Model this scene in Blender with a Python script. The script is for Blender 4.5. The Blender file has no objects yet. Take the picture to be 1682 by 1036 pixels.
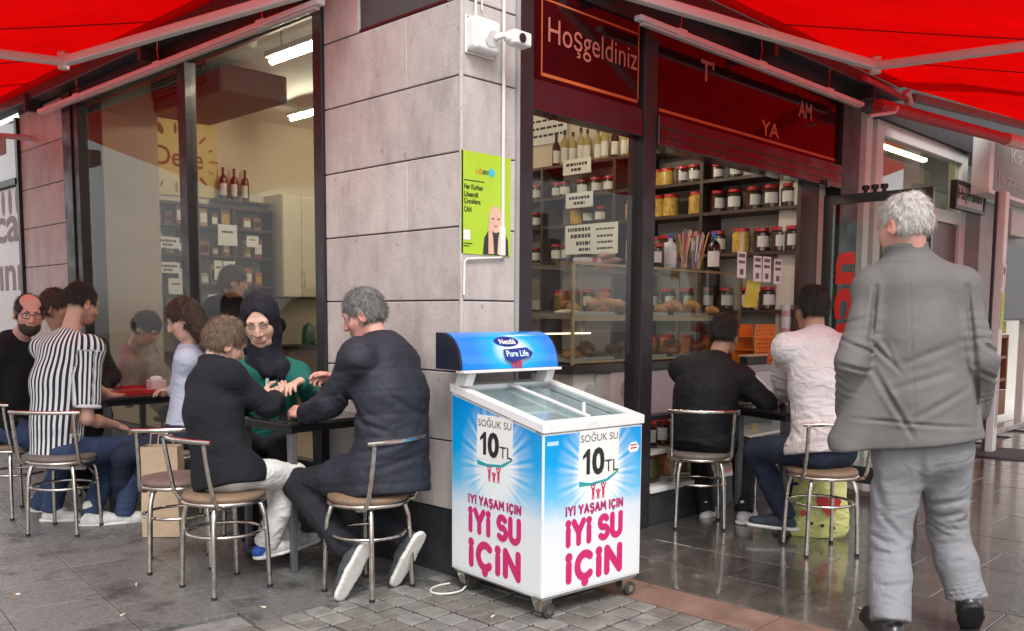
import bpy, bmesh, math, random
import numpy as np
from mathutils import Matrix, Vector
R = math.radians
random.seed(7)
S = bpy.context.scene
COL = S.collection

# ------------------------------------------------------------------ camera
cam_d = bpy.data.cameras.new('camera')
cam_d.sensor_width = 36.0
cam_d.lens = 31.88
cam_d.shift_y = 0.0826
cam_d.clip_end = 400
cam = bpy.data.objects.new('camera', cam_d)
COL.objects.link(cam)
_y, _p, _r = R(44.133), R(5.297), R(0.32)
_f = Vector((math.cos(_y) * math.cos(_p), math.sin(_y) * math.cos(_p), -math.sin(_p)))
_x = Vector((math.sin(_y), -math.cos(_y), 0))
_u = _x.cross(_f)
_x, _u = _x * math.cos(_r) + _u * math.sin(_r), _u * math.cos(_r) - _x * math.sin(_r)
cam.matrix_world = Matrix(((_x.x, _u.x, -_f.x, -2.981), (_x.y, _u.y, -_f.y, -3.238), (_x.z, _u.z, -_f.z, 1.30), (0, 0, 0, 1)))
S.camera = cam

# ------------------------------------------------------------------ sky, sun, exposure
world = bpy.data.worlds.new('World')
S.world = world
world.use_nodes = True
wt = world.node_tree
wt.nodes.clear()
wo = wt.nodes.new('ShaderNodeOutputWorld')
wb = wt.nodes.new('ShaderNodeBackground')
sky = wt.nodes.new('ShaderNodeTexSky')
sky.sky_type = 'NISHITA'
sky.sun_disc = False
sky.sun_elevation = R(52)
sky.sun_rotation = R(215)
sky.dust_density = 1.0
sky.ozone_density = 0.6
hs = wt.nodes.new('ShaderNodeHueSaturation')          # overcast: the blue is gone from the sky
hs.inputs['Saturation'].default_value = 0.08
wt.links.new(sky.outputs[0], hs.inputs['Color'])
wt.links.new(hs.outputs[0], wb.inputs['Color'])
wb.inputs['Strength'].default_value = 0.15
wt.links.new(wb.outputs[0], wo.inputs['Surface'])
sun_d = bpy.data.lights.new('sun', 'SUN')
sun_d.energy = 1.5
sun_d.angle = R(25)
sun_d.color = (1.0, 0.97, 0.93)
sun = bpy.data.objects.new('sun', sun_d)
COL.objects.link(sun)
_sd = Vector((math.sin(R(215)) * math.cos(R(52)), math.cos(R(215)) * math.cos(R(52)), math.sin(R(52))))
sun.rotation_euler = _sd.to_track_quat('Z', 'Y').to_euler()
sun.location = (-3, -5, 9)
S.view_settings.view_transform = 'Standard'
S.view_settings.look = 'None'
S.view_settings.exposure = 0.85
S.view_settings.gamma = 1.0
S.view_settings.use_curve_mapping = False
S.render.engine = 'CYCLES'
S.cycles.use_denoising = True
S.cycles.max_bounces = 10
S.cycles.transparent_max_bounces = 16
S.cycles.sample_clamp_indirect = 6.0

# ------------------------------------------------------------------ materials
MATS = {}


def _n(t, kind, **kw):
    n = t.nodes.new(kind)
    for k, v in kw.items():
        if k in n.inputs:
            n.inputs[k].default_value = v
        else:
            setattr(n, k, v)
    return n


def M(name, col, rough=.6, metal=0., var=0., vs=5., bump=0., bs=60., st=(1, 1, 1), coat=0., spec=.5,
      emit=0., dirt=None, ds=3., da=.5, bst=None, rvar=0., sss=0., folds=0., fs=9., pits=None):
    """one procedural material: base colour with noise variation, optional dirt colour, bump, roughness variation"""
    if name in MATS:
        return MATS[name]
    m = bpy.data.materials.new(name)
    m.use_nodes = True
    t = m.node_tree
    b = t.nodes['Principled BSDF']
    b.inputs['Roughness'].default_value = rough
    b.inputs['Metallic'].default_value = metal
    b.inputs['Specular IOR Level'].default_value = spec
    b.inputs['Coat Weight'].default_value = coat
    b.inputs['Coat Roughness'].default_value = .08
    if sss:
        b.inputs['Subsurface Weight'].default_value = sss
        b.inputs['Subsurface Radius'].default_value = (.012, .005, .003)
    c4 = (*col, 1)
    b.inputs['Base Color'].default_value = c4
    L = t.links.new
    if var or bump or dirt or rvar or folds:
        tc = _n(t, 'ShaderNodeTexCoord')
        mp = _n(t, 'ShaderNodeMapping')
        mp.inputs['Scale'].default_value = st
        L(tc.outputs['Object'], mp.inputs['Vector'])
    out = None
    if var:
        nz = _n(t, 'ShaderNodeTexNoise', Scale=vs, Detail=5., Roughness=.62)
        L(mp.outputs[0], nz.inputs['Vector'])
        rp = _n(t, 'ShaderNodeValToRGB')
        rp.color_ramp.elements[0].position = .28
        rp.color_ramp.elements[1].position = .72
        rp.color_ramp.elements[0].color = (*[max(0, c * (1 - var)) for c in col], 1)
        rp.color_ramp.elements[1].color = (*[min(1, c * (1 + var)) for c in col], 1)
        L(nz.outputs['Fac'], rp.inputs[0])
        out = rp.outputs[0]
    if dirt:
        n2 = _n(t, 'ShaderNodeTexNoise', Scale=ds, Detail=7., Roughness=.7)
        L(mp.outputs[0], n2.inputs['Vector'])
        r2 = _n(t, 'ShaderNodeValToRGB')
        r2.color_ramp.elements[0].position = .5
        r2.color_ramp.elements[1].position = .68
        r2.color_ramp.elements[1].color = (da, da, da, 1)
        L(n2.outputs['Fac'], r2.inputs[0])
        mx = _n(t, 'ShaderNodeMix', data_type='RGBA')
        L(r2.outputs[0], mx.inputs['Factor'])
        if out:
            L(out, mx.inputs['A'])
        else:
            mx.inputs['A'].default_value = c4
        mx.inputs['B'].default_value = (*dirt, 1)
        out = mx.outputs['Result']
    if pits:
        n6 = _n(t, 'ShaderNodeTexNoise', Scale=16., Detail=5., Roughness=.55)
        L(tc.outputs['Object'], n6.inputs['Vector'])
        r6 = _n(t, 'ShaderNodeValToRGB')
        r6.color_ramp.elements[0].position, r6.color_ramp.elements[1].position = .66, .70
        L(n6.outputs['Fac'], r6.inputs[0])
        m6 = _n(t, 'ShaderNodeMix', data_type='RGBA')
        L(r6.outputs[0], m6.inputs['Factor'])
        L(out, m6.inputs['A'])
        m6.inputs['B'].default_value = (*pits, 1)
        out = m6.outputs['Result']
    if out:
        L(out, b.inputs['Base Color'])
    if rvar:
        n4 = _n(t, 'ShaderNodeTexNoise', Scale=vs * .8, Detail=4.)
        L(mp.outputs[0], n4.inputs['Vector'])
        mr = _n(t, 'ShaderNodeMapRange')
        mr.inputs['From Min'].default_value = .3
        mr.inputs['From Max'].default_value = .7
        mr.inputs['To Min'].default_value = max(.02, rough - rvar)
        mr.inputs['To Max'].default_value = min(1, rough + rvar)
        L(n4.outputs['Fac'], mr.inputs['Value'])
        L(mr.outputs[0], b.inputs['Roughness'])
    nrm = None
    if folds:
        n5 = _n(t, 'ShaderNodeTexNoise', Scale=fs, Detail=2.5, Roughness=.45, Distortion=1.1)
        mp5 = _n(t, 'ShaderNodeMapping')
        mp5.inputs['Scale'].default_value = (1.0, 1.0, 1.5)
        mp5.inputs['Rotation'].default_value = (.5, .4, .2)
        L(tc.outputs['Object'], mp5.inputs['Vector'])
        L(mp5.outputs[0], n5.inputs['Vector'])
        b5 = _n(t, 'ShaderNodeBump', Strength=folds, Distance=.03)
        L(n5.outputs['Fac'], b5.inputs['Height'])
        nrm = b5
    if bump:
        n3 = _n(t, 'ShaderNodeTexNoise', Scale=bs, Detail=4., Roughness=.6)
        if bst:
            mp3 = _n(t, 'ShaderNodeMapping')
            mp3.inputs['Scale'].default_value = bst
            L(tc.outputs['Object'], mp3.inputs['Vector'])
            L(mp3.outputs[0], n3.inputs['Vector'])
        else:
            L(mp.outputs[0], n3.inputs['Vector'])
        bp = _n(t, 'ShaderNodeBump', Strength=bump, Distance=.01)
        L(n3.outputs['Fac'], bp.inputs['Height'])
        if nrm:
            L(nrm.outputs[0], bp.inputs['Normal'])
        nrm = bp
    if nrm:
        L(nrm.outputs[0], b.inputs['Normal'])
    if emit:
        b.inputs['Emission Color'].default_value = c4
        b.inputs['Emission Strength'].default_value = emit
    MATS[name] = m
    return m


def glass(name, tint=(.93, .96, .95), refl=1.55, rough=.0, gain=1.0):
    """thin pane: what lies behind shows through, what lies in front mirrors by Fresnel"""
    if name in MATS:
        return MATS[name]
    m = bpy.data.materials.new(name)
    m.use_nodes = True
    t = m.node_tree
    t.nodes.clear()
    o = _n(t, 'ShaderNodeOutputMaterial')
    tr = _n(t, 'ShaderNodeBsdfTransparent')
    tr.inputs[0].default_value = (*tint, 1)
    gl = _n(t, 'ShaderNodeBsdfGlossy')
    gl.inputs['Roughness'].default_value = rough
    fr = _n(t, 'ShaderNodeFresnel', IOR=refl)
    ml = _n(t, 'ShaderNodeMath', operation='MULTIPLY')
    ml.inputs[1].default_value = gain
    geo = _n(t, 'ShaderNodeNewGeometry')                 # only the outer face of a pane mirrors
    inv = _n(t, 'ShaderNodeMath', operation='SUBTRACT')
    inv.inputs[0].default_value = 1.0
    t.links.new(geo.outputs['Backfacing'], inv.inputs[1])
    m2 = _n(t, 'ShaderNodeMath', operation='MULTIPLY')
    mx = _n(t, 'ShaderNodeMixShader')
    t.links.new(fr.outputs[0], ml.inputs[0])
    t.links.new(ml.outputs[0], m2.inputs[0])
    t.links.new(inv.outputs[0], m2.inputs[1])
    t.links.new(m2.outputs[0], mx.inputs[0])
    t.links.new(tr.outputs[0], mx.inputs[1])
    t.links.new(gl.outputs[0], mx.inputs[2])
    t.links.new(mx.outputs[0], o.inputs[0])
    MATS[name] = m
    return m


# ------------------------------------------------------------------ objects
def tag(o, label=None, cat=None, group=None, kind=None):
    if label: o['label'] = label
    if cat: o['category'] = cat
    if group: o['group'] = group
    if kind: o['kind'] = kind
    return o


def thing(name, label, cat, loc=(0, 0, 0), rz=0., group=None):
    o = bpy.data.objects.new(name, None)
    COL.objects.link(o)
    o.empty_display_size = .1
    o.location = loc
    o.rotation_euler = (0, 0, rz)
    return tag(o, label, cat, group)


def chain(o):
    m = Matrix.Identity(4)
    while o is not None:
        m = (Matrix.Translation(o.location) @ o.rotation_euler.to_matrix().to_4x4()) @ m
        o = o.parent
    return m


def copy_tree(o, parent=None):
    c = o.copy()
    COL.objects.link(c)
    c.parent = parent
    for ch in o.children:
        copy_tree(ch, c)
    return c


def unit(v):
    v = np.asarray(v, float)
    return v / max(1e-9, np.linalg.norm(v))


def frame(d):
    d = unit(d)
    a = np.array((0, 0, 1.)) if abs(d[2]) < .9 else np.array((1., 0, 0))
    x = unit(np.cross(a, d))
    return x, np.cross(d, x), d


class MB:
    """collects simple solids and links them as ONE mesh object"""

    def __init__(s):
        s.v, s.f, s.mi = [], [], []
        s.cur = 0

    def add(s, vs, fs):
        n = len(s.v)
        s.v += [tuple(float(c) for c in v) for v in vs]
        s.f += [tuple(i + n for i in f) for f in fs]
        s.mi += [s.cur] * len(fs)
        return s

    def box(s, lo, hi):
        x0, y0, z0 = [min(a, b) for a, b in zip(lo, hi)]
        x1, y1, z1 = [max(a, b) for a, b in zip(lo, hi)]
        return s.add([(x0, y0, z0), (x1, y0, z0), (x1, y1, z0), (x0, y1, z0), (x0, y0, z1), (x1, y0, z1), (x1, y1, z1), (x0, y1, z1)],
                     [(0, 3, 2, 1), (4, 5, 6, 7), (0, 1, 5, 4), (1, 2, 6, 5), (2, 3, 7, 6), (3, 0, 4, 7)])

    def hexa(s, p):
        return s.add(p, [(0, 3, 2, 1), (4, 5, 6, 7), (0, 1, 5, 4), (1, 2, 6, 5), (2, 3, 7, 6), (3, 0, 4, 7)])

    def bar(s, a, b, w, h, up=(0, 0, 1)):
        """rectangular bar from a to b"""
        a, b = np.array(a, float), np.array(b, float)
        d = unit(b - a)
        x = unit(np.cross(d, up))
        u = np.cross(x, d)
        p = []
        for q in (a, b):
            p += [q - x * w / 2 - u * h / 2, q + x * w / 2 - u * h / 2, q + x * w / 2 + u * h / 2, q - x * w / 2 + u * h / 2]
        return s.add(p, [(0, 1, 2, 3), (7, 6, 5, 4), (0, 4, 5, 1), (1, 5, 6, 2), (2, 6, 7, 3), (3, 7, 4, 0)])

    def tube(s, pts, r, n=10, closed=False, cap=True):
        P = [np.array(p, float) for p in pts]
        m = len(P)
        rr = r if isinstance(r, (list, tuple)) else [r] * m
        vs, fs = [], []
        x = None
        for i in range(m):
            if closed:
                d = unit(P[(i + 1) % m] - P[i - 1])
            else:
                d = unit(P[min(i + 1, m - 1)] - P[max(i - 1, 0)])
            if x is None:
                x = frame(d)[0]
            x = unit(x - d * (x @ d))
            y = np.cross(d, x)
            for k in range(n):
                a = 2 * math.pi * k / n
                vs.append(P[i] + rr[i] * (math.cos(a) * x + math.sin(a) * y))
        for i in range(m if closed else m - 1):
            j = (i + 1) % m
            for k in range(n):
                k2 = (k + 1) % n
                fs.append((i * n + k, i * n + k2, j * n + k2, j * n + k))
        if cap and not closed:
            fs.append(tuple(range(n - 1, -1, -1)))
            fs.append(tuple((m - 1) * n + k for k in range(n)))
        return s.add(vs, fs)

    def cyl(s, a, b, r0, r1=None, n=16):
        return s.tube([a, b], [r0, r0 if r1 is None else r1], n)

    def lathe(s, prof, c=(0, 0, 0), n=16):
        vs, fs = [], []
        for r, z in prof:
            for k in range(n):
                a = 2 * math.pi * k / n
                vs.append((c[0] + r * math.cos(a), c[1] + r * math.sin(a), c[2] + z))
        m = len(prof)
        for i in range(m - 1):
            for k in range(n):
                k2 = (k + 1) % n
                fs.append((i * n + k, i * n + k2, (i + 1) * n + k2, (i + 1) * n + k))
        if prof[0][0] > 1e-4: fs.append(tuple(range(n - 1, -1, -1)))
        if prof[-1][0] > 1e-4: fs.append(tuple((m - 1) * n + k for k in range(n)))
        return s.add(vs, fs)

    def prism(s, poly, a, b, ex, ey, o):
        """2-D polygon in axes ex, ey at origin o, swept from a to b along ex x ey"""
        ex, ey, o = np.array(ex, float), np.array(ey, float), np.array(o, float)
        ez = np.cross(ex, ey)
        n = len(poly)
        vs = [o + p[0] * ex + p[1] * ey + t * ez for t in (a, b) for p in poly]
        fs = [tuple(range(n - 1, -1, -1)), tuple(range(n, 2 * n))]
        fs += [(i, (i + 1) % n, n + (i + 1) % n, n + i) for i in range(n)]
        return s.add(vs, fs)

    def ell(s, c, r, n=14, m=8):
        vs, fs = [], []
        for i in range(m + 1):
            t = math.pi * i / m
            for k in range(n):
                a = 2 * math.pi * k / n
                vs.append((c[0] + r[0] * math.sin(t) * math.cos(a), c[1] + r[1] * math.sin(t) * math.sin(a), c[2] - r[2] * math.cos(t)))
        for i in range(m):
            for k in range(n):
                k2 = (k + 1) % n
                fs.append((i * n + k, i * n + k2, (i + 1) * n + k2, (i + 1) * n + k))
        return s.add(vs, fs)

    def build(s, name, mat, parent=None, world=True, smooth=False, bev=0., seg=2, ang=35):
        """world=True: coordinates are world coordinates, turned into the parent's frame"""
        me = bpy.data.meshes.new(name)
        vs = s.v
        if parent is not None and world:
            inv = chain(parent).inverted()
            vs = [tuple(inv @ Vector(v)) for v in vs]
        me.from_pydata(vs, [], s.f)
        for m in (mat if isinstance(mat, (list, tuple)) else [mat]):
            me.materials.append(m)
        if any(s.mi): me.polygons.foreach_set('material_index', s.mi)
        if smooth:
            me.polygons.foreach_set('use_smooth', [True] * len(me.polygons))
            me.set_sharp_from_angle(angle=R(ang))
        me.update()
        o = bpy.data.objects.new(name, me)
        COL.objects.link(o)
        if parent is not None: o.parent = parent
        if bev:
            b = o.modifiers.new('bevel', 'BEVEL')
            b.width = bev
            b.segments = seg
            b.limit_method = 'ANGLE'
        return o


def box(name, lo, hi, mat, parent=None, bev=0., world=True):
    return MB().box(lo, hi).build(name, mat, parent, world, bev=bev)


FONT = bpy.data.curves.new('font_source', 'FONT')


def text(body, o, ex, ey, w, h, mat, parent, bold=0., name='lettering', world=True, depth=.0016, shear=0., fat=0.):
    """flat lettering fitted into a w x h box whose lower left corner is o, raised off its board along ex x ey"""
    FONT.body = body
    FONT.offset = bold
    FONT.shear = shear
    FONT.resolution_u = 3
    tmp = bpy.data.objects.new('tmp', FONT)
    me0 = bpy.data.meshes.new_from_object(tmp)
    vs = np.array([v.co for v in me0.vertices])
    fs = [tuple(p.vertices) for p in me0.polygons]
    bpy.data.objects.remove(tmp)
    bpy.data.meshes.remove(me0)
    lo, hi = vs.min(0), vs.max(0)
    ex, ey, o = unit(ex), unit(ey), np.array(o, float)
    ez = np.cross(ex, ey)
    x = (vs[:, 0] - lo[0]) / (hi[0] - lo[0]) * w
    y = (vs[:, 1] - lo[1]) / (hi[1] - lo[1]) * h
    mb = MB()
    offs = [(0, 0)] if not fat else [(fat * math.cos(q), fat * math.sin(q)) for q in np.arange(8) * math.pi / 4] + [(0, 0)]      # heavy round strokes
    for i, (dx, dy) in enumerate(offs): mb.add(o + np.outer(x + dx, ex) + np.outer(y + dy, ey) + ez * (depth + i * .00018), fs)
    return mb.build(name, mat, parent, world)


def flat(poly, o, ex, ey, mat, parent, name, depth=.001, world=True):
    """flat printed shape with a little thickness"""
    ex, ey = unit(ex), unit(ey)
    return MB().prism(poly, 0, depth, ex, ey, o).build(name, mat, parent, world)


def disc(cx, cy, rx, ry=None, n=20):
    ry = rx if ry is None else ry
    return [(cx + rx * math.cos(2 * math.pi * k / n), cy + ry * math.sin(2 * math.pi * k / n)) for k in range(n)]


def rect(x0, y0, x1, y1):
    return [(x0, y0), (x1, y0), (x1, y1), (x0, y1)]


Xp, Yp, Zp = (1, 0, 0), (0, 1, 0), (0, 0, 1)
Xn, Yn = (-1, 0, 0), (0, -1, 0)

# ------------------------------------------------------------------ palette
STONE = [M('cladding_stone_%d' % i, c, .62, var=.15, vs=4.5, st=(1.7, 1.7, .8), bump=.35, bs=60, dirt=(.31, .28, .265), ds=3.0, da=.6, rvar=.1, pits=(.33, .30, .285))
         for i, c in enumerate(((.52, .475, .445), (.49, .445, .42), (.55, .505, .475)))]
JOINT = M('joint_mortar', (.07, .06, .06), .9)
FRAME = M('dark_frame_metal', (.018, .015, .018), .5, metal=.0, coat=.08, bump=.03, bs=30, rvar=.12, vs=9)
FRAME_RED = M('maroon_frame_metal', (.04, .013, .018), .25, coat=.3, rvar=.1, vs=6)
PLINTH = M('plinth_slate', (.03, .032, .036), .5, var=.3, vs=7, bump=.2, bs=30, rvar=.15)
CREAM = M('cream_plaster', (.72, .64, .50), .8, var=.06, vs=2, bump=.05, bs=90)
WHITE_WALL = M('white_plaster', (.80, .77, .72), .8, var=.05, vs=2)
WHITE_METAL = M('white_painted_metal', (.80, .79, .77), .38, var=.06, vs=5, dirt=(.45, .42, .38), ds=6, da=.35, bump=.03, bs=80)
CHROME = M('chrome_tube', (.66, .62, .56), .24, metal=1., var=.14, vs=22, rvar=.12, dirt=(.28, .2, .13), ds=26, da=.6)
BLACK = M('black_plastic', (.015, .015, .017), .4, bump=.05, bs=60)
PAPER = M('white_paper', (.80, .79, .76), .75, var=.04, vs=4, bump=.05, bs=14)
INK = M('black_ink', (.02, .02, .022), .6)
GLASS = glass('window_glass', (.93, .94, .92), 1.5, gain=.7)
GLASS_CASE = glass('display_glass', (.94, .96, .95), 1.5)

# ------------------------------------------------------------------ ground
WETBASE = M('wet_ground', (.085, .08, .075), .3, var=.25, vs=1.5, rvar=.2, bump=.15, bs=20)
GROUT = M('grout', (.20, .19, .18), .8, var=.3, vs=20, bump=.3, bs=50)
pav = tag(MB().box((-60, -60, -.3), (60, 60, -.022)).build('pavement', GROUT), kind='structure')
SLATE = [M('slate_tile_%d' % i, c, .36, var=.30, vs=38, bump=.45, bs=70, dirt=(.028, .026, .024), ds=3.4, da=.95, rvar=.2)
         for i, c in enumerate(((.145, .142, .138), (.132, .13, .127), (.158, .154, .148)))]
WET = [M('wet_tile_%d' % i, c, .12, var=.35, vs=7, bump=.30, bs=22, rvar=.10, coat=.6, spec=.7)
       for i, c in enumerate(((.082, .074, .066), (.07, .064, .058), (.095, .085, .073)))]
SETT = [M('sett_%d' % i, c, .5, var=.25, vs=9, bump=.45, bs=40, rvar=.2, dirt=(.05, .045, .04), ds=4, da=.6)
        for i, c in enumerate(((.20, .19, .175), (.175, .165, .152), (.16, .145, .13), (.225, .215, .20)))]
BORDER = M('brown_border_slab', (.20, .125, .095), .42, var=.2, vs=8, bump=.25, bs=40, rvar=.18, dirt=(.30, .25, .2), ds=5, da=.4)


def slab(poly, z0, z1, mats, name):
    mb = MB().prism(poly, z0, z1, Xp, Yp, (0, 0, 0))
    return mb.build(name, random.choice(mats), pav, bev=.0022 if name != 'sett' else .005, seg=1)


# slate tiles in front of the left facade, laid a few degrees off the wall
a = R(-7)
ca, sa = math.cos(a), math.sin(a)
for i in range(-8, 4):
    for j in range(-2, 18):
        w, h, g = .405, .405, .0018
        off = (.2 if i % 2 else 0)
        u0, v0 = i * w, j * h + off
        P = []
        for (u, v) in ((u0 + g, v0 + g), (u0 + w - g, v0 + g), (u0 + w - g, v0 + h - g), (u0 + g, v0 + h - g)):
            P.append((-.25 + u * ca - v * sa, .02 + u * sa + v * ca))
        cx = sum(p[0] for p in P) / 4
        cy = sum(p[1] for p in P) / 4
        if cx > -.02 or cx < -2.6 or cy < .16 or cy > 6.4: continue
        dz = random.uniform(-.0012, .0006)
        slab(P, -.03, dz, SLATE, 'slate_tile')
MB().box((-1.6, -1.75, -.0215), (.362, .14, -.012)).build('sett_bedding', M('dark_bedding', (.045, .04, .036), .7, var=.3, vs=30), pav)
# small setts in front of the freezer
for i in range(-13, 3):
    for j in range(-13, 3):
        x0, y0 = .36 + (i - 3) * .119, .02 + (j - 2) * .119
        if x0 + .115 > .363 or y0 + .115 > .17: continue
        if x0 < -1.45: continue
        g = .0055
        jx, jy = random.uniform(-.004, .004), random.uniform(-.004, .004)
        slab([(x0 + g + jx, y0 + g), (x0 + .119 - g, y0 + g + jy), (x0 + .119 - g + jx, y0 + .119 - g), (x0 + g, y0 + .119 - g + jy)],
             -.03, random.uniform(-.006, .001), SETT, 'sett')
# brown border and wet dark tiles in front of the right facade
y = -4.2
while y < -.1:
    slab([(.364, y + .004), (.612, y + .004), (.612, y + .696), (.364, y + .696)], -.03, random.uniform(-.002, .001), [BORDER], 'border_slab')
    y += .7
for i in range(0, 23):
    for j in range(0, 8):
        x0 = .618 + i * .37
        y0 = .04 - (j + 1) * .6 + (.27 if i % 2 else 0)
        if y0 + .6 > .15 and i > 11: continue
        slab([(x0 + .0022, y0 + .0022), (x0 + .3678, y0 + .0022), (x0 + .3678, y0 + .5978), (x0 + .0022, y0 + .5978)],
             -.03, random.uniform(-.0018, .0006), WET, 'wet_tile')

for k, (x, y, a) in enumerate(((-1.42, .62, .4), (-.92, .28, 2.0), (-1.18, 1.02, 1.1), (-.30, -.52, .2), (-1.62, 1.25, 2.6), (.95, -1.62, 1.4))):
    cbt = thing('cigarette_butt', ('cigarette butt on the slate nearest the lower left corner', 'cigarette butt between the boy and the setts', 'cigarette butt left of the boy on the slate', 'cigarette butt on the setts left of the freezer', 'cigarette butt far left on the slate', 'cigarette butt on the wet tiles near the old man')[k], 'cigarette butt', (x, y, 0), a)
    MB().tube([(0, 0, .0045), (.018, 0, .0045)], .0038, 8).build('paper', M('butt_paper', (.70, .68, .63), .8), cbt, world=False)
    MB().tube([(.0182, 0, .0045), (.028, 0, .0045)], .0039, 8).build('filter', M('butt_filter', (.45, .24, .09), .8), cbt, world=False)
# ------------------------------------------------------------------ the corner building
shop = thing('corner_shop', 'corner shop building with grey stone cladding and dark framed glass fronts', 'building', (0, 0, 0))
COURSE = [(.335, .681), (.681, 1.026), (1.026, 1.374), (1.374, 1.727), (1.727, 2.079), (2.079, 2.433), (2.433, 2.785)]
pillar = MB().box((.014, .014, 0), (.372, 1.10, 4.2)).build('stone_pillar', JOINT, shop)
for k, (z0, z1) in enumerate(COURSE):
    g = .0035
    if k in (2, 5):
        cuts = [(0, 1.12)]
    elif k % 2:
        cuts = [(0, .62), (.62, 1.12)]
    else:
        cuts = [(0, .40), (.40, 1.12)]
    cuts = [(0, 1.12)] if k in (1, 3) else cuts
    for (y0, y1) in cuts:
        e = .001 if y0 else 0
        MB().box((0, y0 + e, z0 + g), (.37 if y0 == 0 else .05, y1 - (.0012 if y1 < 1.1 else 0), z1 - g)).build('stone', random.choice(STONE), pillar, bev=.004, seg=2)
MB().box((0, .80, 2.789), (.3, 1.12, 3.4)).build('stone', STONE[1], pillar, bev=.004)
MB().box((.0, 0, 2.789), (.37, .10, 3.4)).build('stone', STONE[0], pillar, bev=.004)
RUSTY = M('rusty_brown_panel', (.22, .10, .07), .55, var=.35, vs=4, dirt=(.35, .22, .18), ds=5, da=.6)
MB().box((.035, .102, 2.79), (.05, .798, 3.4)).build('recess_panel', RUSTY, pillar)
MB().box((.004, .102, 2.789), (.034, .798, 2.802)).build('recess_trim', FRAME_RED, pillar)
box('plinth', (.006, .006, 0), (.368, 1.115, .335), PLINTH, shop, bev=.004)
# corner guard strip and the pale trim where stone meets the shop front
MB().box((-.004, -.004, .34), (.012, .012, 2.78)).build('corner_bead', STONE[2], pillar, bev=.003)
box('edge_trim', (.372, -.012, 0), (.392, .03, 3.3), M('grey_trim', (.36, .36, .35), .5, var=.1), shop)
# stone wall left of the window
wall2 = MB().box((.012, 4.905, 0), (.3, 6.02, 4.2)).build('stone_wall', JOINT, shop)
for k, (z0, z1) in enumerate(COURSE + [(2.785, 3.14)]):
    MB().box((0, 4.90, z0 + .0035), (.06, 6.03, z1 - .0035)).build('stone', random.choice(STONE), wall2, bev=.004)
box('plinth', (.006, 4.9, 0), (.3, 6.02, .335), PLINTH, shop, bev=.004)
# left window
winl = box('window_frame', (-.012, 1.207, 3.0), (.062, 4.598, 3.12), FRAME, shop, bev=.004)
for nm, lo, hi in (('jamb', (-.02, 1.121, .33), (.07, 1.205, 3.12)), ('jamb', (-.02, 4.60, .33), (.07, 4.70, 3.12)),
                   ('jamb', (-.035, 4.715, .33), (.06, 4.899, 3.12)), ('sill', (-.012, 1.207, .335), (.062, 4.598, .44))):
    box(nm, lo, hi, FRAME, winl, bev=.004)
MB().box((-.016, 2.735, .442), (.066, 2.845, 2.998)).build('mullion', FRAME, winl, bev=.004)
for (y0, y1) in ((1.205, 2.735), (2.845, 4.60)):
    MB().box((.020, y0, .44), (.028, y1, 3.0)).build('pane', GLASS, winl)
box('plinth', (.0, 1.122, 0), (.09, 4.898, .33), PLINTH, shop, bev=.004)
# wall above the fronts
FASCIA = M('dark_fascia', (.028, .024, .026), .6, var=.2, vs=4)
MB().box((-.005, 1.12, 3.121), (.3, 6.03, 5.5)).build('fascia', FASCIA, shop)
MB().box((.372, .02, 3.0), (9.5, .3, 5.5)).build('fascia', FASCIA, shop)
MB().box((.016, .016, 3.401), (.37, 1.1, 5.5)).build('fascia', STONE[1], shop)
# right shop front
YF = .06
front = box('front_post', (.395, .01, 0), (.515, .13, 3.0), FRAME, shop, bev=.004)
box('front_post', (1.475, .01, 0), (1.60, .13, 3.0), FRAME, shop, bev=.004)
box('front_post', (4.10, .0, 0), (4.43, .14, 3.0), FRAME, shop, bev=.004)
MB().box((.517, .02, 2.36), (1.473, .12, 2.515)).build('transom', FRAME_RED, shop, bev=.003)
beam = MB().box((1.602, -.005, 2.322), (4.098, .13, 2.50)).build('transom', FRAME_RED, shop, bev=.006)
MB().box((1.61, -.011, 2.372), (4.09, -.005, 2.376)).build('groove', BLACK, beam)
MB().box((1.61, -.016, 2.43), (4.09, -.005, 2.442)).build('drip_edge', FRAME_RED, beam, bev=.002)
MB().box((3.78, -.035, 2.30), (3.83, -.016, 2.36)).build('latch', BLACK, beam, bev=.004)
MB().box((.517, .052, .32), (1.473, .060, 2.36)).build('pane', GLASS, front)
SIGN_RED = M('dark_red_sign_print', (.022, .003, .004), .10, coat=.12, var=.25, vs=1.5, spec=.35)
GOLD = M('orange_print', (.50, .12, .04), .3)
COPPER = M('copper_lettering', (.42, .15, .11), .35, var=.1, vs=20)
sg = thing('welcome_sign', 'dark red glass sign reading Hoşgeldiniz above the left shop window', 'sign', (.98, .045, 2.52))
MB().box((.517, .035, 2.517), (1.473, .06, 2.998)).build('panel', SIGN_RED, sg)
for p in (rect(.60, 2.545, 1.44, 2.562), rect(.595, 2.545, .604, 2.99), rect(1.43, 2.545, 1.44, 2.99), rect(.60, 2.93, 1.44, 2.94)):
    flat(p, (0, .035, 0), Xp, Zp, GOLD, sg, 'border_line')
text('Hoşgeldiniz', (.645, .033, 2.685), Xp, Zp, .775, .165, COPPER, sg, bold=.0)
sg = thing('shop_name_sign', 'dark red glass sign over the open counter with partly faded lettering', 'sign', (2.8, .045, 2.52))
MB().box((1.602, .035, 2.502), (4.098, .06, 2.998)).build('panel', SIGN_RED, sg)
flat(rect(1.65, 2.535, 4.05, 2.552), (0, .035, 0), Xp, Zp, GOLD, sg, 'border_line')
text("T'", (2.09, .033, 2.80), Xp, Zp, .16, .135, COPPER, sg, bold=.02)
text('YA', (2.87, .033, 2.575), Xp, Zp, .26, .10, GOLD, sg, bold=.02)
text('AM', (3.41, .033, 2.78), Xp, Zp, .21, .12, COPPER, sg, bold=.02)
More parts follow.
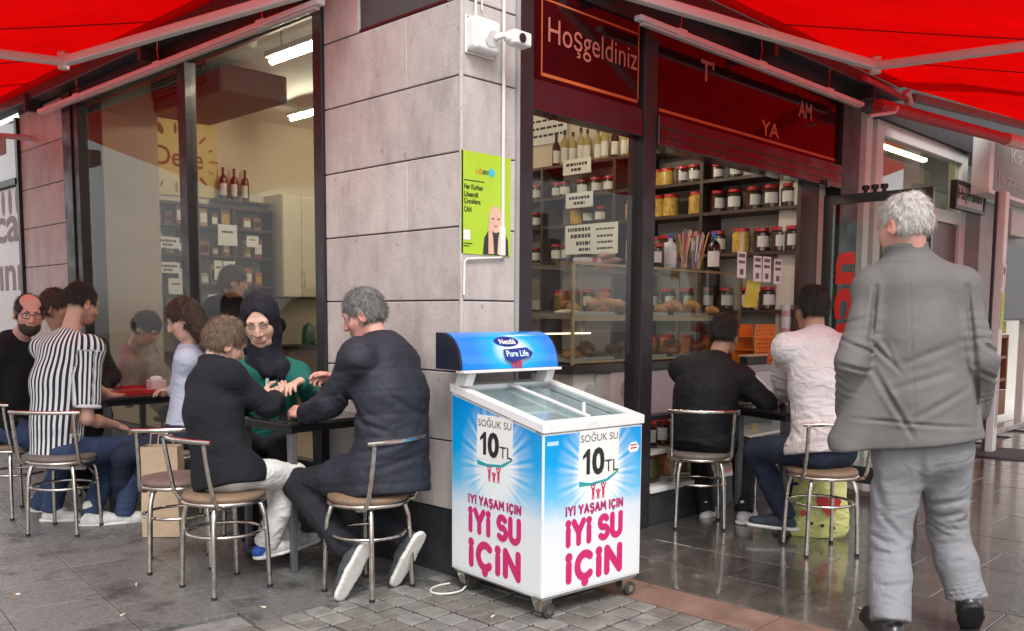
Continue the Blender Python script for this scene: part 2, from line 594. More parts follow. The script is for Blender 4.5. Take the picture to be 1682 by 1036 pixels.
# low wall and showcase below the counter opening
box('plinth', (.52, .015, 0), (4.098, .13, .205), PLINTH, shop, bev=.004)
box('showcase_ledge', (1.605, -.002, .206), (4.095, .12, .235), WHITE_METAL, shop, bev=.003)
box('showcase_ledge', (.52, .012, .207), (1.47, .12, .318), FRAME, shop, bev=.003)
box('pane', (1.602, .05, .236), (4.098, .057, .66), GLASS, front)
box('showcase_shelf', (1.605, .07, .43), (4.095, .40, .448), WHITE_METAL, shop)
box('counter_rail', (1.602, .012, .66), (4.098, .10, .69), FRAME, shop, bev=.003)

# ------------------------------------------------------------------ inside the shop
FLOOR_IN = M('interior_floor_tile', (.45, .40, .33), .35, var=.1, vs=3)
for nm, lo, hi, mt in (('interior_floor', (.1, .14, -.02), (3.95, 6.0, .012), FLOOR_IN),
                       ('interior_wall_back', (.3, 6.0, 0), (4.1, 6.15, 3.6), CREAM),
                       ('interior_wall_side', (3.95, .12, 0), (4.08, 6.0, 3.6), CREAM),
                       ('ceiling', (.06, .13, 3.45), (4.08, 6.0, 3.6), WHITE_WALL)):
    tag(box(nm, lo, hi, mt), kind='structure')
tag(box('interior_pier', (.10, 5.2, .012), (.93, 5.99, 3.45), M('beige_plaster', (.52, .45, .36), .8, var=.06, vs=2)), kind='structure')

# ------------------------------------------------------------------ awnings
def fabric():
    m = bpy.data.materials.new('red_awning_fabric')
    m.use_nodes = True
    t = m.node_tree
    t.nodes.clear()
    o = _n(t, 'ShaderNodeOutputMaterial')
    d = _n(t, 'ShaderNodeBsdfDiffuse')
    d.inputs[0].default_value = (.72, .012, .016, 1)
    tr = _n(t, 'ShaderNodeBsdfTranslucent')
    tr.inputs[0].default_value = (.95, .018, .022, 1)
    mx = _n(t, 'ShaderNodeMixShader')
    mx.inputs[0].default_value = .6
    tc = _n(t, 'ShaderNodeTexCoord')
    nz = _n(t, 'ShaderNodeTexNoise', Scale=1.4, Detail=3.)
    t.links.new(tc.outputs['Object'], nz.inputs['Vector'])
    bp = _n(t, 'ShaderNodeBump', Strength=.12, Distance=.02)
    t.links.new(nz.outputs['Fac'], bp.inputs['Height'])
    for s in (d, tr): t.links.new(bp.outputs[0], s.inputs['Normal'])
    n2 = _n(t, 'ShaderNodeTexNoise', Scale=2.2, Detail=7., Roughness=.7)      # weathering of the cloth
    t.links.new(tc.outputs['Object'], n2.inputs['Vector'])
    for s, c in ((d, (.74, .022, .022)), (tr, (.97, .030, .030))):
        rp = _n(t, 'ShaderNodeValToRGB')
        rp.color_ramp.elements[0].position, rp.color_ramp.elements[1].position = .3, .7
        rp.color_ramp.elements[0].color = (c[0] * .92, c[1] * .9, c[2] * .9, 1)
        rp.color_ramp.elements[1].color = (min(1, c[0] * 1.05), c[1], c[2], 1)
        t.links.new(n2.outputs['Fac'], rp.inputs[0])
        t.links.new(rp.outputs[0], s.inputs[0])
    t.links.new(d.outputs[0], mx.inputs[1])
    t.links.new(tr.outputs[0], mx.inputs[2])
    t.links.new(mx.outputs[0], o.inputs[0])
    return m


FABRIC = fabric()
ARM = M('white_awning_arm', (.80, .76, .74), .35, var=.05, vs=4, coat=.2)
PINKISH = M('white_tube_housing', (.78, .72, .72), .4, var=.05, vs=5)
CASS = M('dark_cassette', (.04, .04, .043), .45, var=.15, vs=5)


def sheet(a, b, c, d, t=.004, n=10, sag=.03):
    """cloth quad a-b (wall edge) to d-c (front edge) sagging a little, with thickness"""
    a, b, c, d = [np.array(p, float) for p in (a, b, c, d)]
    vs, fs = [], []
    for top in (0, 1):
        for i in range(n + 1):
            for j in range(n + 1):
                u, v = i / n, j / n
                p = (a * (1 - u) + b * u) * (1 - v) + (d * (1 - u) + c * u) * v
                s = -sag * math.sin(math.pi * v) * (1 + .35 * math.sin(9 * u + 2 * v)) - .004 * math.sin(23 * u)
                vs.append(p + np.array((0, 0, s + t * top)))
    N = (n + 1) ** 2
    for i in range(n):
        for j in range(n):
            q = (i * (n + 1) + j, i * (n + 1) + j + 1, (i + 1) * (n + 1) + j + 1, (i + 1) * (n + 1) + j)
            fs.append(q)
            fs.append(tuple(N + k for k in reversed(q)))
    return MB().add(vs, fs)


SEAM = M('seam_thread', (.34, .006, .01), .8)


def seams(root, a, b, c, d, n):
    """stitched seams between the cloth widths, on the underside"""
    a, b, c, d = [np.array(p, float) for p in (a, b, c, d)]
    for i in range(1, n):
        u = i / n
        p, q = a + (b - a) * u, d + (c - d) * u
        pts = []
        for k in range(11):
            v = k / 10
            s = -.02 * math.sin(math.pi * v) * (1 + .35 * math.sin(9 * u + 2 * v)) - .004 * math.sin(23 * u)
            pts.append(p + (q - p) * v + (0, 0, s - .002))
        MB().tube(pts, .006, 6).build('seam', SEAM, root)


def arm(root, p, e, q, w=.06, h=.055):
    """folding awning arm: shoulder p, elbow e, wrist q"""
    p, e, q = [np.array(v, float) for v in (p, e, q)]
    d1, d2 = unit(e - p), unit(q - e)
    A = MB().bar(p, e - d1 * .02, w, h).build('arm', ARM, root, bev=.012, seg=3)
    B = MB().bar(e + d2 * .02, q, w * .9, h * .9).build('arm', ARM, root, bev=.012, seg=3)
    MB().cyl(e - np.array((0, 0, .045)), e + np.array((0, 0, .05)), .034, n=18).build('elbow_joint', ARM, root, smooth=True)
    MB().cyl(e + np.array((0, 0, .05)), e + np.array((0, 0, .062)), .02, n=14).build('elbow_cap', CHROME, root, smooth=True)


# left awning, over the tables by the window
aw = thing('red_awning', 'red fabric awning with folding white arms over the left window and tables', 'awning', (-.1, 3, 3.1))
sheet((-.06, .55, 3.30), (-.06, 6.6, 3.30), (-2.35, 6.6, 2.70), (-2.35, .55, 2.70), sag=.02).build('fabric', FABRIC, aw, smooth=True)
seams(aw, (-.06, .55, 3.30), (-.06, 6.6, 3.30), (-2.35, 6.6, 2.70), (-2.35, .55, 2.70), 5)
MB().tube([(-.09, .55, 3.30), (-.09, 6.6, 3.30)], .05, 16).build('roller_tube', FABRIC, aw, smooth=True)
MB().box((-.12, .9, 3.14), (-.006, 6.6, 3.23)).build('cassette', CASS, aw, bev=.01)
MB().bar((-2.37, .5, 2.69), (-2.37, 6.6, 2.69), .05, .08).build('front_bar', ARM, aw, bev=.008)
arm(aw, (-.13, .95, 3.02), (-0.763, 2.818, 2.860), (-2.30, 2.35, 2.64))
for y in (1.3, 3.1, 5.4): MB().box((-.15, y, 3.05), (-.0, y + .05, 3.2)).build('bracket', CASS, aw, bev=.005)
# right awning, over the counter
aw = thing('red_awning', 'bright red fabric awning with folding white arms over the open shop counter', 'awning', (3, -.1, 3.1))
sheet((5.0, -.06, 3.30), (.75, -.06, 3.30), (.75, -2.55, 2.66), (5.0, -2.55, 2.66), sag=.02).build('fabric', FABRIC, aw, smooth=True)
seams(aw, (5.0, -.06, 3.30), (.75, -.06, 3.30), (.75, -2.55, 2.66), (5.0, -2.55, 2.66), 4)
MB().tube([(.75, -.09, 3.30), (5.0, -.09, 3.30)], .05, 16).build('roller_tube', FABRIC, aw, smooth=True)
MB().box((.8, -.12, 3.13), (4.95, -.0, 3.22)).build('cassette', CASS, aw, bev=.01)
MB().bar((.7, -2.57, 2.65), (5.0, -2.57, 2.65), .05, .08).build('front_bar', ARM, aw, bev=.008)
arm(aw, (.95, -.13, 3.03), (2.785, -0.795, 2.870), (2.15, -2.5, 2.62))
for x in (1.1, 2.7, 4.3): MB().box((x, -.15, 3.04), (x + .05, .015, 3.2)).build('bracket', CASS, aw, bev=.005)
# neighbour's awning on the right, rolled on a pink-red tube
aw = thing('red_awning', 'red awning of the neighbouring shop with grey rail and red roller at far right', 'awning', (6, -.3, 3.1))
sheet((8.6, -.70, 3.24), (4.55, -.14, 3.21), (5.05, -3.2, 2.72), (9.2, -3.4, 2.72), sag=.02).build('fabric', FABRIC, aw, smooth=True)
MB().bar((4.919, -0.220, 3.135), (7.168, -0.500, 3.194), .05, .07).build('grey_rail', M('grey_rail', (.20, .20, .19), .5, var=.1), aw, bev=.01)
RED_ROLL = M('red_roller_cloth', (.50, .05, .06), .6, var=.1, vs=4)
MB().tube([(4.264, -0.200, 2.969), (6.751, -0.460, 3.011)], .05, 16).build('roller_tube', RED_ROLL, aw, smooth=True)
MB().tube([(6.635, -0.450, 3.008), (7.375, -0.510, 3.026)], .06, 16).build('end_bracket', M('pink_bracket', (.75, .45, .45), .45, var=.1), aw, smooth=True)
MB().tube([(3.997, -0.200, 3.125), (4.870, -0.200, 3.105)], .022, 12).build('end_rod', RED_ROLL, aw, smooth=True)
MB().tube([(4.066, -0.220, 2.851), (4.354, -0.300, 2.913), (4.397, -0.300, 2.958)], .014, 8).build('bracket', PINKISH, aw, smooth=True)
MB().tube([(4.810, -0.200, 3.168), (4.900, -0.200, 3.075)], .035, 12).build('ring', PINKISH, aw, smooth=True)

# strip lights hung under the awning cassettes (switched off)
TUBE_OFF = M('opal_tube_off', (.62, .58, .58), .3, coat=.3)
for nm, a, b, lab in (('strip_light', (-.10, .99, 2.965), (-.10, 5.2, 3.015), 'long unlit strip light hung along the top of the left window'),
                      ('strip_light', (1.24, -.10, 2.956), (4.19, -.10, 2.972), 'long unlit strip light hung along the front of the right sign')):
    t = thing(nm, lab, 'lamp', a)
    a, b = np.array(a), np.array(b)
    d = unit(b - a)
    MB().bar(a, b, .05, .03).build('housing', PINKISH, t, bev=.004)
    MB().bar(a + d * .04 - (0, 0, .024), b - d * .04 - (0, 0, .024), .036, .016).build('diffuser', TUBE_OFF, t, bev=.004)
    for s in (.14, .46, .8):
        p = a + (b - a) * s
        MB().bar(p - d * .045, p + d * .045, .06, .046).build('clip', PINKISH, t, bev=.006)
        MB().tube([p + (0, 0, .02), p + d * .02 + (0, 0, .1), p + d * .01 + (0, 0, .17)], .004, 6).build('hanger', CHROME, t)

# ------------------------------------------------------------------ things on the pillar
LIME = M('lime_poster_paper', (.42, .62, .03), .45, var=.06, vs=4, coat=.2, bump=.06, bs=10)
ps = thing('wall_poster', 'lime green charity poster of a child resting chin on hands, on the pillar', 'poster', (.16, -.006, 1.6))
MB().box((-.002, -.004, 1.598), (.335, -.0005, 2.085)).build('sheet', LIME, ps)
PY = -.0045
SKIN_P = M('printed_skin', (.72, .45, .34), .5, var=.08, vs=30)
GREENP = M('printed_dark_green', (.02, .06, .015), .5)
flat([(.14, 1.60), (.15, 1.68), (.175, 1.715), (.29, 1.715), (.315, 1.68), (.32, 1.60)], (0, PY, 0), Xp, Zp, M('printed_black_shirt', (.03, .035, .03), .5), ps, 'printed_shirt', .0006)
flat(disc(.228, 1.775, .046, .066), (0, PY - .0008, 0), Xp, Zp, SKIN_P, ps, 'printed_face', .0005)
for sx in (-1, 1):
    flat([(.228 + sx * .05, 1.605), (.228 + sx * .012, 1.605), (.228 + sx * .018, 1.68), (.228 + sx * .03, 1.735), (.228 + sx * .052, 1.755), (.228 + sx * .05, 1.68)][::sx], (0, PY - .0015, 0), Xp, Zp, SKIN_P, ps, 'printed_hand', .0005)
    flat(disc(.228 + sx * .019, 1.778, .008, .004), (0, PY - .0016, 0), Xp, Zp, INK, ps, 'printed_eye', .0004)
flat(disc(.228, 1.742, .013, .004), (0, PY - .0016, 0), Xp, Zp, M('printed_lip', (.45, .12, .1), .5), ps, 'printed_mouth', .0004)
flat(rect(.012, 1.665, .055, 1.712), (0, PY, 0), Xp, Zp, PAPER, ps, 'printed_square', .0005)
text('LÖ', (.095, PY, 1.985), Xp, Zp, .04, .026, M('printed_red', (.7, .08, .04), .5), ps, .03, depth=.0006)
text('SEV', (.137, PY, 1.985), Xp, Zp, .045, .02, INK, ps, .03, depth=.0006)
flat(disc(.20, 1.998, .022, .02), (0, PY, 0), Xp, Zp, M('printed_cyan', (.05, .5, .7), .5), ps, 'printed_spot', .0005)
flat(rect(.015, 1.945, .15, 1.95), (0, PY, 0), Xp, Zp, GREENP, ps, 'printed_line', .0005)
for k, (s_, w) in enumerate((('Her Kurban', .125), ('Lösemili', .095), ('Çocuklara', .11), ('CAN', .05))):
    text(s_, (.014, PY, 1.905 - k * .036), Xp, Zp, w, .026 if k != 2 else .03, GREENP, ps, .035, depth=.0006)
for k in range(2):
    flat(rect(.012, 1.645 - k * .012, .07 - k * .02, 1.65 - k * .012), (0, PY, 0), Xp, Zp, GREENP, ps, 'printed_line', .0005)

WPL = M('white_camera_plastic', (.82, .81, .79), .4, var=.05, vs=6, dirt=(.5, .47, .43), ds=9, da=.4)
cc = thing('security_camera', 'white wall camera on a square junction box high on the pillar', 'camera', (.12, -.02, 2.6))
MB().box((.025, -.07, 2.545), (.20, -.001, 2.70)).build('junction_box', WPL, cc, bev=.022, seg=4)
MB().box((.02, -.012, 2.535), (.205, -.0005, 2.71)).build('mount_plate', WPL, cc, bev=.004)
MB().cyl((.125, -.069, 2.61), (.125, -.085, 2.605), .038, n=20).build('dial', WPL, cc, smooth=True)
MB().tube([(.14, -.08, 2.61), (.17, -.105, 2.625), (.20, -.11, 2.625)], .015, 12).build('arm', WPL, cc, smooth=True)
MB().ell((.205, -.11, 2.622), (.026, .026, .026)).build('ball_joint', WPL, cc, smooth=True)
hd = MB().box((.205, -.155, 2.59), (.325, -.085, 2.658)).build('camera_head', WPL, cc, bev=.012, seg=3)
MB().cyl((.255, -.154, 2.622), (.255, -.160, 2.622), .022, n=18).build('lens', BLACK, hd, smooth=True)
for x, z in ((.032, 2.70), (.032, 2.545), (.19, 2.70)): MB().cyl((x, -.012, z), (x, -.016, z), .006, n=8).build('screw', CHROME, cc)
cd = thing('cable_conduit', 'thin white cable conduit running down the pillar past the poster', 'conduit', (.27, -.01, 1.4))
CONDUIT = M('conduit_white', (.72, .68, .64), .5, var=.08, vs=10)
MB().tube([(.272, -.013, 3.4), (.272, -.013, 1.73)], .009, 10).build('pipe', CONDUIT, cd, smooth=True)
MB().box((.253, -.022, 1.60), (.283, -.005, 1.74)).build('sleeve', WPL, cd, bev=.003)
MB().tube([(.268, -.012, 1.605), (.262, -.012, 1.59), (.03, -.012, 1.572), (.012, -.012, 1.56), (.008, -.012, 1.40)], .006, 8).build('cable', CONDUIT, cd, smooth=True)
MB().tube([(.085, -.010, 3.4), (.085, -.010, 2.705)], .007, 8).build('pipe', CONDUIT, cd, smooth=True)
MB().tube([(.125, -.010, 2.82), (.125, -.010, 2.75)], .005, 8).build('clip', CONDUIT, cd, smooth=True)

# ------------------------------------------------------------------ drinks freezer
FW, FD, ZB, ZF, ZK = .617, .644, .10, .851, .984


def freezer_print(name, axis, w, rc):
    """printed film: deep blue above, white below, with a burst of pale rays"""
    m = bpy.data.materials.new(name)
    m.use_nodes = True
    t = m.node_tree
    b = t.nodes['Principled BSDF']
    b.inputs['Roughness'].default_value = .32
    b.inputs['Coat Weight'].default_value = .25
    L = t.links.new
    tc = _n(t, 'ShaderNodeTexCoord')
    sp = _n(t, 'ShaderNodeSeparateXYZ')
    L(tc.outputs['Object'], sp.inputs[0])

    def mth(op, a, c=None, clamp=False):
        n = _n(t, 'ShaderNodeMath', operation=op)
        n.use_clamp = clamp
        for i, v in enumerate((a, c)):
            if v is None: continue
            if isinstance(v, (int, float)): n.inputs[i].default_value = v
            else: L(v, n.inputs[i])
        return n.outputs[0]
    u = mth('SUBTRACT', sp.outputs[axis], rc[0])
    v = mth('SUBTRACT', sp.outputs[2], rc[1])
    r = mth('SQRT', mth('ADD', mth('MULTIPLY', u, u), mth('MULTIPLY', mth('MULTIPLY', v, v), .62)))
    ang = mth('ARCTAN2', v, u)
    ray = mth('MULTIPLY', mth('ADD', mth('SINE', mth('MULTIPLY', ang, 26)), 1), .5)
    ray2 = mth('MULTIPLY', mth('ADD', mth('SINE', mth('MULTIPLY', ang, 41)), 1), .5)
    rays = mth('MULTIPLY', mth('ADD', ray, ray2), .5)
    fall = mth('SUBTRACT', 1.0, mth('DIVIDE', mth('SUBTRACT', r, .10), .17), True)
    core = mth('SUBTRACT', 1.0, mth('DIVIDE', mth('SUBTRACT', r, .07), .10), True)
    burst = mth('ADD', mth('MULTIPLY', fall, rays), core, True)
    nz = _n(t, 'ShaderNodeTexNoise', Scale=5., Detail=3.)
    L(tc.outputs['Object'], nz.inputs['Vector'])
    zz = mth('ADD', sp.outputs[2], mth('MULTIPLY', mth('SUBTRACT', nz.outputs[0], .5), .12))
    rp = _n(t, 'ShaderNodeValToRGB')
    e = rp.color_ramp.elements
    e[0].position, e[0].color = .30, (.78, .80, .82, 1)
    e[1].position, e[1].color = .86, (.0, .27, .68, 1)
    e.new(.42).color = (.70, .77, .84, 1)
    e.new(.53).color = (.13, .52, .82, 1)
    e.new(.68).color = (.0, .36, .78, 1)
    L(zz, rp.inputs[0])
    mx = _n(t, 'ShaderNodeMix', data_type='RGBA')
    L(burst, mx.inputs['Factor'])
    L(rp.outputs[0], mx.inputs['A'])
    mx.inputs['B'].default_value = (.80, .86, .88, 1)
    n2 = _n(t, 'ShaderNodeTexNoise', Scale=14., Detail=6., Roughness=.75)
    L(tc.outputs['Object'], n2.inputs['Vector'])
    r2 = _n(t, 'ShaderNodeValToRGB')
    r2.color_ramp.elements[0].position, r2.color_ramp.elements[1].position = .62, .74
    r2.color_ramp.elements[1].color = (.35, .35, .35, 1)
    L(n2.outputs[0], r2.inputs[0])
    m2 = _n(t, 'ShaderNodeMix', data_type='RGBA')
    L(r2.outputs[0], m2.inputs['Factor'])
    L(mx.outputs['Result'], m2.inputs['A'])
    m2.inputs['B'].default_value = (.52, .50, .47, 1)
    L(m2.outputs['Result'], b.inputs['Base Color'])
    return m


fz = thing('drinks_freezer', 'blue and white water freezer on castors with a curved lit sign, at the pillar corner', 'freezer', (-.187, -.712, 0), R(-5.49))
FWHITE = M('freezer_white', (.80, .80, .79), .35, var=.05, vs=8, dirt=(.5, .47, .42), ds=8, da=.45, coat=.2)
lc = dict(world=False)
prof = [(0, ZB), (FD, ZB), (FD, ZK - .06), (0, ZF - .06)]
# tub: four walls so that the well is hollow under the lids
wt_ = .05
MB().box((0, 0, ZB), (FW, wt_, ZF - .045)).build('front_panel', FWHITE, fz, world=False, bev=.004)
MB().box((0, FD - wt_, ZB), (FW, FD, ZK - .03)).build('back_panel', FWHITE, fz, world=False, bev=.004)
for x0, x1 in ((0, wt_), (FW - wt_, FW)):
    y0, y1 = wt_ + .001, FD - wt_ - .001
    za = ZF - .045 + (ZK - ZF) * y0 / FD
    zb_ = ZF - .045 + (ZK - ZF) * y1 / FD
    MB().hexa([(x0, y0, ZB), (x1, y0, ZB), (x1, y1, ZB), (x0, y1, ZB), (x0, y0, za), (x1, y0, za), (x1, y1, zb_), (x0, y1, zb_)]).build('side_panel', FWHITE, fz, world=False)
MB().box((wt_, wt_, ZB), (FW - wt_, FD - wt_, .42)).build('well_floor', M('well_blue_grey', (.40, .48, .56), .4, var=.1, vs=6), fz, world=False)
# printed films, front and side
PF = freezer_print('freezer_front_print', 0, FW, (.335, .60))
PS = freezer_print('freezer_side_print', 1, FD, (.315, .62))
film_f = MB().box((.008, -.002, ZB + .012), (FW - .008, -.0004, ZF - .052)).build('front_film', PF, fz, world=False)
zs = lambda y: ZF - .052 + (ZK - ZF) * y / FD
film_s = MB().hexa([(-.002, .008, ZB + .012), (-.0004, .008, ZB + .012), (-.0004, FD - .008, ZB + .012), (-.002, FD - .008, ZB + .012),
                    (-.002, .008, zs(.008)), (-.0004, .008, zs(.008)), (-.0004, FD - .008, zs(FD - .008)), (-.002, FD - .008, zs(FD - .008))]).build('side_film', PS, fz, world=False)
MAG = M('magenta_print', (.58, .022, .15), .4, var=.05, vs=12)
MAG2 = M('dark_magenta_print', (.42, .02, .12), .4)
TEAL = M('teal_print', (.02, .35, .36), .4)
REDP = M('red_figure_print', (.55, .03, .10), .4)


def arc(cx, cy, rx, ry, a0, a1, n=9):
    return [(cx + rx * math.cos(R(a0 + (a1 - a0) * k / n)), cy + ry * math.sin(R(a0 + (a1 - a0) * k / n))) for k in range(n + 1)]


_S = arc(.27, .74, .24, .26, 35, 250, 9) + arc(.28, .26, .26, .26, 75, -140, 10)
GLYPH = {'İ': (.10, [[(.05, .0), (.05, .68)]], [(.05, .97)]), 'Y': (.60, [[(0, 1), (.30, .48), (.60, 1)], [(.30, .48), (.30, 0)]], []),
         'S': (.54, [_S], []), 'Ş': (.54, [_S], [(.27, -.20)]), 'U': (.56, [[(0, 1), (0, .3)] + arc(.28, .3, .28, .3, 180, 360, 10) + [(.56, 1)]], []),
         'Ç': (.56, [arc(.32, .5, .32, .5, 48, 312, 16)], [(.32, -.20)]), 'N': (.56, [[(0, 0), (0, 1), (.56, 0), (.56, 1)]], []),
         'A': (.62, [[(0, 0), (.31, 1), (.62, 0)], [(.12, .34), (.50, .34)]], []), 'M': (.72, [[(0, 0), (.06, 1), (.36, .34), (.66, 1), (.72, 0)]], [])}


def strokes(body, o, ex, ey, w, h, th, mat, parent):
    """heavy rounded lettering; the cap height is h, dots and cedillas hang outside it"""
    ex, ey = unit(ex), unit(ey)
    adv, x = [], 0.
    for c in body:
        adv.append(x)
        x += .34 if c == ' ' else GLYPH[c][0] + .30
    tot = x - .30
    sx = (w - th) / tot
    mb = MB()
    lv = [0]

    def put(poly):
        lv[0] += 1
        mb.prism(poly, 0, .0005 + (lv[0] % 40) * .00003, ex, ey, o)
    for c, x0 in zip(body, adv):
        if c == ' ': continue
        tr = lambda p: np.array((th / 2 + (x0 + p[0]) * sx, th / 2 + p[1] * (h - th)))
        for line in GLYPH[c][1]:
            L = [tr(p) for p in line]
            for p in L: put(disc(p[0], p[1], th / 2, n=14))
            for p, q in zip(L[:-1], L[1:]):
                d = (q - p) / max(1e-9, np.linalg.norm(q - p))
                n_ = np.array((-d[1], d[0])) * th / 2
                put([p - n_, q - n_, q + n_, p + n_])
        for p in GLYPH[c][2]:
            q = tr(p)
            put(disc(q[0], q[1], th * .60, n=16))
        if th > .02:
            mb.build('letter', mat, parent, False)
            mb.__init__()
    if mb.v: mb.build('lettering', mat, parent, False)


def sticker(o, ex, parent, s):
    """price paper, family figures and slogan on one face; s maps the face's own width"""
    def at(u, z, d=0.):
        return np.array(o, float) + np.array(ex, float) * u + np.array((0, 0, z)) + np.cross(ex, (0, 0, 1)) * d
    pz = s['paper']
    flat([(0, 0), (pz[2], 0), (pz[2] + .006, pz[3]), (.006, pz[3])], at(pz[0], pz[1], .0022), ex, Zp, PAPER, parent, 'price_paper', .0006, False)
    text('SOĞUK SU', at(pz[0] + .012, pz[1] + pz[3] - .052, .003), ex, Zp, pz[2] - .016, .044, M('grey_ink', (.13, .13, .14), .6), parent, .004, world=False, depth=.0008)
    dh = pz[3] * .52
    flat([(.026, 0), (.048, 0), (.048, dh), (.033, dh), (.004, dh * .74), (.004, dh * .60), (.026, dh * .72)], at(pz[0] + .022, pz[1] + .02, .003), ex, Zp, INK, parent, 'lettering', .0008, False)
    text('0', at(pz[0] + .088, pz[1] + .018, .003), ex, Zp, pz[2] * .27, dh, INK, parent, .0, world=False, depth=.0008, fat=.006)
    text('TL', at(pz[0] + pz[2] * .66, pz[1] + .02, .003), ex, Zp, pz[2] * .34, pz[3] * .25, INK, parent, .004, world=False, depth=.0008)
    c = pz[0] + pz[2] * .5
    zt = pz[1] - .008
    flat([(-.12, .0), (-.05, -.012), (.05, -.004), (.125, .03), (.13, .022), (.06, -.014), (-.05, -.024), (-.12, -.022)][::-1], at(c, zt, .0024), ex, Zp, TEAL, parent, 'swoosh', .0005, False)
    for dx, h in ((-.032, .075), (.0, .045), (.032, .075)):
        P = [(-.008, 0), (-.003, 0), (0, h * .35), (.003, 0), (.008, 0), (.007, h * .55), (.018, h * .95), (.013, h), (.004, h * .72), (-.004, h * .72), (-.013, h), (-.018, h * .95), (-.007, h * .55)]
        flat(P, at(c + dx, zt - .09, .0024), ex, Zp, REDP, parent, 'figure', .0005, False)
        flat(disc(0, h * .9, .0065), at(c + dx, zt - .09, .0024), ex, Zp, REDP, parent, 'figure_head', .0005, False)
    u0, u1 = s['slogan']
    strokes('İYİ YAŞAM İÇİN', at(u0, s['z'][0] + .012, .0024), ex, Zp, u1 - u0, s['h'][0] * .72, .0105, MAG2, parent)
    strokes('İYİ SU', at(u0, s['z'][1] + .008, .0024), ex, Zp, u1 - u0, s['h'][1] * .86, .030, MAG, parent)
    strokes('İÇİN', at(u0, s['z'][2] + .030, .0024), ex, Zp, u1 - u0, s['h'][2] * .74, .036, MAG, parent)


sticker((0, 0, 0), Xp, film_f, dict(paper=(.205, .59, .25, .215), slogan=(.128, .493), z=(.425, .29, .105), h=(.062, .145, .19)))
sticker((0, FD, 0), Yn, film_s, dict(paper=(.195, .655, .25, .20), slogan=(.130, .508), z=(.425, .29, .105), h=(.062, .145, .19)))
flat(rect(.02, .755, .085, .772), (0, -.0024, 0), Xp, Zp, M('pale_blue_print', (.45, .68, .85), .4), film_f, 'small_print', .0005, False)
flat([(.52, .70), (.535, .725), (.575, .73), (.595, .705), (.585, .685), (.535, .68)], (0, -.0024, 0), Xp, Zp, PAPER, film_f, 'torn_sticker', .0005, False)
for k in range(2): flat(rect(.535, .698 + k * .014, .58, .704 + k * .014), (0, -.003, 0), Xp, Zp, REDP, film_f, 'small_print', .0004, False)
# sloping lid frame with two sliding panes
sl = lambda y, z=0: ZF - .04 + (ZK - ZF) * y / FD + z


def slope_bar(x0, x1, y0, y1, z0, z1, name, mat, parent=None):
    return MB().hexa([(x0, y0, sl(y0, z0)), (x1, y0, sl(y0, z0)), (x1, y1, sl(y1, z0)), (x0, y1, sl(y1, z0)),
                      (x0, y0, sl(y0, z1)), (x1, y0, sl(y0, z1)), (x1, y1, sl(y1, z1)), (x0, y1, sl(y1, z1))]).build(name, mat, parent or fz, world=False, bev=.004)


lid = slope_bar(-.008, .042, -.008, FD + .004, 0, .04, 'lid_rim', FWHITE)
slope_bar(FW - .042, FW + .008, -.008, FD + .004, 0, .04, 'lid_rim', FWHITE)
slope_bar(.044, FW - .044, -.008, .04, 0, .04, 'lid_rim', FWHITE)
slope_bar(.044, FW - .044, FD - .05, FD + .004, 0, .04, 'lid_rim', FWHITE)
FG = glass('freezer_lid_glass', (.86, .92, .93), 1.55)
slope_bar(.044, FW * .52, .042, FD - .052, .016, .021, 'lid_pane', FG)
slope_bar(FW * .48, FW - .044, .042, FD - .052, .026, .031, 'lid_pane', FG)
slope_bar(FW * .49, FW * .52, .042, FD - .052, .032, .046, 'lid_rail', FWHITE)
MB().box((FW * .492, .07, sl(.07, .046)), (FW * .516, .082, sl(.07, .095))).build('lid_handle', FWHITE, fz, world=False, bev=.003)
# bottles lying in the well
BOTL = M('clear_bottle_blue', (.45, .62, .75), .15, coat=.4)
for i in range(4):
    for j in range(3):
        MB().tube([(.09 + i * .12, .12 + j * .14, .45), (.18 + i * .12, .12 + j * .14, .45)], .034, 10).build('water_bottle', BOTL, fz, world=False, smooth=True)
# curved sign on two posts
NAVY = M('navy_end_cap', (.012, .014, .03), .35, coat=.3)
cz0, cz1 = 1.052, 1.222
pr = [(FD + .05, cz0), (FD - .14, cz0)]
for k in range(1, 12):
    a_ = k / 12 * math.pi / 2
    pr.append((FD + .03 - .17 * math.cos(a_) ** .8, cz0 + .17 * math.sin(a_)))
pr += [(FD + .05, cz1)]
cx0, cx1 = -.055, .56
can = MB().prism([(p[0], p[1]) for p in pr], cx0, cx1, Yp, Zp, (0, 0, 0)).build('sign_box', NAVY, fz, world=False)


def canopy_print():
    m = bpy.data.materials.new('canopy_print')  # pale centre of the sign is a colour gradient, no emission
    m.use_nodes = True
    t = m.node_tree
    b = t.nodes['Principled BSDF']
    b.inputs['Roughness'].default_value = .22
    b.inputs['Coat Weight'].default_value = .5
    tc = _n(t, 'ShaderNodeTexCoord')
    mp = _n(t, 'ShaderNodeMapping')
    mp.inputs['Location'].default_value = (-.275, 0, -1.135 * 1.7)
    mp.inputs['Scale'].default_value = (1.0, 0, 1.7)
    gr = _n(t, 'ShaderNodeTexGradient', gradient_type='SPHERICAL')
    mp2 = _n(t, 'ShaderNodeMapping')
    mp2.inputs['Scale'].default_value = (4.2, 4.2, 4.2)
    t.links.new(tc.outputs['Object'], mp.inputs['Vector'])
    t.links.new(mp.outputs[0], mp2.inputs['Vector'])
    t.links.new(mp2.outputs[0], gr.inputs['Vector'])
    rp = _n(t, 'ShaderNodeValToRGB')
    e = rp.color_ramp.elements
    e[0].position, e[0].color = .0, (.01, .20, .66, 1)
    e[1].position, e[1].color = .78, (.70, .86, .92, 1)
    e.new(.45).color = (.0, .38, .80, 1)
    t.links.new(gr.outputs['Fac'], rp.inputs[0])
    t.links.new(rp.outputs[0], b.inputs['Base Color'])
    return m


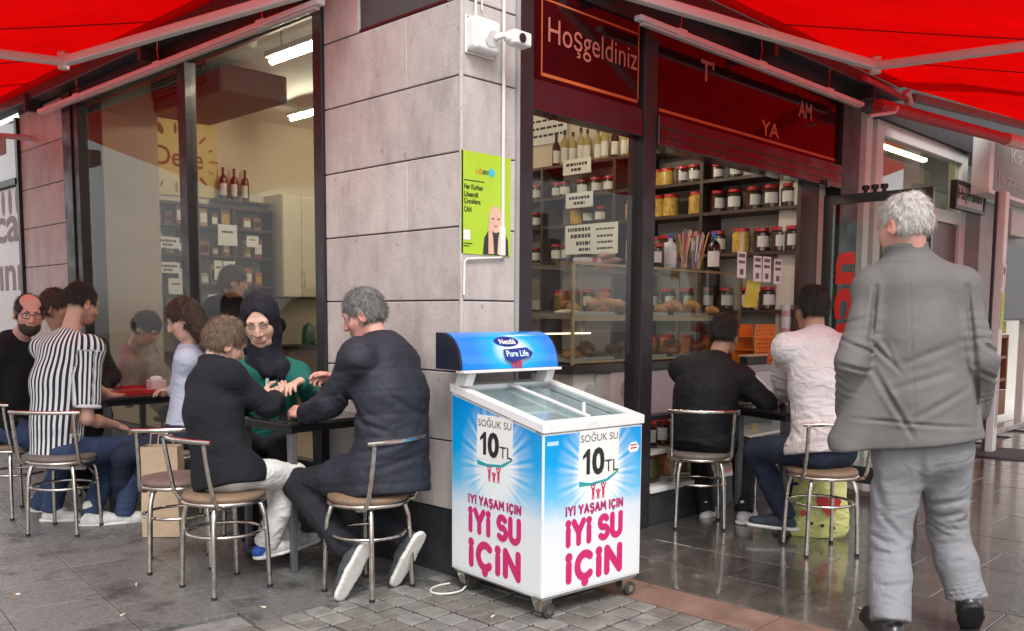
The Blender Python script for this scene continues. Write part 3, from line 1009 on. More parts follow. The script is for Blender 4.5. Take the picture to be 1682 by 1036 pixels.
# curved film standing 1.5 mm off the box front
cp = pr[1:-1]
vs, fs = [], []
for (yy, zz_) in cp:
    n_ = unit((yy - (FD + .05), zz_ - (cz0 - .03)))
    for x in (cx0 + .012, cx1 - .012):
        for off in (.0012, .0030): vs.append((x, yy + n_[0] * off, zz_ + n_[1] * off))
for i in range(len(cp) - 1):
    q = i * 4
    fs += [(q + 1, q + 3, q + 7, q + 5), (q, q + 4, q + 6, q + 2), (q, q + 1, q + 5, q + 4), (q + 2, q + 6, q + 7, q + 3)]
can_f = MB().add(vs, fs).build('sign_film', canopy_print(), can, world=False, smooth=True, ang=60)
MB().box((cx0 + .004, FD - .166, cz0 - .014), (cx1 - .004, FD - .10, cz0 - .001)).build('sign_edge', FWHITE, can, world=False, bev=.003)
# emblem on the curved sign, set on the film where it faces the street
ey_ = unit((0, .62, .78))
eo = np.array((.265, FD - .137, cz0 + .075))
DKBLUE = M('dark_blue_print', (.01, .03, .22), .35)
E_ = 1.4
flat(disc(0, .045 * E_, .055 * E_, .022 * E_), eo + (-.014, .002, .000), Xp, ey_, DKBLUE, can_f, 'emblem_oval', .003, False)
text('Nestlé', eo + (-.062, .027, .036), Xp, ey_, .096, .030, PAPER, can_f, .0, world=False, depth=.0052, fat=.0008)
flat([(-.05 * E_, -.022 * E_), (-.02 * E_, -.03 * E_), (.06 * E_, -.014 * E_), (.075 * E_, 0), (.05 * E_, .02 * E_), (-.055 * E_, .014 * E_)], eo + (.012, -.006, -.004), Xp, unit((0, .35, .94)), DKBLUE, can_f, 'emblem_banner', .004, False)
text('Pure Life', eo + (-.052, -.011, -.020), Xp, unit((0, .35, .94)), .135, .030, M('pale_cyan_print', (.65, .85, .92), .4), can_f, .0, world=False, depth=.0055, fat=.0008)
for dx in (-.022, .0, .022):
    flat([(-.007, 0), (.007, 0), (.005, .018), (.011, .032), (-.011, .032), (-.005, .018)], eo + (dx + .01, -.016, -.071), Xp, unit((0, .08, .99)), REDP, can_f, 'emblem_figure', .004, False)
for x in (.0, .50):
    MB().hexa([(x, FD - .10, ZK - .01), (x + .05, FD - .10, ZK - .01), (x + .05, FD - .02, ZK - .01), (x, FD - .02, ZK - .01),
               (x + .012, FD - .12, cz0 - .002), (x + .062, FD - .12, cz0 - .002), (x + .062, FD - .04, cz0 - .002), (x + .012, FD - .04, cz0 - .002)]).build('sign_post', FWHITE, fz, world=False, bev=.004)
# base frame, castors, trailing cable
MB().box((.01, .01, ZB - .012), (FW - .01, FD - .01, ZB - .001)).build('base_frame', M('base_grey', (.35, .35, .34), .5, var=.2, vs=10), fz, world=False)
TYRE = M('castor_tyre', (.04, .04, .042), .6)
for x, y in ((.05, .05), (FW - .05, .05), (.05, FD - .06), (FW - .05, FD - .06)):
    cst = MB().hexa([(x - .028, y - .02, .03), (x + .03, y - .02, .03), (x + .03, y + .02, .03), (x - .028, y + .02, .03),
                     (x - .045, y - .03, ZB - .013), (x + .03, y - .03, ZB - .013), (x + .03, y + .03, ZB - .013), (x - .045, y + .03, ZB - .013)]).build('castor', CHROME, fz, world=False, bev=.003)
    MB().cyl((x + .012, y - .031, .031), (x + .012, y - .006, .031), .031, n=20).build('castor_wheel', TYRE, cst, world=False, smooth=True)
    MB().cyl((x + .012, y - .034, .031), (x + .012, y - .031, .031), .016, n=14).build('castor_hub', CHROME, cst, world=False, smooth=True)
pts = [(-.02 - .10 * math.sin(t_) - .02 * t_ / 3, FD - .02 + .07 * math.cos(t_ * 1.0), .006) for t_ in np.linspace(-.4, 3.6, 22)]
MB().tube(pts + [(.05, FD - .06, .02), (.12, FD - .08, .09)], .005, 8).build('power_cable', M('white_cable', (.66, .64, .60), .5), fz, world=False, smooth=True)

# ------------------------------------------------------------------ goods and fittings inside the shop
WOOD = M('dark_shelf_wood', (.055, .028, .02), .5, var=.25, vs=6, st=(1, 1, 6), bump=.08, bs=40)
PANEL = M('grey_white_panel', (.55, .52, .47), .7, var=.06, vs=3)
RED_LID = M('red_lid', (.50, .025, .03), .35, coat=.2)
LABELP = M('jar_label', (.74, .72, .68), .6, var=.05, vs=9)
DARKG = M('dark_preserve', (.05, .025, .018), .2, coat=.6, var=.4, vs=30)
YELLOW = M('yellow_preserve', (.58, .36, .07), .25, coat=.6, var=.4, vs=35)
GREENJ = M('olive_preserve', (.16, .14, .035), .25, coat=.6, var=.4, vs=35)
ORANGE = M('orange_preserve', (.55, .17, .04), .3, coat=.5, var=.4, vs=30)
SX = 3.62


def shelf_unit(name, label, xs, ys, zs, depth, axis):
    """open shelving: uprights at ys, boards at zs; axis 'x' = front faces -x at xs, 'y' = front faces -y"""
    t = thing(name, label, 'shelf', (xs, ys[0], 0) if axis == 'x' else (ys[0], xs, 0))

    def bb(nm, a0, a1, d0, d1, z0, z1, mt):
        if axis == 'x': return box(nm, (d0, a0, z0), (d1, a1, z1), mt, t)
        return box(nm, (a0, d0, z0), (a1, d1, z1), mt, t)
    a0, a1 = min(ys), max(ys)
    bb('back_board', a0 + .02, a1 - .02, xs + depth - .02, xs + depth - .006, .05, max(zs), PANEL)
    for y in ys: bb('upright', y - .016, y + .016, xs, xs + depth - .021, .02, max(zs) + .014, WOOD)
    srt = sorted(ys)
    for z in zs:
        for p, q in zip(srt[:-1], srt[1:]): bb('board', p + .0165, q - .0165, xs + .004, xs + depth - .022, z - .013, z + .013, WOOD)
    return t


SY = [.11, .985, 1.64, 1.90, 2.78, 3.6]
SZ = [.55, .95, 1.35, 1.81, 2.153, 2.42, 2.72]
shelf_unit('wall_shelf', 'tall dark wood shelf of bottles and jars along the inner side wall', SX, SY, SZ, .32, 'x')

PROTO = {}
ORD = ['first', 'second', 'third', 'fourth', 'fifth', 'sixth', 'seventh', 'eighth', 'ninth', 'tenth', 'eleventh', 'twelfth', 'thirteenth', 'fourteenth', 'fifteenth', 'sixteenth', 'seventeenth', 'eighteenth', 'nineteenth', 'twentieth', 'twenty-first', 'twenty-second']


def jar(kind, loc, label, group, r=.062, h=.15):
    key = ('jar', kind, r, h)
    if key not in PROTO:
        content = dict(dark=DARKG, yellow=YELLOW, olive=GREENJ, orange=ORANGE)[kind]
        t = thing('preserve_jar', label, 'jar', loc, 0, group)
        MB().lathe([(r * .9, 0), (r, .008), (r, h * .78), (r * .8, h * .86), (r * .8, h * .88)], n=16).build('jar_body', content, t, world=False, smooth=True)
        MB().lathe([(r * .86, h * .865), (r * .86, h), (r * .82, h * 1.01)], n=16).build('lid', RED_LID, t, world=False, smooth=True)
        lb = MB()
        for k in range(6):
            a0, a1 = R(180 - 48 + k * 16), R(180 - 48 + k * 16 + 16)
            for rr in (r * 1.012,):
                lb.add([(rr * math.cos(a0), rr * math.sin(a0), h * .2), (rr * math.cos(a1), rr * math.sin(a1), h * .2), (rr * math.cos(a1), rr * math.sin(a1), h * .66), (rr * math.cos(a0), rr * math.sin(a0), h * .66)], [(3, 2, 1, 0)])
        if kind == 'dark': lb.build('label_sticker', LABELP, t, world=False)
        PROTO[key] = t
    else:
        t = copy_tree(PROTO[key])
        t.location = loc
        tag(t, label, 'jar', group)
    t.rotation_euler = (0, 0, R(random.uniform(20, 60)))
    return t


def bottle(kind, loc, label, group, h=.33, r=.04):
    key = ('bottle', kind, h, r)
    if key not in PROTO:
        body = dict(dark=M('dark_glass_bottle', (.015, .012, .012), .12, coat=.5), pale=M('oil_glass_bottle', (.42, .34, .14), .15, coat=.5, var=.1),
                    wine=M('wine_glass_bottle', (.10, .012, .014), .12, coat=.5), water=M('water_bottle', (.62, .66, .68), .15, coat=.4),
                    black=M('cola_bottle', (.012, .010, .010), .12, coat=.6))[kind]
        cap = dict(dark=BLACK, pale=BLACK, wine=M('wine_capsule', (.16, .015, .02), .4), water=M('blue_cap', (.05, .12, .5), .4), black=M('blue_cap', (.05, .12, .5), .4))[kind]
        t = thing('glass_bottle', label, 'bottle', loc, 0, group)
        MB().lathe([(r * .9, 0), (r, .008), (r, h * .62), (r * .85, h * .69), (r * .36, h * .78), (r * .33, h * .93)], n=16).build('bottle_body', body, t, world=False, smooth=True)
        MB().lathe([(r * .38, h * .86), (r * .38, h), (r * .3, h * 1.004)], n=12).build('cap', cap, t, world=False, smooth=True)
        lb = MB()
        for k in range(6):
            a0, a1 = R(180 - 60 + k * 20), R(180 - 60 + k * 20 + 20)
            rr = r * 1.015
            lb.add([(rr * math.cos(a0), rr * math.sin(a0), h * .12), (rr * math.cos(a1), rr * math.sin(a1), h * .12), (rr * math.cos(a1), rr * math.sin(a1), h * .5), (rr * math.cos(a0), rr * math.sin(a0), h * .5)], [(3, 2, 1, 0)])
        lb.build('label_sticker', LABELP, t, world=False)
        PROTO[key] = t
    else:
        t = copy_tree(PROTO[key])
        t.location = loc
        tag(t, label, 'bottle', group)
    t.rotation_euler = (0, 0, R(random.uniform(20, 60)))
    return t


y = 2.70
for k in range(11):
    dark = k in (0, 7)
    bottle('dark' if dark else 'pale', (SX + .12 + random.uniform(-.02, .02), y, 2.734),
           'dark syrup bottle on the top wall shelf, %s bottle from the left' % ORD[k] if dark else 'pale oil bottle on the top wall shelf, %s bottle from the left' % ORD[k],
           'dark bottles on the top shelf' if dark else 'oil bottles on the top shelf', h=.31 + random.choice((0, 0, .03)))
    y -= .098 + random.uniform(-.008, .012)


def row(ys, z, kinds, label, group, r=.062, h=.15):
    for k, yy in enumerate(ys):
        jar(kinds[k % len(kinds)], (SX + .10 + random.uniform(0, .03), yy, z + .014), label + (', %s from the left' % ORD[k] if len(ys) > 1 else ''), group, r, h)


row([2.70, 2.58, 2.36, 2.20, 2.05], 2.42, ['dark'], 'red lidded dark jar with white label under the bottle shelf', 'labelled jars under the bottles')
row([2.42], 2.153, ['yellow'], 'single yellow pickle jar between two price notices', None, .07, .17)
row([2.30, 2.15], 2.153, ['dark'], 'dark jar beside the yellow pickle jar', 'dark jars beside the yellow jar')
row([1.52, 1.40], 2.42, ['yellow'], 'yellow preserve jar on the upper middle shelf', 'yellow jars, upper middle shelf')
row([1.25, 1.12], 2.42, ['dark'], 'dark preserve jar on the upper middle shelf', 'dark jars, upper middle shelf')
row([1.77], 2.153, ['yellow'], 'yellow preserve jar in the narrow shelf bay', None, .075, .18)
row([1.50, 1.36, 1.10], 2.153, ['yellow'], 'large yellow preserve jar on the lower middle shelf', 'yellow jars, lower middle shelf', .072, .19)
row([.90, .72], 2.42, ['dark'], 'labelled dark jar on the upper right shelf by the door', 'upper right jars', .06, .13)
row([.90, .74, .56, .40, .25], 2.153, ['dark'], 'labelled dark jar in the row of five by the door', 'row of five jars by the door', .066, .18)
row([.88, .48, .33, .20], 1.81, ['dark'], 'red lidded dark jar below the row of five', 'lower right jars', .07, .19)
row([.66], 1.81, ['yellow'], 'yellow jar between dark jars on the lower right shelf', None, .075, .20)
row([2.68, 2.55, 2.42], 1.81, ['dark'], 'black capped jar on the shelf behind the paper notice', 'jars behind the notice', .06, .17)
row([2.62, 2.45], 1.35, ['olive'], 'olive jar low on the wall shelf behind the display case', 'olive jars', .06, .17)
for z, k1, n_ in ((1.35, 'dark', 7), (.95, 'orange', 8)):
    row([1.55 - i * .19 for i in range(n_)], z, [k1], '%s jar low on the wall shelf behind the counter' % k1, 'low %s jars' % k1, .065, .18)
row([1.52, 1.38, 1.22, 1.08], 1.81, ['olive', 'dark'], 'jar on the middle shelf right behind the straws', 'jars behind the straws', .066, .18)
row([2.62, 2.28, 2.06], 1.35, ['orange', 'dark'], 'jar low on the wall shelf left of the pastries', 'low jars left of the pastries', .07, .19)
row([3.45, 3.3, 3.1, 2.95], 2.42, ['dark'], 'dark jar on the leftmost wall shelf bay', 'leftmost bay jars')
row([3.45, 3.3, 3.1, 2.95], 2.153, ['dark'], 'dark jar in the second leftmost shelf bay', 'second leftmost bay jars')
row([3.45, 3.3, 3.1, 2.95], 1.81, ['dark'], 'dark jar low in the leftmost shelf bay', 'low leftmost bay jars')


def notice(name, label, o, ex, w, h, lines, tilt=0., group=None, cat='notice'):
    """paper notice with print too small to read"""
    o, ex = np.array(o, float), np.array(ex, float)
    ey = np.array((0, 0, 1.))
    t = thing(name, label, cat, o, 0, group)
    flat(rect(0, 0, w, h), o, ex, ey, PAPER, t, 'sheet', .002)
    ez = np.cross(unit(ex), ey)
    for k, (u0, u1, v0, v1) in enumerate(lines):
        x = u0
        while x < u1 - .03:
            wl = random.uniform(.05, .12)
            flat(rect(x * w, v0 * h, min(x + wl, u1) * w, v1 * h), o + ez * .0021, ex, ey, INK, t, 'printed_word', .0006)
            x += wl + .025
    return t


L2 = [(.12, .88, .55, .75), (.3, .7, .2, .4)]
notice('price_notice', 'white price notice stuck on the edge of the bottle shelf', (SX - .012, 2.50, 2.62), Yn, .34, .14, L2)
notice('price_notice', 'white price notice hung above the yellow pickle jar', (SX - .012, 2.46, 2.31), Yn, .33, .14, L2)
notice('price_notice', 'large paper notice pair across the wall shelf uprights', (SX - .016, 2.46, 1.88), Yn, .34, .27, [(.1, .9, .78, .9), (.2, .9, .55, .68), (.4, .9, .3, .43), (.5, .9, .1, .2)])
notice('price_notice', 'handwritten cream notice beside the large paper notice', (SX - .020, 2.13, 1.87), Yn, .30, .28, [(.15, .85, .78, .84), (.2, .8, .55, .62), (.2, .8, .35, .42), (.2, .8, .15, .22)])
notice('wall_notice', 'cream wall board with printed lines above the bottles', (3.93, 3.35, 3.02), Yn, .62, .30, [(.05, .9, .75, .82), (.05, .95, .5, .58), (.05, .9, .25, .33)])
# hung cards on the right and the yellow card
for k, (x, yy, z) in enumerate(((2.89, .20, 1.585), (3.12, .20, 1.565), (3.24, .19, 1.565), (3.43, .20, 1.555))):
    notice('price_card', ('white price card hung over the counter, first from the left', 'white price card, second from the left over the counter', 'white price card, third from the left over the counter', 'white price card hung nearest the cream post')[k],
           (x, yy, z), Xp, .12, .19, [(.15, .85, .78, .92), (.15, .85, .55, .66), (.3, .7, .12, .34)])
yc = thing('yellow_card', 'plain yellow card hung over the counter below the white price cards', 'card', (3.05, .24, 1.35))
flat([(0, 0), (.20, 0), (.25, .20), (.06, .20)], (3.05, .24, 1.375), Xp, Zp, M('yellow_card', (.62, .50, .02), .4, coat=.3), yc, 'sheet', .003)

# ------------------------------------------------------------------ counter and pastry case
cn = thing('shop_counter', 'white panelled counter with black top behind the shop window', 'counter', (2.4, .7, 0))
box('counter_body', (1.46, .52, .012), (3.55, 1.12, .93), M('counter_white', (.80, .77, .75), .45, var=.06, vs=3), cn, bev=.004)
box('counter_top', (1.38, .47, .931), (3.6, 1.16, .99), M('black_counter_top', (.02, .016, .016), .3, coat=.3), cn, bev=.006)
PRINT_G = M('pale_grey_print', (.52, .49, .48), .5)
flat(disc(1.62, .80, .055, .06), (0, .519, 0), Xp, Zp, PRINT_G, cn, 'printed_figure', .001)
flat([(1.52, .60), (1.75, .60), (1.72, .70), (1.65, .745), (1.58, .735)], (0, .519, 0), Xp, Zp, PRINT_G, cn, 'printed_figure', .001)
box('counter_face_panel', (1.66, .49, .45), (3.5, .5185, .92), M('counter_grey', (.50, .49, .49), .5, var=.06, vs=3), cn)
nt = thing('price_poster', 'white poster with a grey disc and red price figures on the counter front', 'poster', (1.9, .48, .7))
flat(rect(1.80, .55, 2.20, .93), (0, .489, 0), Xp, Zp, PAPER, nt, 'sheet', .002)
flat(disc(2.0, .80, .09, .085), (0, .4865, 0), Xp, Zp, M('grey_disc_print', (.45, .45, .45), .6), nt, 'printed_disc', .0008)
text('40 TL', (1.90, .4865, .60), Xp, Zp, .2, .07, M('red_price_print', (.55, .03, .05), .5), nt, .01)
cs = thing('pastry_case', 'glass display case of breads and pastries standing on the counter', 'display case', (2.4, .75, .99))
C0, C1, D0, D1 = 1.42, 3.46, .50, 1.08
GOLDF = M('brass_case_frame', (.40, .30, .17), .35, metal=.6, var=.1, vs=10)
for x in (C0, 2.2, C1):
    for y_ in (D0, D1): box('case_post', (x - .009, y_ - .009, .991), (x + .009, y_ + .009, 1.63), GOLDF, cs)
for y_ in (D0, D1):
    for z in (1.0, 1.63): box('case_rail', (C0, y_ - .008, z), (C1, y_ + .008, z + .014), GOLDF, cs)
box('case_shelf', (C0 + .012, D0 + .011, 1.285), (C1 - .012, D1 - .011, 1.30), GOLDF, cs)
box('case_shelf_edge', (C0 + .012, D0 - .0, 1.272), (C1 - .012, D0 + .010, 1.312), GOLDF, cs)
box('case_pane', (C0, D0 - .014, 1.014), (C1, D0 - .009, 1.63), GLASS_CASE, cs)
box('case_pane', (C0, D0 - .014, 1.645), (C1, D1 + .012, 1.651), GLASS_CASE, cs)
for x in (C0 - .014, C1 + .009): box('case_pane', (x, D0, 1.014), (x + .005, D1, 1.63), GLASS_CASE, cs)
LED = M('warm_case_lamp', (1.0, .84, .55), .5, emit=2.2)
box('case_lamp', (1.62, D1 - .05, 1.172), (2.25, D1 - .035, 1.182), LED, cs)
TRAY = M('steel_tray', (.4, .38, .36), .35, metal=.8)
BREAD = [M('bread_%d' % i, c, .55, var=.35, vs=18, bump=.5, bs=40, coat=.15) for i, c in enumerate(((.42, .19, .06), (.34, .13, .045), (.50, .27, .10), (.17, .075, .04)))]
for z, lab in ((1.302, 'steel tray on the upper case shelf'), (1.0, 'steel tray on the case floor')):
    for k, x in enumerate((1.48, 2.1, 2.62)):
        t = thing('baking_tray', ('left ', 'middle ', 'right ')[k] + lab, 'tray', (x, .7, z))
        box('tray_base', (x, .56, z + .001), (x + .44, 1.0, z + .012), TRAY, t)
        for q in (((x, .552, z), (x + .44, .559, z + .03)), ((x, 1.001, z), (x + .44, 1.008, z + .03))): box('tray_rim', *q, TRAY, t)


def roll(name, label, group, loc, mat, kind):
    t = MB()
    n1 = 9
    L_ = random.uniform(.12, .17)
    a_ = random.uniform(0, 3.1)
    pts, rr = [], []
    for i in range(n1):
        u = i / (n1 - 1) * 2 - 1
        pts.append((loc[0] + math.cos(a_) * L_ * .5 * u, loc[1] + math.sin(a_) * L_ * .5 * u + .02 * (1 - u * u), loc[2] + .025 + .012 * (1 - u * u)))
        rr.append(max(.008, .036 * math.sqrt(max(.02, 1 - u * u)) * (1 + .12 * math.sin(i * 2.6))))
    o = t.tube(pts, rr, 10).build(name, mat, smooth=True, ang=80)
    return tag(o, label, 'bread', group)


for k in range(22):
    x = 1.62 + k * .082
    roll('pastry', 'golden pastry on the upper case shelf, %s from the left' % ORD[k], 'pastries on the upper case shelf', (x + random.uniform(-.02, .02), .62 + random.uniform(0, .2), 1.318 + (k % 3) * .018), BREAD[k % 3], 0)
for k in range(14):
    roll('bun', 'dark brown bun on the case floor, %s from the left' % ORD[k], 'buns on the case floor', (1.6 + k * .12, .62 + random.uniform(0, .2), 1.016 + (k % 3) * .022), BREAD[3 if k % 3 else 1], 0)
t = thing('bread_pile', 'pale flat bread lying left of the upper pastries', 'bread', (1.6, .7, 1.31))
MB().ell((1.56, .66, 1.325), (.1, .09, .022)).build('loaf', M('pale_bread', (.62, .52, .40), .6, var=.15, vs=14, bump=.3), t, smooth=True)
# things standing on the case
jar('dark', (2.46, .60, 1.652), 'red lidded black jar standing on the glass case beside the post', None, .055, .17)
bottle('water', (2.15, .60, 1.652), 'water bottle with red and white label on the glass case behind the post', None, .27, .035)
bottle('water', (2.60, .58, 1.652), 'stout clear bottle on the glass case left of the straws', None, .25, .045)
bottle('black', (3.22, .60, 1.652), 'black drink bottle with blue cap beside the straws', None, .31, .05)
st_ = thing('straw_holder', 'clear holder of colourful drinking straws on the glass case', 'straws', (2.85, .60, 1.652))
MB().lathe([(.05, 0), (.055, .13), (.051, .13), (.047, .006)], (2.80, .60, 1.652), 16).build('cup', GLASS_CASE, st_, smooth=True)
MB().lathe([(.05, 0), (.055, .15), (.051, .15), (.047, .006)], (2.98, .60, 1.652), 16).build('cup', GLASS_CASE, st_, smooth=True)
SC = [M('straw_%d' % i, c, .4) for i, c in enumerate(((.6, .05, .06), (.7, .62, .5), (.1, .14, .5), (.65, .45, .1), (.62, .3, .3)))]
for k in range(36):
    bx = 2.80 if k < 16 else 2.98
    a_ = random.uniform(0, 6.28)
    r_ = random.uniform(0, .03)
    l_ = random.uniform(-.10, .10) if k < 16 else random.uniform(-.03, .09)
    MB().tube([(bx + r_ * math.cos(a_), .60 + r_ * math.sin(a_), 1.665), (bx + l_, .60 + random.uniform(-.05, .05), 1.652 + random.uniform(.22, .30))], .0055, 6).build('straw', SC[k % 5], st_)
t = thing('tissue_pack', 'red and white packet lying on the glass case', 'packet', (1.7, .6, 1.652))
box('pack', (1.60, .56, 1.653), (1.78, .66, 1.682), M('packet_white', (.7, .68, .66), .4), t, bev=.006)
box('pack_band', (1.68, .5595, 1.6525), (1.73, .6605, 1.6828), RED_LID, t)
t = thing('napkin_heap', 'heap of pink napkins behind the packet on the glass case', 'napkins', (1.84, .7, 1.652))
for k in range(7): MB().ell((1.92 + .03 * math.sin(k), .62 + .03 * math.cos(k * 2), 1.668 + k * .009), (.075 - k * .008, .06, .014)).build('napkin', M('pink_napkin', (.62, .42, .40), .8), t, smooth=True)
box('counter_end', (2.96, .14, .90), (3.69, .468, .948), M('grey_counter_end', (.30, .30, .30), .4), cn, bev=.004)
box('counter_end_face', (2.97, .145, .70), (3.68, .46, .899), M('counter_grey', (.50, .49, .49), .5), cn)
# orange crates, cup tower and dark tray at the right end of the counter
OR = M('orange_plastic', (.80, .20, .02), .4, coat=.2)
for k in range(3):
    t = thing('orange_crate', ('lowest', 'middle', 'topmost')[k] + ' orange slatted basket in the stack at the counter end', 'crate', (3.42, .3, .95 + k * .1), group='orange baskets on the counter')
    z0 = .949 + k * .1
    for a0 in np.linspace(3.27, 3.55, 8): box('slat', (a0, .25, z0), (a0 + .016, .258, z0 + .095), OR, t)
    for z in (z0, z0 + .03, z0 + .06, z0 + .088): box('rail', (3.265, .242, z), (3.575, .2495, z + .009), OR, t)
    box('basket_back', (3.27, .44, z0), (3.57, .448, z0 + .095), OR, t)
    box('basket_floor', (3.27, .259, z0), (3.57, .439, z0 + .006), OR, t)
t = thing('cup_dispenser', 'tall clear dispenser of pink and white paper cups by the cream post', 'dispenser', (3.63, .19, .949))
for k in range(9): MB().lathe([(.032, 0), (.042, .085), (.038, .085), (.030, .004)], (3.63, .19, .952 + k * .045), 14).build('cup', M('cup_%d' % (k % 3), ((.75, .72, .7), (.66, .30, .36), (.7, .66, .66))[k % 3], .5), t, smooth=True)
MB().lathe([(.05, 0), (.05, .45), (.047, .45), (.047, .003)], (3.63, .19, .949), 18).build('tube', GLASS_CASE, t, smooth=True)
t = thing('pastry_box', 'dark tray with paper sheet in front of the orange baskets', 'tray', (3.2, .2, .95))
box('tray_body', (3.02, .17, .949), (3.32, .235, 1.01), BLACK, t, bev=.004)
box('paper_liner', (3.0, .165, 1.011), (3.32, .238, 1.025), M('brown_paper', (.52, .34, .2), .7, var=.1), t)
# shop goods under the counter, behind the low glass
for k in range(5):
    jar('olive' if k % 2 else 'orange', (1.74 + k * .19, .25, .236), ('olive pickle jar low in the front showcase, %s from the left' % ORD[k], 'orange pickle jar low in the front showcase, %s from the left' % ORD[k])[0 if k % 2 else 1], ('olive', 'orange')[0 if k % 2 else 1] + ' showcase jars', .07, .17)
for k in range(6):
    jar('dark', (1.70 + k * .18, .24, .449), 'dark jar on the upper showcase shelf, %s from the left' % ORD[k], 'upper showcase jars', .07, .18)
for k, x in enumerate((2.72, 2.98, 3.25)):
    t = thing('food_pack', ('bag of yellow preserves low in the showcase, left', 'bag of yellow preserves low in the showcase, middle', 'bag of yellow preserves low in the showcase, right')[k], 'bag', (x, .2, .236))
    MB().lathe([(.06, 0), (.085, .03), (.088, .12), (.06, .2), (.015, .235), (.03, .26)], (x, .23, .237), 12).build('bag_body', YELLOW, t, smooth=True, ang=80)
cp_ = thing('cream_post', 'pale cream column at the right end of the shop opening', 'column', (3.78, .14, 0))
box('column_shaft', (3.70, .15, .012), (3.95, .32, 2.6), M('cream_column', (.66, .62, .56), .6, var=.05), cp_, bev=.006)

# ------------------------------------------------------------------ seen through the left window
shelf_unit('back_shelf', 'dark shelf unit with boxes and price cards on the back wall', 5.66, [.94, 1.45, 1.95, 2.42], [.5, .9, 1.25, 1.6, 1.9, 2.2, 2.42], .30, 'y')
BOXC = [M('carton_%d' % i, c, .6, var=.2, vs=12) for i, c in enumerate(((.30, .12, .06), (.40, .24, .10), (.10, .06, .05), (.45, .40, .32), (.22, .05, .04)))]
k = 0
for lv, z in (('lowest', 1.25), ('second lowest', 1.6), ('second highest', 1.9), ('highest', 2.2)):
    k = 0
    for x in np.arange(1.0, 2.36, .125):
        if abs(x - 1.45) < .07 or abs(x - 1.95) < .07: continue
        h_ = random.uniform(.1, .22)
        w_ = random.uniform(.07, .105)
        t = thing('goods_box', 'packaged box on the %s filled board of the back shelf, %s from the left' % (lv, ORD[k]), 'box', (x, 5.75, z + .014), 0, 'boxes on the back shelf')
        MB().box((-w_ / 2, -.05, 0), (w_ / 2, .05, h_)).build('carton', random.choice(BOXC), t, world=False, bev=.003)
        MB().box((-w_ / 2 + .01, -.0525, h_ * .2), (w_ / 2 - .01, -.0503, h_ * .7)).build('carton_label', random.choice((LABELP, LABELP, YELLOW, DARKG)), t, world=False)
        k += 1
for nm, x, z, w, h in (('upper', 1.08, 1.96, .25, .11), ('lower', 1.085, 1.71, .24, .11)):
    notice('price_notice', 'white price strip on the back shelf unit, the %s one' % nm, (x, 5.645, z), Xp, w, h, L2)
for k, (x, z, w, h) in enumerate(((.95, 1.53, .15, .17), (1.20, 1.50, .16, .16), (1.75, 2.02, .22, .22), (2.08, 2.02, .14, .12), (1.70, 1.66, .09, .20), (1.80, 1.66, .14, .2), (1.62, 1.36, .12, .15))):
    notice('shelf_card', 'white card on the back shelf unit, %s' % ('low at the left end', 'low beside the left one', 'large and high in the middle', 'high at the right', 'narrow in the middle', 'upright in the middle', 'lowest in the middle')[k], (x, 5.640, z), Xp, w, h, [(.2, .8, .6, .7)])
bn = thing('wall_banner', 'yellow wall banner reading Dene with leaf drawings above the back shelf', 'banner', (1.4, 5.97, 2.55))
flat([(.93, 2.52), (1.95, 2.545), (1.95, 3.44), (.93, 3.44)], (0, 5.985, 0), Xp, Zp, M('banner_yellow', (.70, .58, .26), .6, var=.08, vs=2), bn, 'sheet', .004)
BRWN = M('banner_brown', (.26, .09, .05), .6)
text('Dene', (1.26, 5.979, 2.83), Xp, Zp, .52, .20, BRWN, bn, .012)
for k in range(16):
    a_ = k / 16 * 6.283
    cx_, cz_ = 1.48 + .42 * math.cos(a_), 2.92 + .30 * math.sin(a_)
    ca_, sa_ = math.cos(a_), math.sin(a_)
    l_, w_ = ((.06, .016), (.035, .010))[k % 2]
    if k in (3, 10, 5): l_, w_ = .06, .035
    flat([(cx_ + l_ * ca_ * math.cos(q) - w_ * sa_ * math.sin(q), cz_ + l_ * sa_ * math.cos(q) + w_ * ca_ * math.sin(q)) for q in np.linspace(0, 6.283, 12, endpoint=False)], (0, 5.980, 0), Xp, Zp, BRWN if k % 3 else M('banner_ochre', (.42, .22, .06), .6), bn, 'leaf_print', .0012)
lg = thing('wall_ledge', 'narrow dark ledge on the back wall carrying three wine bottles', 'ledge', (2.1, 5.9, 2.5))
box('board', (1.86, 5.84, 2.505), (2.5, 5.995, 2.53), WOOD, lg)
for x, q in ((1.97, 'left'), (2.10, 'middle'), (2.23, 'right')): bottle('wine', (x, 5.91, 2.531), '%s of three wine bottles on the back wall ledge' % q, 'wine bottles on the ledge', .34, .042)
kc = thing('wall_cabinet', 'cream wall cabinet with two doors and slim handles at the back', 'cabinet', (2.8, 5.8, 1.5))
CAB = M('cabinet_cream', (.66, .58, .42), .5, var=.05, vs=3)
box('carcass', (2.50, 5.62, 1.50), (3.45, 5.995, 2.62), CAB, kc)
for x0, x1 in ((2.505, 2.735), (2.742, 2.97), (2.977, 3.2), (3.207, 3.44)): box('cabinet_door', (x0, 5.600, 1.505), (x1, 5.618, 2.61), CAB, kc, bev=.003)
for x in (2.72, 2.757): MB().tube([(x, 5.60, 1.60), (x, 5.575, 1.61), (x, 5.575, 1.78), (x, 5.60, 1.79)], .006, 8).build('handle', CHROME, kc, smooth=True)
box('underside_strip', (2.50, 5.625, 1.485), (3.45, 5.99, 1.499), BLACK, kc)  # black strip along the bottom of the cabinet
kb = thing('kitchen_counter', 'low kitchen counter with a kettle below the cream cabinet', 'counter', (2.9, 5.7, 0))
box('base_unit', (2.46, 5.45, .012), (3.45, 5.995, .92), M('counter_brown', (.16, .11, .08), .5, var=.1), kb)
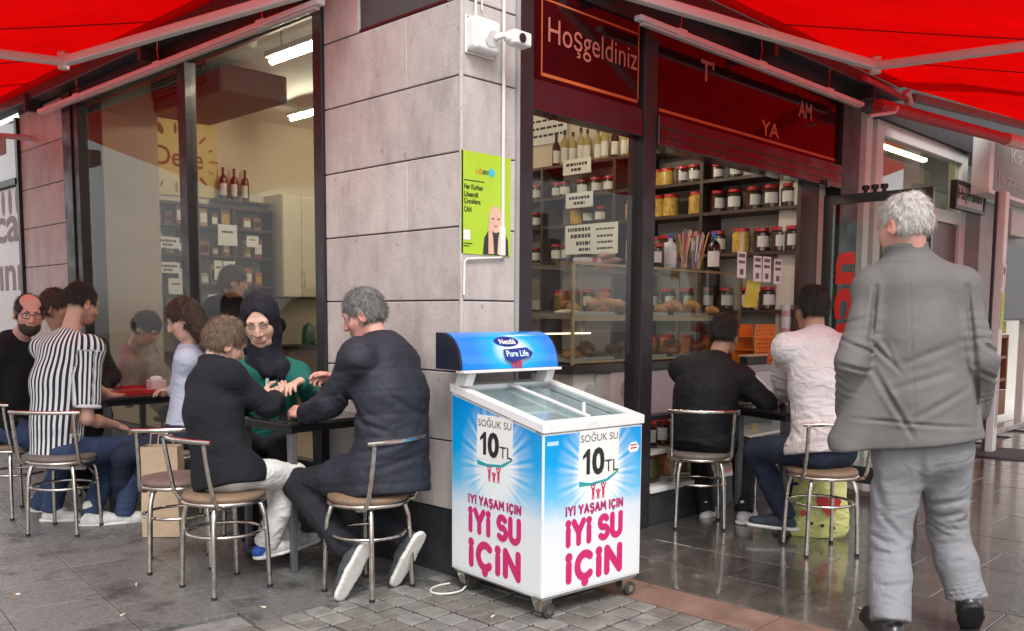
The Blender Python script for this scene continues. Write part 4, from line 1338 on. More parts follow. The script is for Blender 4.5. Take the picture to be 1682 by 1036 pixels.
box('worktop', (2.45, 5.42, .921), (3.45, 5.995, .96), BLACK, kb, bev=.004)
kt = thing('kettle', 'dark green kettle standing on the kitchen counter', 'kettle', (2.82, 5.6, .961))
MB().lathe([(.075, 0), (.08, .02), (.07, .16), (.05, .22), (.015, .235), (.012, .26)], (2.82, 5.62, .962), 18).build('body', M('kettle_green', (.03, .09, .05), .3), kt, smooth=True)
MB().tube([(2.88, 5.62, 1.15), (2.95, 5.62, 1.15), (2.95, 5.62, 1.03), (2.89, 5.62, 1.0)], .009, 8).build('handle', BLACK, kt, smooth=True)
ac = thing('air_conditioner', 'large grey ceiling air conditioner above the banner', 'air conditioner', (.95, 4.4, 3.1))
ACG = M('aircon_grey', (.11, .11, .11), .5, var=.08, vs=3)
box('housing', (0.900, 5.363, 3.164), (1.55, 3.95, 3.40), ACG, ac, bev=.02)
acb = (0.900, 5.363, 3.164)
box('grille', (.893, 4.2, acb[2] + .10), (.8985, acb[1] - .12, acb[2] + .30), BLACK, ac)
for k in range(5): box('louvre', (.880, 4.22, acb[2] + .12 + k * .035), (.8925, acb[1] - .14, acb[2] + .14 + k * .035), ACG, ac)
TUBE = M('lit_tube', (1.0, .90, .70), .5, emit=52.)
for k, (x, y0, y1, z, lab) in enumerate(((.53, 1.45, 2.55, 3.05, 'lit fluorescent tube hanging near the top of the left window'), (2.3, .7, 1.9, 3.28, 'lit fluorescent tube on the ceiling over the counter'),  # the counter tube is added to light the counter and shelves
                                          (2.3, 3.9, 5.1, 3.30, 'lit fluorescent tube on the ceiling near the back wall'))):  # the back tube is added as well, extra light for the room
    t = thing('ceiling_lamp', lab, 'lamp', (x, y0, z))
    box('lamp_housing', (x - .05, y0, z + .035), (x + .05, y1, z + .075), WHITE_METAL, t, bev=.006)
    MB().tube([(x, y0 + .02, z + .012), (x, y1 - .02, z + .012)], .02, 10).build('tube', TUBE, t, smooth=True)
    for y_ in (y0 + .15, y1 - .15): MB().cyl((x, y_, z + .076), (x, y_, 3.448), .006, n=8).build('hanger', CHROME, t)
t = thing('ceiling_speaker', 'small white spotlight under the ceiling near the lit tube', 'spotlight', (.6, 2.9, 3.3))
MB().cyl((.58, 2.9, 3.445), (.58, 2.9, 3.32), .008, n=8).build('stem', WHITE_METAL, t)
MB().lathe([(.02, 0), (.045, .02), (.05, .07), (.02, .09)], (.58, 2.9, 3.24), 14).build('head', WHITE_METAL, t, smooth=True)

# ------------------------------------------------------------------ chairs
SEAT_PAD = [M('seat_vinyl_%d' % i, c, .55, var=.18, vs=9, bump=.12, bs=70, dirt=(.10, .08, .06), ds=8, da=.5) for i, c in enumerate(((.17, .13, .105), (.21, .135, .085), (.155, .13, .115), (.16, .105, .09)))]


def make_chair():
    t = thing('bistro_chair', 'x', 'chair', (0, 0, 0), 0, 'tubular steel chairs')
    N = 24
    MB().lathe([(.165, .436), (.185, .440), (.192, .452), (.186, .466), (.15, .474), (.0, .477)], n=28).build('seat', SEAT_PAD[0], t, world=False, smooth=True, ang=80)
    MB().tube([(.186 * math.cos(2 * math.pi * k / 28), .186 * math.sin(2 * math.pi * k / 28), .432) for k in range(28)], .0105, 8, closed=True).build('seat_ring', CHROME, t, world=False, smooth=True, ang=80)
    for sx in (-1, 1):
        for sy in (-1, 1):
            p = [(sx * .105, sy * .105, .425), (sx * .122, sy * .122, .405), (sx * .134, sy * .134, .35), (sx * .140, sy * .140, .25), (sx * .144, sy * .144, .12), (sx * .147, sy * .147, .008)]
            lg_ = MB().tube(p, .0118, 10).build('leg', CHROME, t, world=False, smooth=True, ang=80)
            MB().cyl((sx * .1465, sy * .1465, .0), (sx * .1465, sy * .1465, .014), .0135, n=10).build('foot_cap', BLACK, lg_, world=False)
    MB().tube([(.172 * math.cos(2 * math.pi * k / 28), .172 * math.sin(2 * math.pi * k / 28), .278) for k in range(28)], .0085, 8, closed=True).build('ring_stretcher', CHROME, t, world=False, smooth=True, ang=80)
    bk = MB()
    pts = []
    for sx in (-1, 1):
        seg = [(sx * .12, -.02, .415), (sx * .162, -.08, .415), (sx * .178, -.135, .43), (sx * .180, -.158, .47), (sx * .180, -.175, .56), (sx * .182, -.192, .66), (sx * .184, -.200, .722)]
        MB().tube(seg, .0105, 10).build('back_post', CHROME, t, world=False, smooth=True, ang=80)
    top = [(-.205, -.178, .733), (-.15, -.212, .735), (-.07, -.235, .736), (0, -.242, .736), (.07, -.235, .736), (.15, -.212, .735), (.205, -.178, .733)]
    MB().tube(top, .012, 10).build('back_rail', CHROME, t, world=False, smooth=True, ang=80)
    return t


c0 = make_chair()
CH = [((-.885, .696, 0), -88, 'steel chair with brown seat under the boy in black', 1),
      ((-.42, .19, 0), 12, 'steel chair under the man in the navy jacket beside the pillar', 0),
      ((-1.0, 2.42, 0), -48, 'steel chair under the man in the striped shirt', 2),
      ((-.86, 1.22, 0), -25, 'empty steel chair in front of the paper bag', 3),
      ((-.27, 1.45, 0), 175, 'steel chair under the woman in the headscarf', 0),
      ((-.40, 2.15, 0), 75, 'steel chair under the woman in the pale blue blouse', 2),
      ((-1.05, 3.12, 0), -70, 'steel chair under the bearded man at the far left', 0),
      ((-.45, 3.62, 0), 200, 'steel chair under the dark haired person behind the striped shirt', 2),
      ((1.86, -.17, 0), -52, 'steel chair under the man in the black tracksuit', 2),
      ((1.81, -1.0, 0), -38, 'steel chair under the man in the white jacket', 0)]
for i, (loc, rz, lab, sp) in enumerate(CH):
    c = c0 if i == 0 else copy_tree(c0)
    c.location = loc
    c.rotation_euler = (0, 0, R(rz))
    c['label'] = lab
    if sp:
        for ch in c.children:
            if ch.name.startswith('seat') and 'ring' not in ch.name:
                ch.data = ch.data.copy()
                ch.data.materials[0] = SEAT_PAD[sp]

# ------------------------------------------------------------------ tables
TOPM = M('black_table_top', (.02, .018, .018), .22, coat=.4, var=.2, vs=8)
LEGM = M('grey_table_leg', (.10, .10, .105), .4, var=.1, vs=5)


def make_table(label, c, w, d, z, rz=0.):
    t = thing('cafe_table', label, 'table', (c[0], c[1], 0), R(rz), 'black cafe tables')
    MB().box((-w / 2, -d / 2, z - .022), (w / 2, d / 2, z)).build('table_top', TOPM, t, world=False, bev=.006)
    MB().box((-w / 2 + .05, -d / 2 + .05, z - .06), (w / 2 - .05, d / 2 - .05, z - .0225)).build('apron', BLACK, t, world=False)
    for sx in (-1, 1):
        for sy in (-1, 1):
            x, y = sx * (w / 2 - .05), sy * (d / 2 - .05)
            MB().hexa([(x - .014, y - .014, 0), (x + .014, y - .014, 0), (x + .014, y + .014, 0), (x - .014, y + .014, 0),
                       (x - .02, y - .02, z - .061), (x + .02, y - .02, z - .061), (x + .02, y + .02, z - .061), (x - .02, y + .02, z - .061)]).build('leg', LEGM, t, world=False, bev=.003)
    return t


make_table('black table between the boy, the woman in the headscarf and the navy jacket', (-.30, .90), .54, .54, .77)
make_table('black table with a red tray beside the striped shirt', (-.38, 2.98), .60, .72, .765)
make_table('black table between the two men seated by the counter', (2.20, -.58), .5, .5, .75, -20)
CLEAR = glass('clear_plastic', (.93, .94, .94), 1.4)
PINKD = M('pink_dessert', (.42, .03, .09), .25, var=.4, vs=40, coat=.4)
t = thing('dessert_cup', 'clear plastic cup of dark pink dessert on the table by the headscarf', 'cup', (-.22, 1.0, .77))
for nm, lp, mt in (('cup', [(.035, 0), (.047, .085), (.0455, .085), (.0335, .003)], CLEAR), ('dessert', [(.0325, .004), (.040, .055), (.02, .066), (0, .068)], PINKD)):
    MB().lathe(lp, (-.24, .95, .771), 18).build(nm, mt, t, smooth=True)
t = thing('red_tray', 'red plastic tray on the table next to the striped shirt', 'tray', (-.33, 2.95, .765))
RT = M('red_tray_plastic', (.50, .02, .02), .35, coat=.2)
box('tray_base', (-.52, 2.78, .766), (-.16, 3.22, .772), RT, t)
for q in (((-.525, 2.775, .766), (-.52, 3.225, .79)), ((-.16, 2.775, .766), (-.155, 3.225, .79)), ((-.519, 2.775, .766), (-.161, 2.78, .79)), ((-.519, 3.22, .766), (-.161, 3.225, .79))): box('tray_rim', *q, RT, t)
t = thing('plastic_cup', 'empty clear plastic cup standing on the red tray', 'cup', (-.42, 3.05, .772))
MB().lathe([(.032, 0), (.044, .11), (.0425, .11), (.0305, .003)], (-.42, 3.02, .773), 18).build('cup', CLEAR, t, smooth=True)
t = thing('napkin_box', 'white and pink napkin box at the right end of the red tray', 'napkins', (-.2, 2.85, .772))
box('holder', (-.27, 2.80, .773), (-.17, 2.90, .85), M('pale_pink_box', (.72, .55, .56), .5), t, bev=.006)
MB().ell((-.22, 2.85, .858), (.045, .03, .02)).build('napkin', PAPER, t, smooth=True)
t = thing('red_jar', 'small dark red jar beside the napkin box', 'jar', (-.15, 2.72, .765))
MB().lathe([(.03, 0), (.032, .06), (.028, .07), (.03, .085), (0, .087)], (-.12, 2.74, .766), 14).build('body', RT, t, smooth=True)
t = thing('spoon_cup', 'small cup with white wrappers at the left of the red tray', 'cup', (-.5, 2.7, .765))
MB().lathe([(.025, 0), (.03, .05), (.028, .05), (.023, .003)], (-.55, 3.2, .766), 14).build('cup', PAPER, t, smooth=True)
t = thing('dessert_cup', 'plastic cup on the table between the two men by the counter', 'cup', (2.2, -.6, .75))
for nm, lp, mt in (('cup', [(.035, 0), (.047, .085), (.0455, .085), (.0335, .003)], CLEAR), ('dessert', [(.0325, .004), (.038, .045), (0, .05)], PINKD)):
    MB().lathe(lp, (2.08, -.55, .751), 18).build(nm, mt, t, smooth=True)
# paper bag behind the empty chair, shopping bag by the right chair
KRAFT = M('kraft_paper', (.46, .34, .23), .75, var=.1, vs=5, bump=.25, bs=12, folds=.3, fs=6)
t = thing('paper_bag', 'tall brown kraft paper bag standing behind the empty chair', 'bag', (-.55, 1.95, 0))
kb_ = [(-.105, -.065), (.105, -.065), (.105, .065), (-.105, .065)]
vs, fs = [], []
for i, z in enumerate((0, .14, .28, .42, .53)):
    for k, (x, y) in enumerate(kb_):
        s_ = 1 + .03 * math.sin(i * 2.1 + k)
        a_ = R(-42)
        vs.append((-.63 + (x * math.cos(a_) - y * math.sin(a_)) * s_, 1.90 + (x * math.sin(a_) + y * math.cos(a_)) * s_, z + .003))
for i in range(4):
    for k in range(4): fs.append((i * 4 + k, i * 4 + (k + 1) % 4, (i + 1) * 4 + (k + 1) % 4, (i + 1) * 4 + k))
fs.append((3, 2, 1, 0))
o_ = MB().add(vs, fs).build('bag_body', KRAFT, t)
sm = o_.modifiers.new('thick', 'SOLIDIFY')
sm.thickness = .003
for s_ in (-1, 1):
    MB().tube([(-.67, 1.92 + s_ * .05, .52), (-.66, 1.92 + s_ * .05, .60), (-.60, 1.88 + s_ * .05, .60), (-.59, 1.88 + s_ * .05, .52)], .004, 6).build('handle', KRAFT, t, smooth=True)
LEMON = M('lemon_plastic', (.62, .62, .22), .35, var=.12, vs=6, folds=.5, fs=14, coat=.2)
t = thing('shopping_bag', 'yellow shopping bag with a red heart print under the right chair', 'bag', (2.15, -.82, 0))
vs, fs = [], []
ring = [(-.16, -.07), (0, -.085), (.16, -.07), (.17, 0), (.16, .07), (0, .085), (-.16, .07), (-.17, 0)]
a_ = R(-60)
for i, (z, s_) in enumerate(((.002, .92), (.05, 1.04), (.15, 1.02), (.25, .95), (.31, .9), (.35, .88))):
    for k, (x, y) in enumerate(ring):
        q = s_ * (1 + .05 * math.sin(i * 1.7 + k * 2.3))
        yy = y * (1 if i < 4 else .45)
        vs.append((2.14 + (x * math.cos(a_) - yy * math.sin(a_)) * q, -.83 + (x * math.sin(a_) + yy * math.cos(a_)) * q, z))
for i in range(5):
    for k in range(8): fs.append((i * 8 + k, i * 8 + (k + 1) % 8, (i + 1) * 8 + (k + 1) % 8, (i + 1) * 8 + k))
fs.append(tuple(range(7, -1, -1)))
fs.append(tuple(40 + k for k in range(8)))
MB().add(vs, fs).build('bag_body', LEMON, t, smooth=True, ang=70)
ex_, ez_ = np.array((math.cos(a_), math.sin(a_), 0)), np.array((0, 0, 1.))
HR = M('heart_red_print', (.55, .03, .03), .4)
hp = [(16 * math.sin(q) ** 3 / 16 * .07, (13 * math.cos(q) - 5 * math.cos(2 * q) - 2 * math.cos(3 * q) - math.cos(4 * q)) / 16 * .075) for q in np.linspace(0, 6.283, 24, endpoint=False)]
fo = np.array((2.14, -.83, .21)) - np.cross(ez_, ex_) * .096
flat(hp[::-1], fo + ex_ * .05, ex_, ez_, HR, t, 'heart_print', .004)
for u, z, r_ in ((-.09, -.06, .018), (.02, -.13, .010), (.08, -.14, .012), (-.04, -.12, .009)):
    flat(disc(u, z, r_), fo, ex_, ez_, (HR, INK)[u > -.05], t, 'dot_print', .004)
flat([(-.14, .0), (-.10, .04), (-.06, .05), (-.1, .02)], fo, ex_, ez_, M('leaf_green_print', (.06, .25, .06), .4), t, 'leaf_print', .004)
for s_ in (-1, 1): MB().tube([np.array((2.14, -.83, .34)) + ex_ * -.06 + (0, s_ * .02, 0), np.array((2.14, -.83, .43)) + ex_ * -.03 + (0, s_ * .03, 0), np.array((2.14, -.83, .43)) + ex_ * .03 + (0, s_ * .03, 0), np.array((2.14, -.83, .34)) + ex_ * .06 + (0, s_ * .02, 0)], .006, 6).build('handle', LEMON, t, smooth=True)

# ------------------------------------------------------------------ open glass door leaf
DGLASS = glass('door_glass', (.80, .90, .86), 1.55, gain=1.2)
dr = thing('glass_door', 'open glass door with dark green frame and upright red letters', 'door', (3.9, 0, 0))
DG = M('dark_green_frame', (.03, .045, .042), .35, coat=.3)
DX = 3.87
box('door_stile', (DX - .02, -.06, .03), (DX + .02, .02, 2.24), DG, dr, bev=.003)
box('door_stile', (DX - .02, -.80, .03), (DX + .02, -.732, 2.24), DG, dr, bev=.003)
box('door_rail', (DX - .018, -.731, 2.17), (DX + .018, -.061, 2.24), DG, dr, bev=.003)
box('door_rail', (DX - .018, -.731, .03), (DX + .018, -.061, .16), DG, dr, bev=.003)
box('door_pane', (DX - .004, -.731, .161), (DX + .004, -.061, 2.169), DGLASS, dr)
DRED = M('door_red_letter', (.62, .03, .025), .35)
for k, ch in enumerate('uculu'):
    lt = text(ch, (DX - .006, -.09, 1.80 - k * .27), (0, 0, -1), Yn, .24, .15, DRED, dr, .04, name='door_letter')
box('handle', (DX - .05, -.70, .95), (DX - .022, -.68, 1.35), CHROME, dr, bev=.006)
bs_ = thing('door_top_bolts', 'three small dark knobs standing on top of the glass door', 'knobs', (3.87, -.4, 2.24))
for y in (-.30, -.37, -.44):
    MB().lathe([(.015, 0), (.015, .02), (.028, .022), (.028, .05), (.02, .055)], (3.87, y, 2.241), 12).build('knob', BLACK, bs_, smooth=True)

# ------------------------------------------------------------------ neighbouring shop
nb = thing('neighbour_shop', 'white framed shop front next door with tall windows and a brown door', 'building', (4.5, .1, 0))
NW = M('white_frame_paint', (.78, .77, .75), .4, var=.05, vs=4)
for x0, x1 in ((4.66, 4.80), (4.90, 5.05)): box('frame_post', (x0, .06, 0), (x1, .2, 3.0), NW, nb, bev=.004)
box('frame_post', (7.05, .06, 0), (7.2, .2, 2.99), NW, nb, bev=.004)
box('frame_rail', (5.051, .07, 2.26), (7.049, .17, 2.38), NW, nb, bev=.004)
box('frame_rail', (5.051, .06, 2.88), (7.049, .16, 3.0), NW, nb, bev=.004)
NG = glass('neighbour_glass', (.78, .80, .78), 1.7, gain=1.6)
box('pane', (5.051, .10, 2.381), (7.049, .108, 2.879), NG, nb)
box('pane', (5.051, .10, .1), (6.10, .108, 2.259), NG, nb)
box('door_leaf', (6.12, .09, .03), (7.03, .13, 2.25), M('brown_door', (.13, .055, .035), .4, var=.25, vs=5, st=(1, 1, .2)), nb, bev=.004)
box('wall_pier', (4.431, .05, 0), (4.658, .2, 3.0), M('grey_pier', (.42, .42, .40), .6, var=.08), nb)
for nm, lo, hi, mt in (('neighbour_floor', (4.44, .2, -.02), (13, 4.2, .015), M('white_floor_tile', (.72, .71, .69), .25, var=.05)),
                       ('neighbour_wall_back', (4.44, 4.2, 0), (13, 4.3, 3.3), WHITE_WALL),
                       ('neighbour_wall_end', (13, -2, 0), (13.1, 4.3, 3.3), WHITE_WALL),
                       ('neighbour_ceiling', (4.44, .21, 3.1), (13, 4.2, 3.2), M('grey_ceiling', (.45, .46, .44), .8)),
                       ('neighbour_partition', (4.10, .33, 0), (4.43, 4.2, 3.2), WHITE_WALL)):
    tag(box(nm, lo, hi, mt), kind='structure')
WARM = M('warm_strip', (1., .86, .45), .5, emit=8.)
t = thing('ceiling_strip', 'warm lit strip light along the ceiling of the shop next door', 'lamp', (5.5, .6, 3.0))
box('tube', (5.2, .55, 3.0), (7.4, .60, 3.03), WARM, t)
box('housing', (5.2, .54, 3.031), (7.4, .61, 3.06), NW, t)
t = thing('ceiling_rose', 'round white ceiling plate with a small lamp in the shop next door', 'lamp', (6.6, .7, 3.08))
MB().lathe([(.26, 0), (.26, .012), (.0, .013)], (6.5, 1.1, 3.07), 24).build('plate', NW, t, smooth=True)
MB().lathe([(.05, -.02), (.06, 0)], (6.5, 1.1, 3.069), 14).build('lamp', WHITE_METAL, t, smooth=True)
bl = thing('window_backing', 'white blind panel behind the upper window of the shop next door', 'blind', (5.8, .3, 2.2))
box('panel', (5.06, .28, 2.10), (6.75, .30, 2.80), M('white_backing', (.86, .87, .88), .6), bl)  # plain white panel filling the upper window
# boards
sb = thing('name_board', 'small framed sign board reading Hayrullah beside the brown door', 'sign', (6.7, -.1, 2.42))
box('board', (6.42, -.10, 2.40), (7.22, -.06, 2.60), M('board_grey', (.62, .60, .58), .5), sb)
for q in (((6.38, -.115, 2.365), (7.26, -.055, 2.399)), ((6.38, -.115, 2.601), (7.26, -.055, 2.635)), ((6.38, -.115, 2.3995), (6.4195, -.055, 2.6005)), ((7.2205, -.115, 2.3995), (7.26, -.055, 2.6005))): box('board_frame', *q, BLACK, sb)
text('Hayrullah', (6.47, -.102, 2.43), Xp, Zp, .70, .14, INK, sb, .015)
bb = thing('grey_sign_board', 'large grey shop sign board with faint pale lettering at the right edge', 'sign', (7.5, -.3, 2.55))
box('board', (6.80, -.30, 2.555), (9.2, -.16, 3.10), M('board_khaki', (.20, .20, .175), .5, var=.08, vs=3), bb, bev=.004)
box('board_edge', (6.66, -.31, 2.555), (6.798, -.15, 3.12), NW, bb, bev=.004)
box('board_edge', (6.66, -.32, 2.52), (9.2, -.15, 2.554), NW, bb)
PALE = M('pale_grey_letter', (.42, .42, .40), .5)
text('Kasap', (7.35, -.302, 2.84), Xp, Zp, .9, .20, PALE, bb, .0)
text('lezzet', (6.98, -.302, 2.66), Xp, Zp, 1.0, .11, PALE, bb, .0)
# white columns and what stands between them
cl = thing('white_column', 'white square column with a grey inset standing on the wet pavement', 'column', (6.62, -.47, 0))
box('shaft', (6.50, -.52, .0), (6.61, -.43, 2.5), NW, cl, bev=.005)
box('inset', (6.52, -.5225, .25), (6.59, -.5203, .95), M('grey_inset', (.45, .46, .47), .4), cl)
box('side_strip', (6.47, -.455, 0), (6.498, -.43, 2.5), M('dark_strip', (.05, .05, .055), .4), cl)
notice('door_notice', 'white notice with a black letter on the white column', (6.505, -.5235, 1.60), Xp, .10, .22, [(.3, .7, .55, .85)])
gn = thing('green_notice', 'yellow green leaflet on the white column below the notice', 'notice', (6.6, -.565, 1.2))
flat(rect(0, 0, .10, .36), (6.505, -.5235, 1.20), Xp, Zp, M('leaflet_green', (.50, .62, .12), .5, var=.2, vs=20), gn, 'sheet', .002)
mt_ = thing('round_mat', 'dark round ribbed mat on the pavement beside the white column', 'mat', (6.6, -.62, 0))
MB().lathe([(.40, 0), (.40, .012), (.37, .014), (0, .014)], (6.55, -.66, .001), 28).build('disc', M('mat_grey', (.06, .06, .06), .7), mt_, smooth=True)
for k in range(9): box('rib', (6.55 - .33 * math.cos(k * .0) + k * .073, -.92 + abs(k - 4) * .035, .0155), (6.55 - .33 + .03 + k * .073, -.40 - abs(k - 4) * .035, .021), M('mat_rib', (.14, .14, .135), .6), mt_)
st2 = thing('step_slab', 'pale wet stone step in front of the shop next door', 'step', (7.5, 0, 0))
box('slab', (4.45, -.10, 0), (12.5, .05, .06), M('pale_wet_stone', (.48, .47, .45), .2, var=.15, vs=5, rvar=.1), st2, bev=.006)
yb = thing('yellow_sign', 'yellow sign strip above the brown cabinet at the right edge', 'sign', (8.2, .2, 1.1))
box('strip', (7.8, .20, 1.12), (9.3, .24, 1.27), M('yellow_strip', (.62, .50, .05), .5), yb)
cb = thing('display_cabinet', 'brown wooden display cabinet with red packs inside the far shop', 'cabinet', (8.6, .3, 0))
BRC = M('brown_cabinet', (.26, .085, .04), .45, var=.2, vs=5)
for z0, z1 in ((.1, .40), (.52, .56), (.80, .84), (1.06, 1.10)): box('cabinet_board', (7.6, .25, z0), (9.6, .7, z1), BRC, cb)
for x in (7.6, 8.2, 8.9, 9.55): box('cabinet_upright', (x, .245, .41), (x + .05, .71, 1.10), BRC, cb)
for k in range(14):
    t = thing('red_pack', 'pack on the brown cabinet of the far shop, %s from the left' % ORD[k], 'pack', (7.75 + k * .125, .35, .66), 0, 'packs on the far cabinet')
    z_ = (.56, .84)[k % 2]
    box('pack_body', (7.72 + k * .125, .30, z_ + .001), (7.80 + k * .125, .40, z_ + random.uniform(.12, .2)), (RED_LID, LABELP, YELLOW)[k % 3], t, bev=.004)
fr_ = thing('blue_screen', 'dark blue poster panel on the far shop front at the right edge', 'poster', (7.3, -.2, 1.4))
box('panel', (7.95, -.12, 1.30), (9.2, -.09, 2.12), M('dark_blue_panel', (.02, .03, .07), .25, var=.3, vs=3), fr_)
ub = thing('meter_box', 'grey meter box with handwritten lines on the far shop front', 'box', (7.0, -.2, 2.2))
box('case', (7.85, -.20, 2.20), (8.45, -.08, 2.48), M('meter_grey', (.55, .55, .53), .5, var=.06), ub, bev=.012)

box('front_panel', (7.21, -.085, 1.28), (9.4, .06, 2.52), M('grey_front_panel', (.30, .30, .29), .5, var=.1), nb)
box('front_mullion', (7.55, -.02, .0), (7.62, .06, 1.279), NW, nb)
box('front_mullion', (9.3, -.02, .0), (9.37, .06, 1.279), NW, nb)
# ------------------------------------------------------------------ shop beyond the stone wall on the left
lw = thing('left_shop_window', 'printed shop window of the next shop at the left edge', 'window', (0, 6.5, 0))
box('frame', (-.03, 6.031, .0), (.05, 6.09, 3.1), BLACK, lw)
box('head_rail', (-.04, 6.0915, 2.50), (.05, 7.6, 2.56), BLACK, lw)
box('printed_pane', (.0, 6.0915, .0), (.03, 7.6, 2.49), M('window_print_white', (.60, .59, .56), .4, var=.06, vs=3, coat=.3), lw)
box('top_pane', (.0, 6.0915, 2.5605), (.03, 7.6, 3.1), M('window_grey', (.30, .33, .31), .2, coat=.5), lw)
BRN2 = M('brown_window_print', (.22, .16, .14), .5, var=.1, vs=6)
text('luca', (-.0005, 7.45, 1.98), Yn, Zp, 1.30, .36, BRN2, lw, .02)
text('fırını', (-.0005, 7.45, 1.52), Yn, Zp, 1.30, .36, BRN2, lw, .02)
for k in range(7): flat(disc(.12 + k * .2, 2.36, .05, .12), (-.0005, 7.5, 0), Yn, Zp, BRN2, lw, 'drip_print', .001)
wl = thing('floodlight', 'pair of grey floodlights on a bracket at the far left under the awning', 'lamp', (-.2, 5.8, 2.8))
MB().tube([(-.01, 5.75, 2.88), (-.3, 5.72, 2.86), (-.36, 5.7, 2.82)], .025, 10).build('bracket', PINKISH, wl, smooth=True)
for y in (5.55, 5.95): MB().box((-.46, y - .12, 2.66), (-.30, y + .12, 2.80)).build('lamp_head', M('lamp_grey', (.5, .48, .47), .4), wl, bev=.015)

# ------------------------------------------------------------------ the street behind the camera, seen only in the glass
def block(label, lo, hi, face, col):
    b = thing('street_building', label, 'building', ((lo[0] + hi[0]) / 2, (lo[1] + hi[1]) / 2, 0))
    box('wall', lo, hi, M('render_' + face, col, .8, var=.08, vs=.5), b)
    gl = M('street_window', (.10, .13, .16), .1, coat=.5)
    for i in range(9):
        for j in range(3):
            z = 1.0 + j * 2.9
            if face == 'x':
                y = lo[1] + 1.4 + i * (hi[1] - lo[1] - 2.8) / 8
                box('window', (hi[0] - .01, y - .6, z), (hi[0] + .02, y + .6, z + 1.6), gl, b)
            else:
                x = lo[0] + 1.4 + i * (hi[0] - lo[0] - 2.8) / 8
                box('window', (x - .6, hi[1] - .01, z), (x + .6, hi[1] + .02, z + 1.6), gl, b)


block('pale street building across the road, mirrored in the left window', (-26, -6, 0), (-20, 26, 5.5), 'x', (.55, .52, .48))
block('pale street building across the road, mirrored in the counter glass', (-8, -28, 0), (26, -22, 4.5), 'y', (.50, .52, .50))

# ------------------------------------------------------------------ figures: smooth unions of tapered limbs, meshed as one surface
def _lattice(seed):
    return np.random.RandomState(seed).rand(32, 32, 32).astype(np.float32) * 2 - 1


_LAT = {}


def vnoise(X, Y, Z, f, seed=1):
    if seed not in _LAT: _LAT[seed] = _lattice(seed)
    T = _LAT[seed]
    out = 0
    c = []
    for q, s in zip((X, Y, Z), f):
        q = q * s + 57.3
        i = np.floor(q)
        t = q - i
        c.append((i.astype(np.int32), (t * t * (3 - 2 * t)).astype(np.float32)))
    (ix, tx), (iy, ty), (iz, tz) = c
    for a in (0, 1):
        for b in (0, 1):
            for d in (0, 1):
                w = (tx if a else 1 - tx) * (ty if b else 1 - ty) * (tz if d else 1 - tz)
                out = out + w * T[(ix + a) & 31, (iy + b) & 31, (iz + d) & 31]
    return out


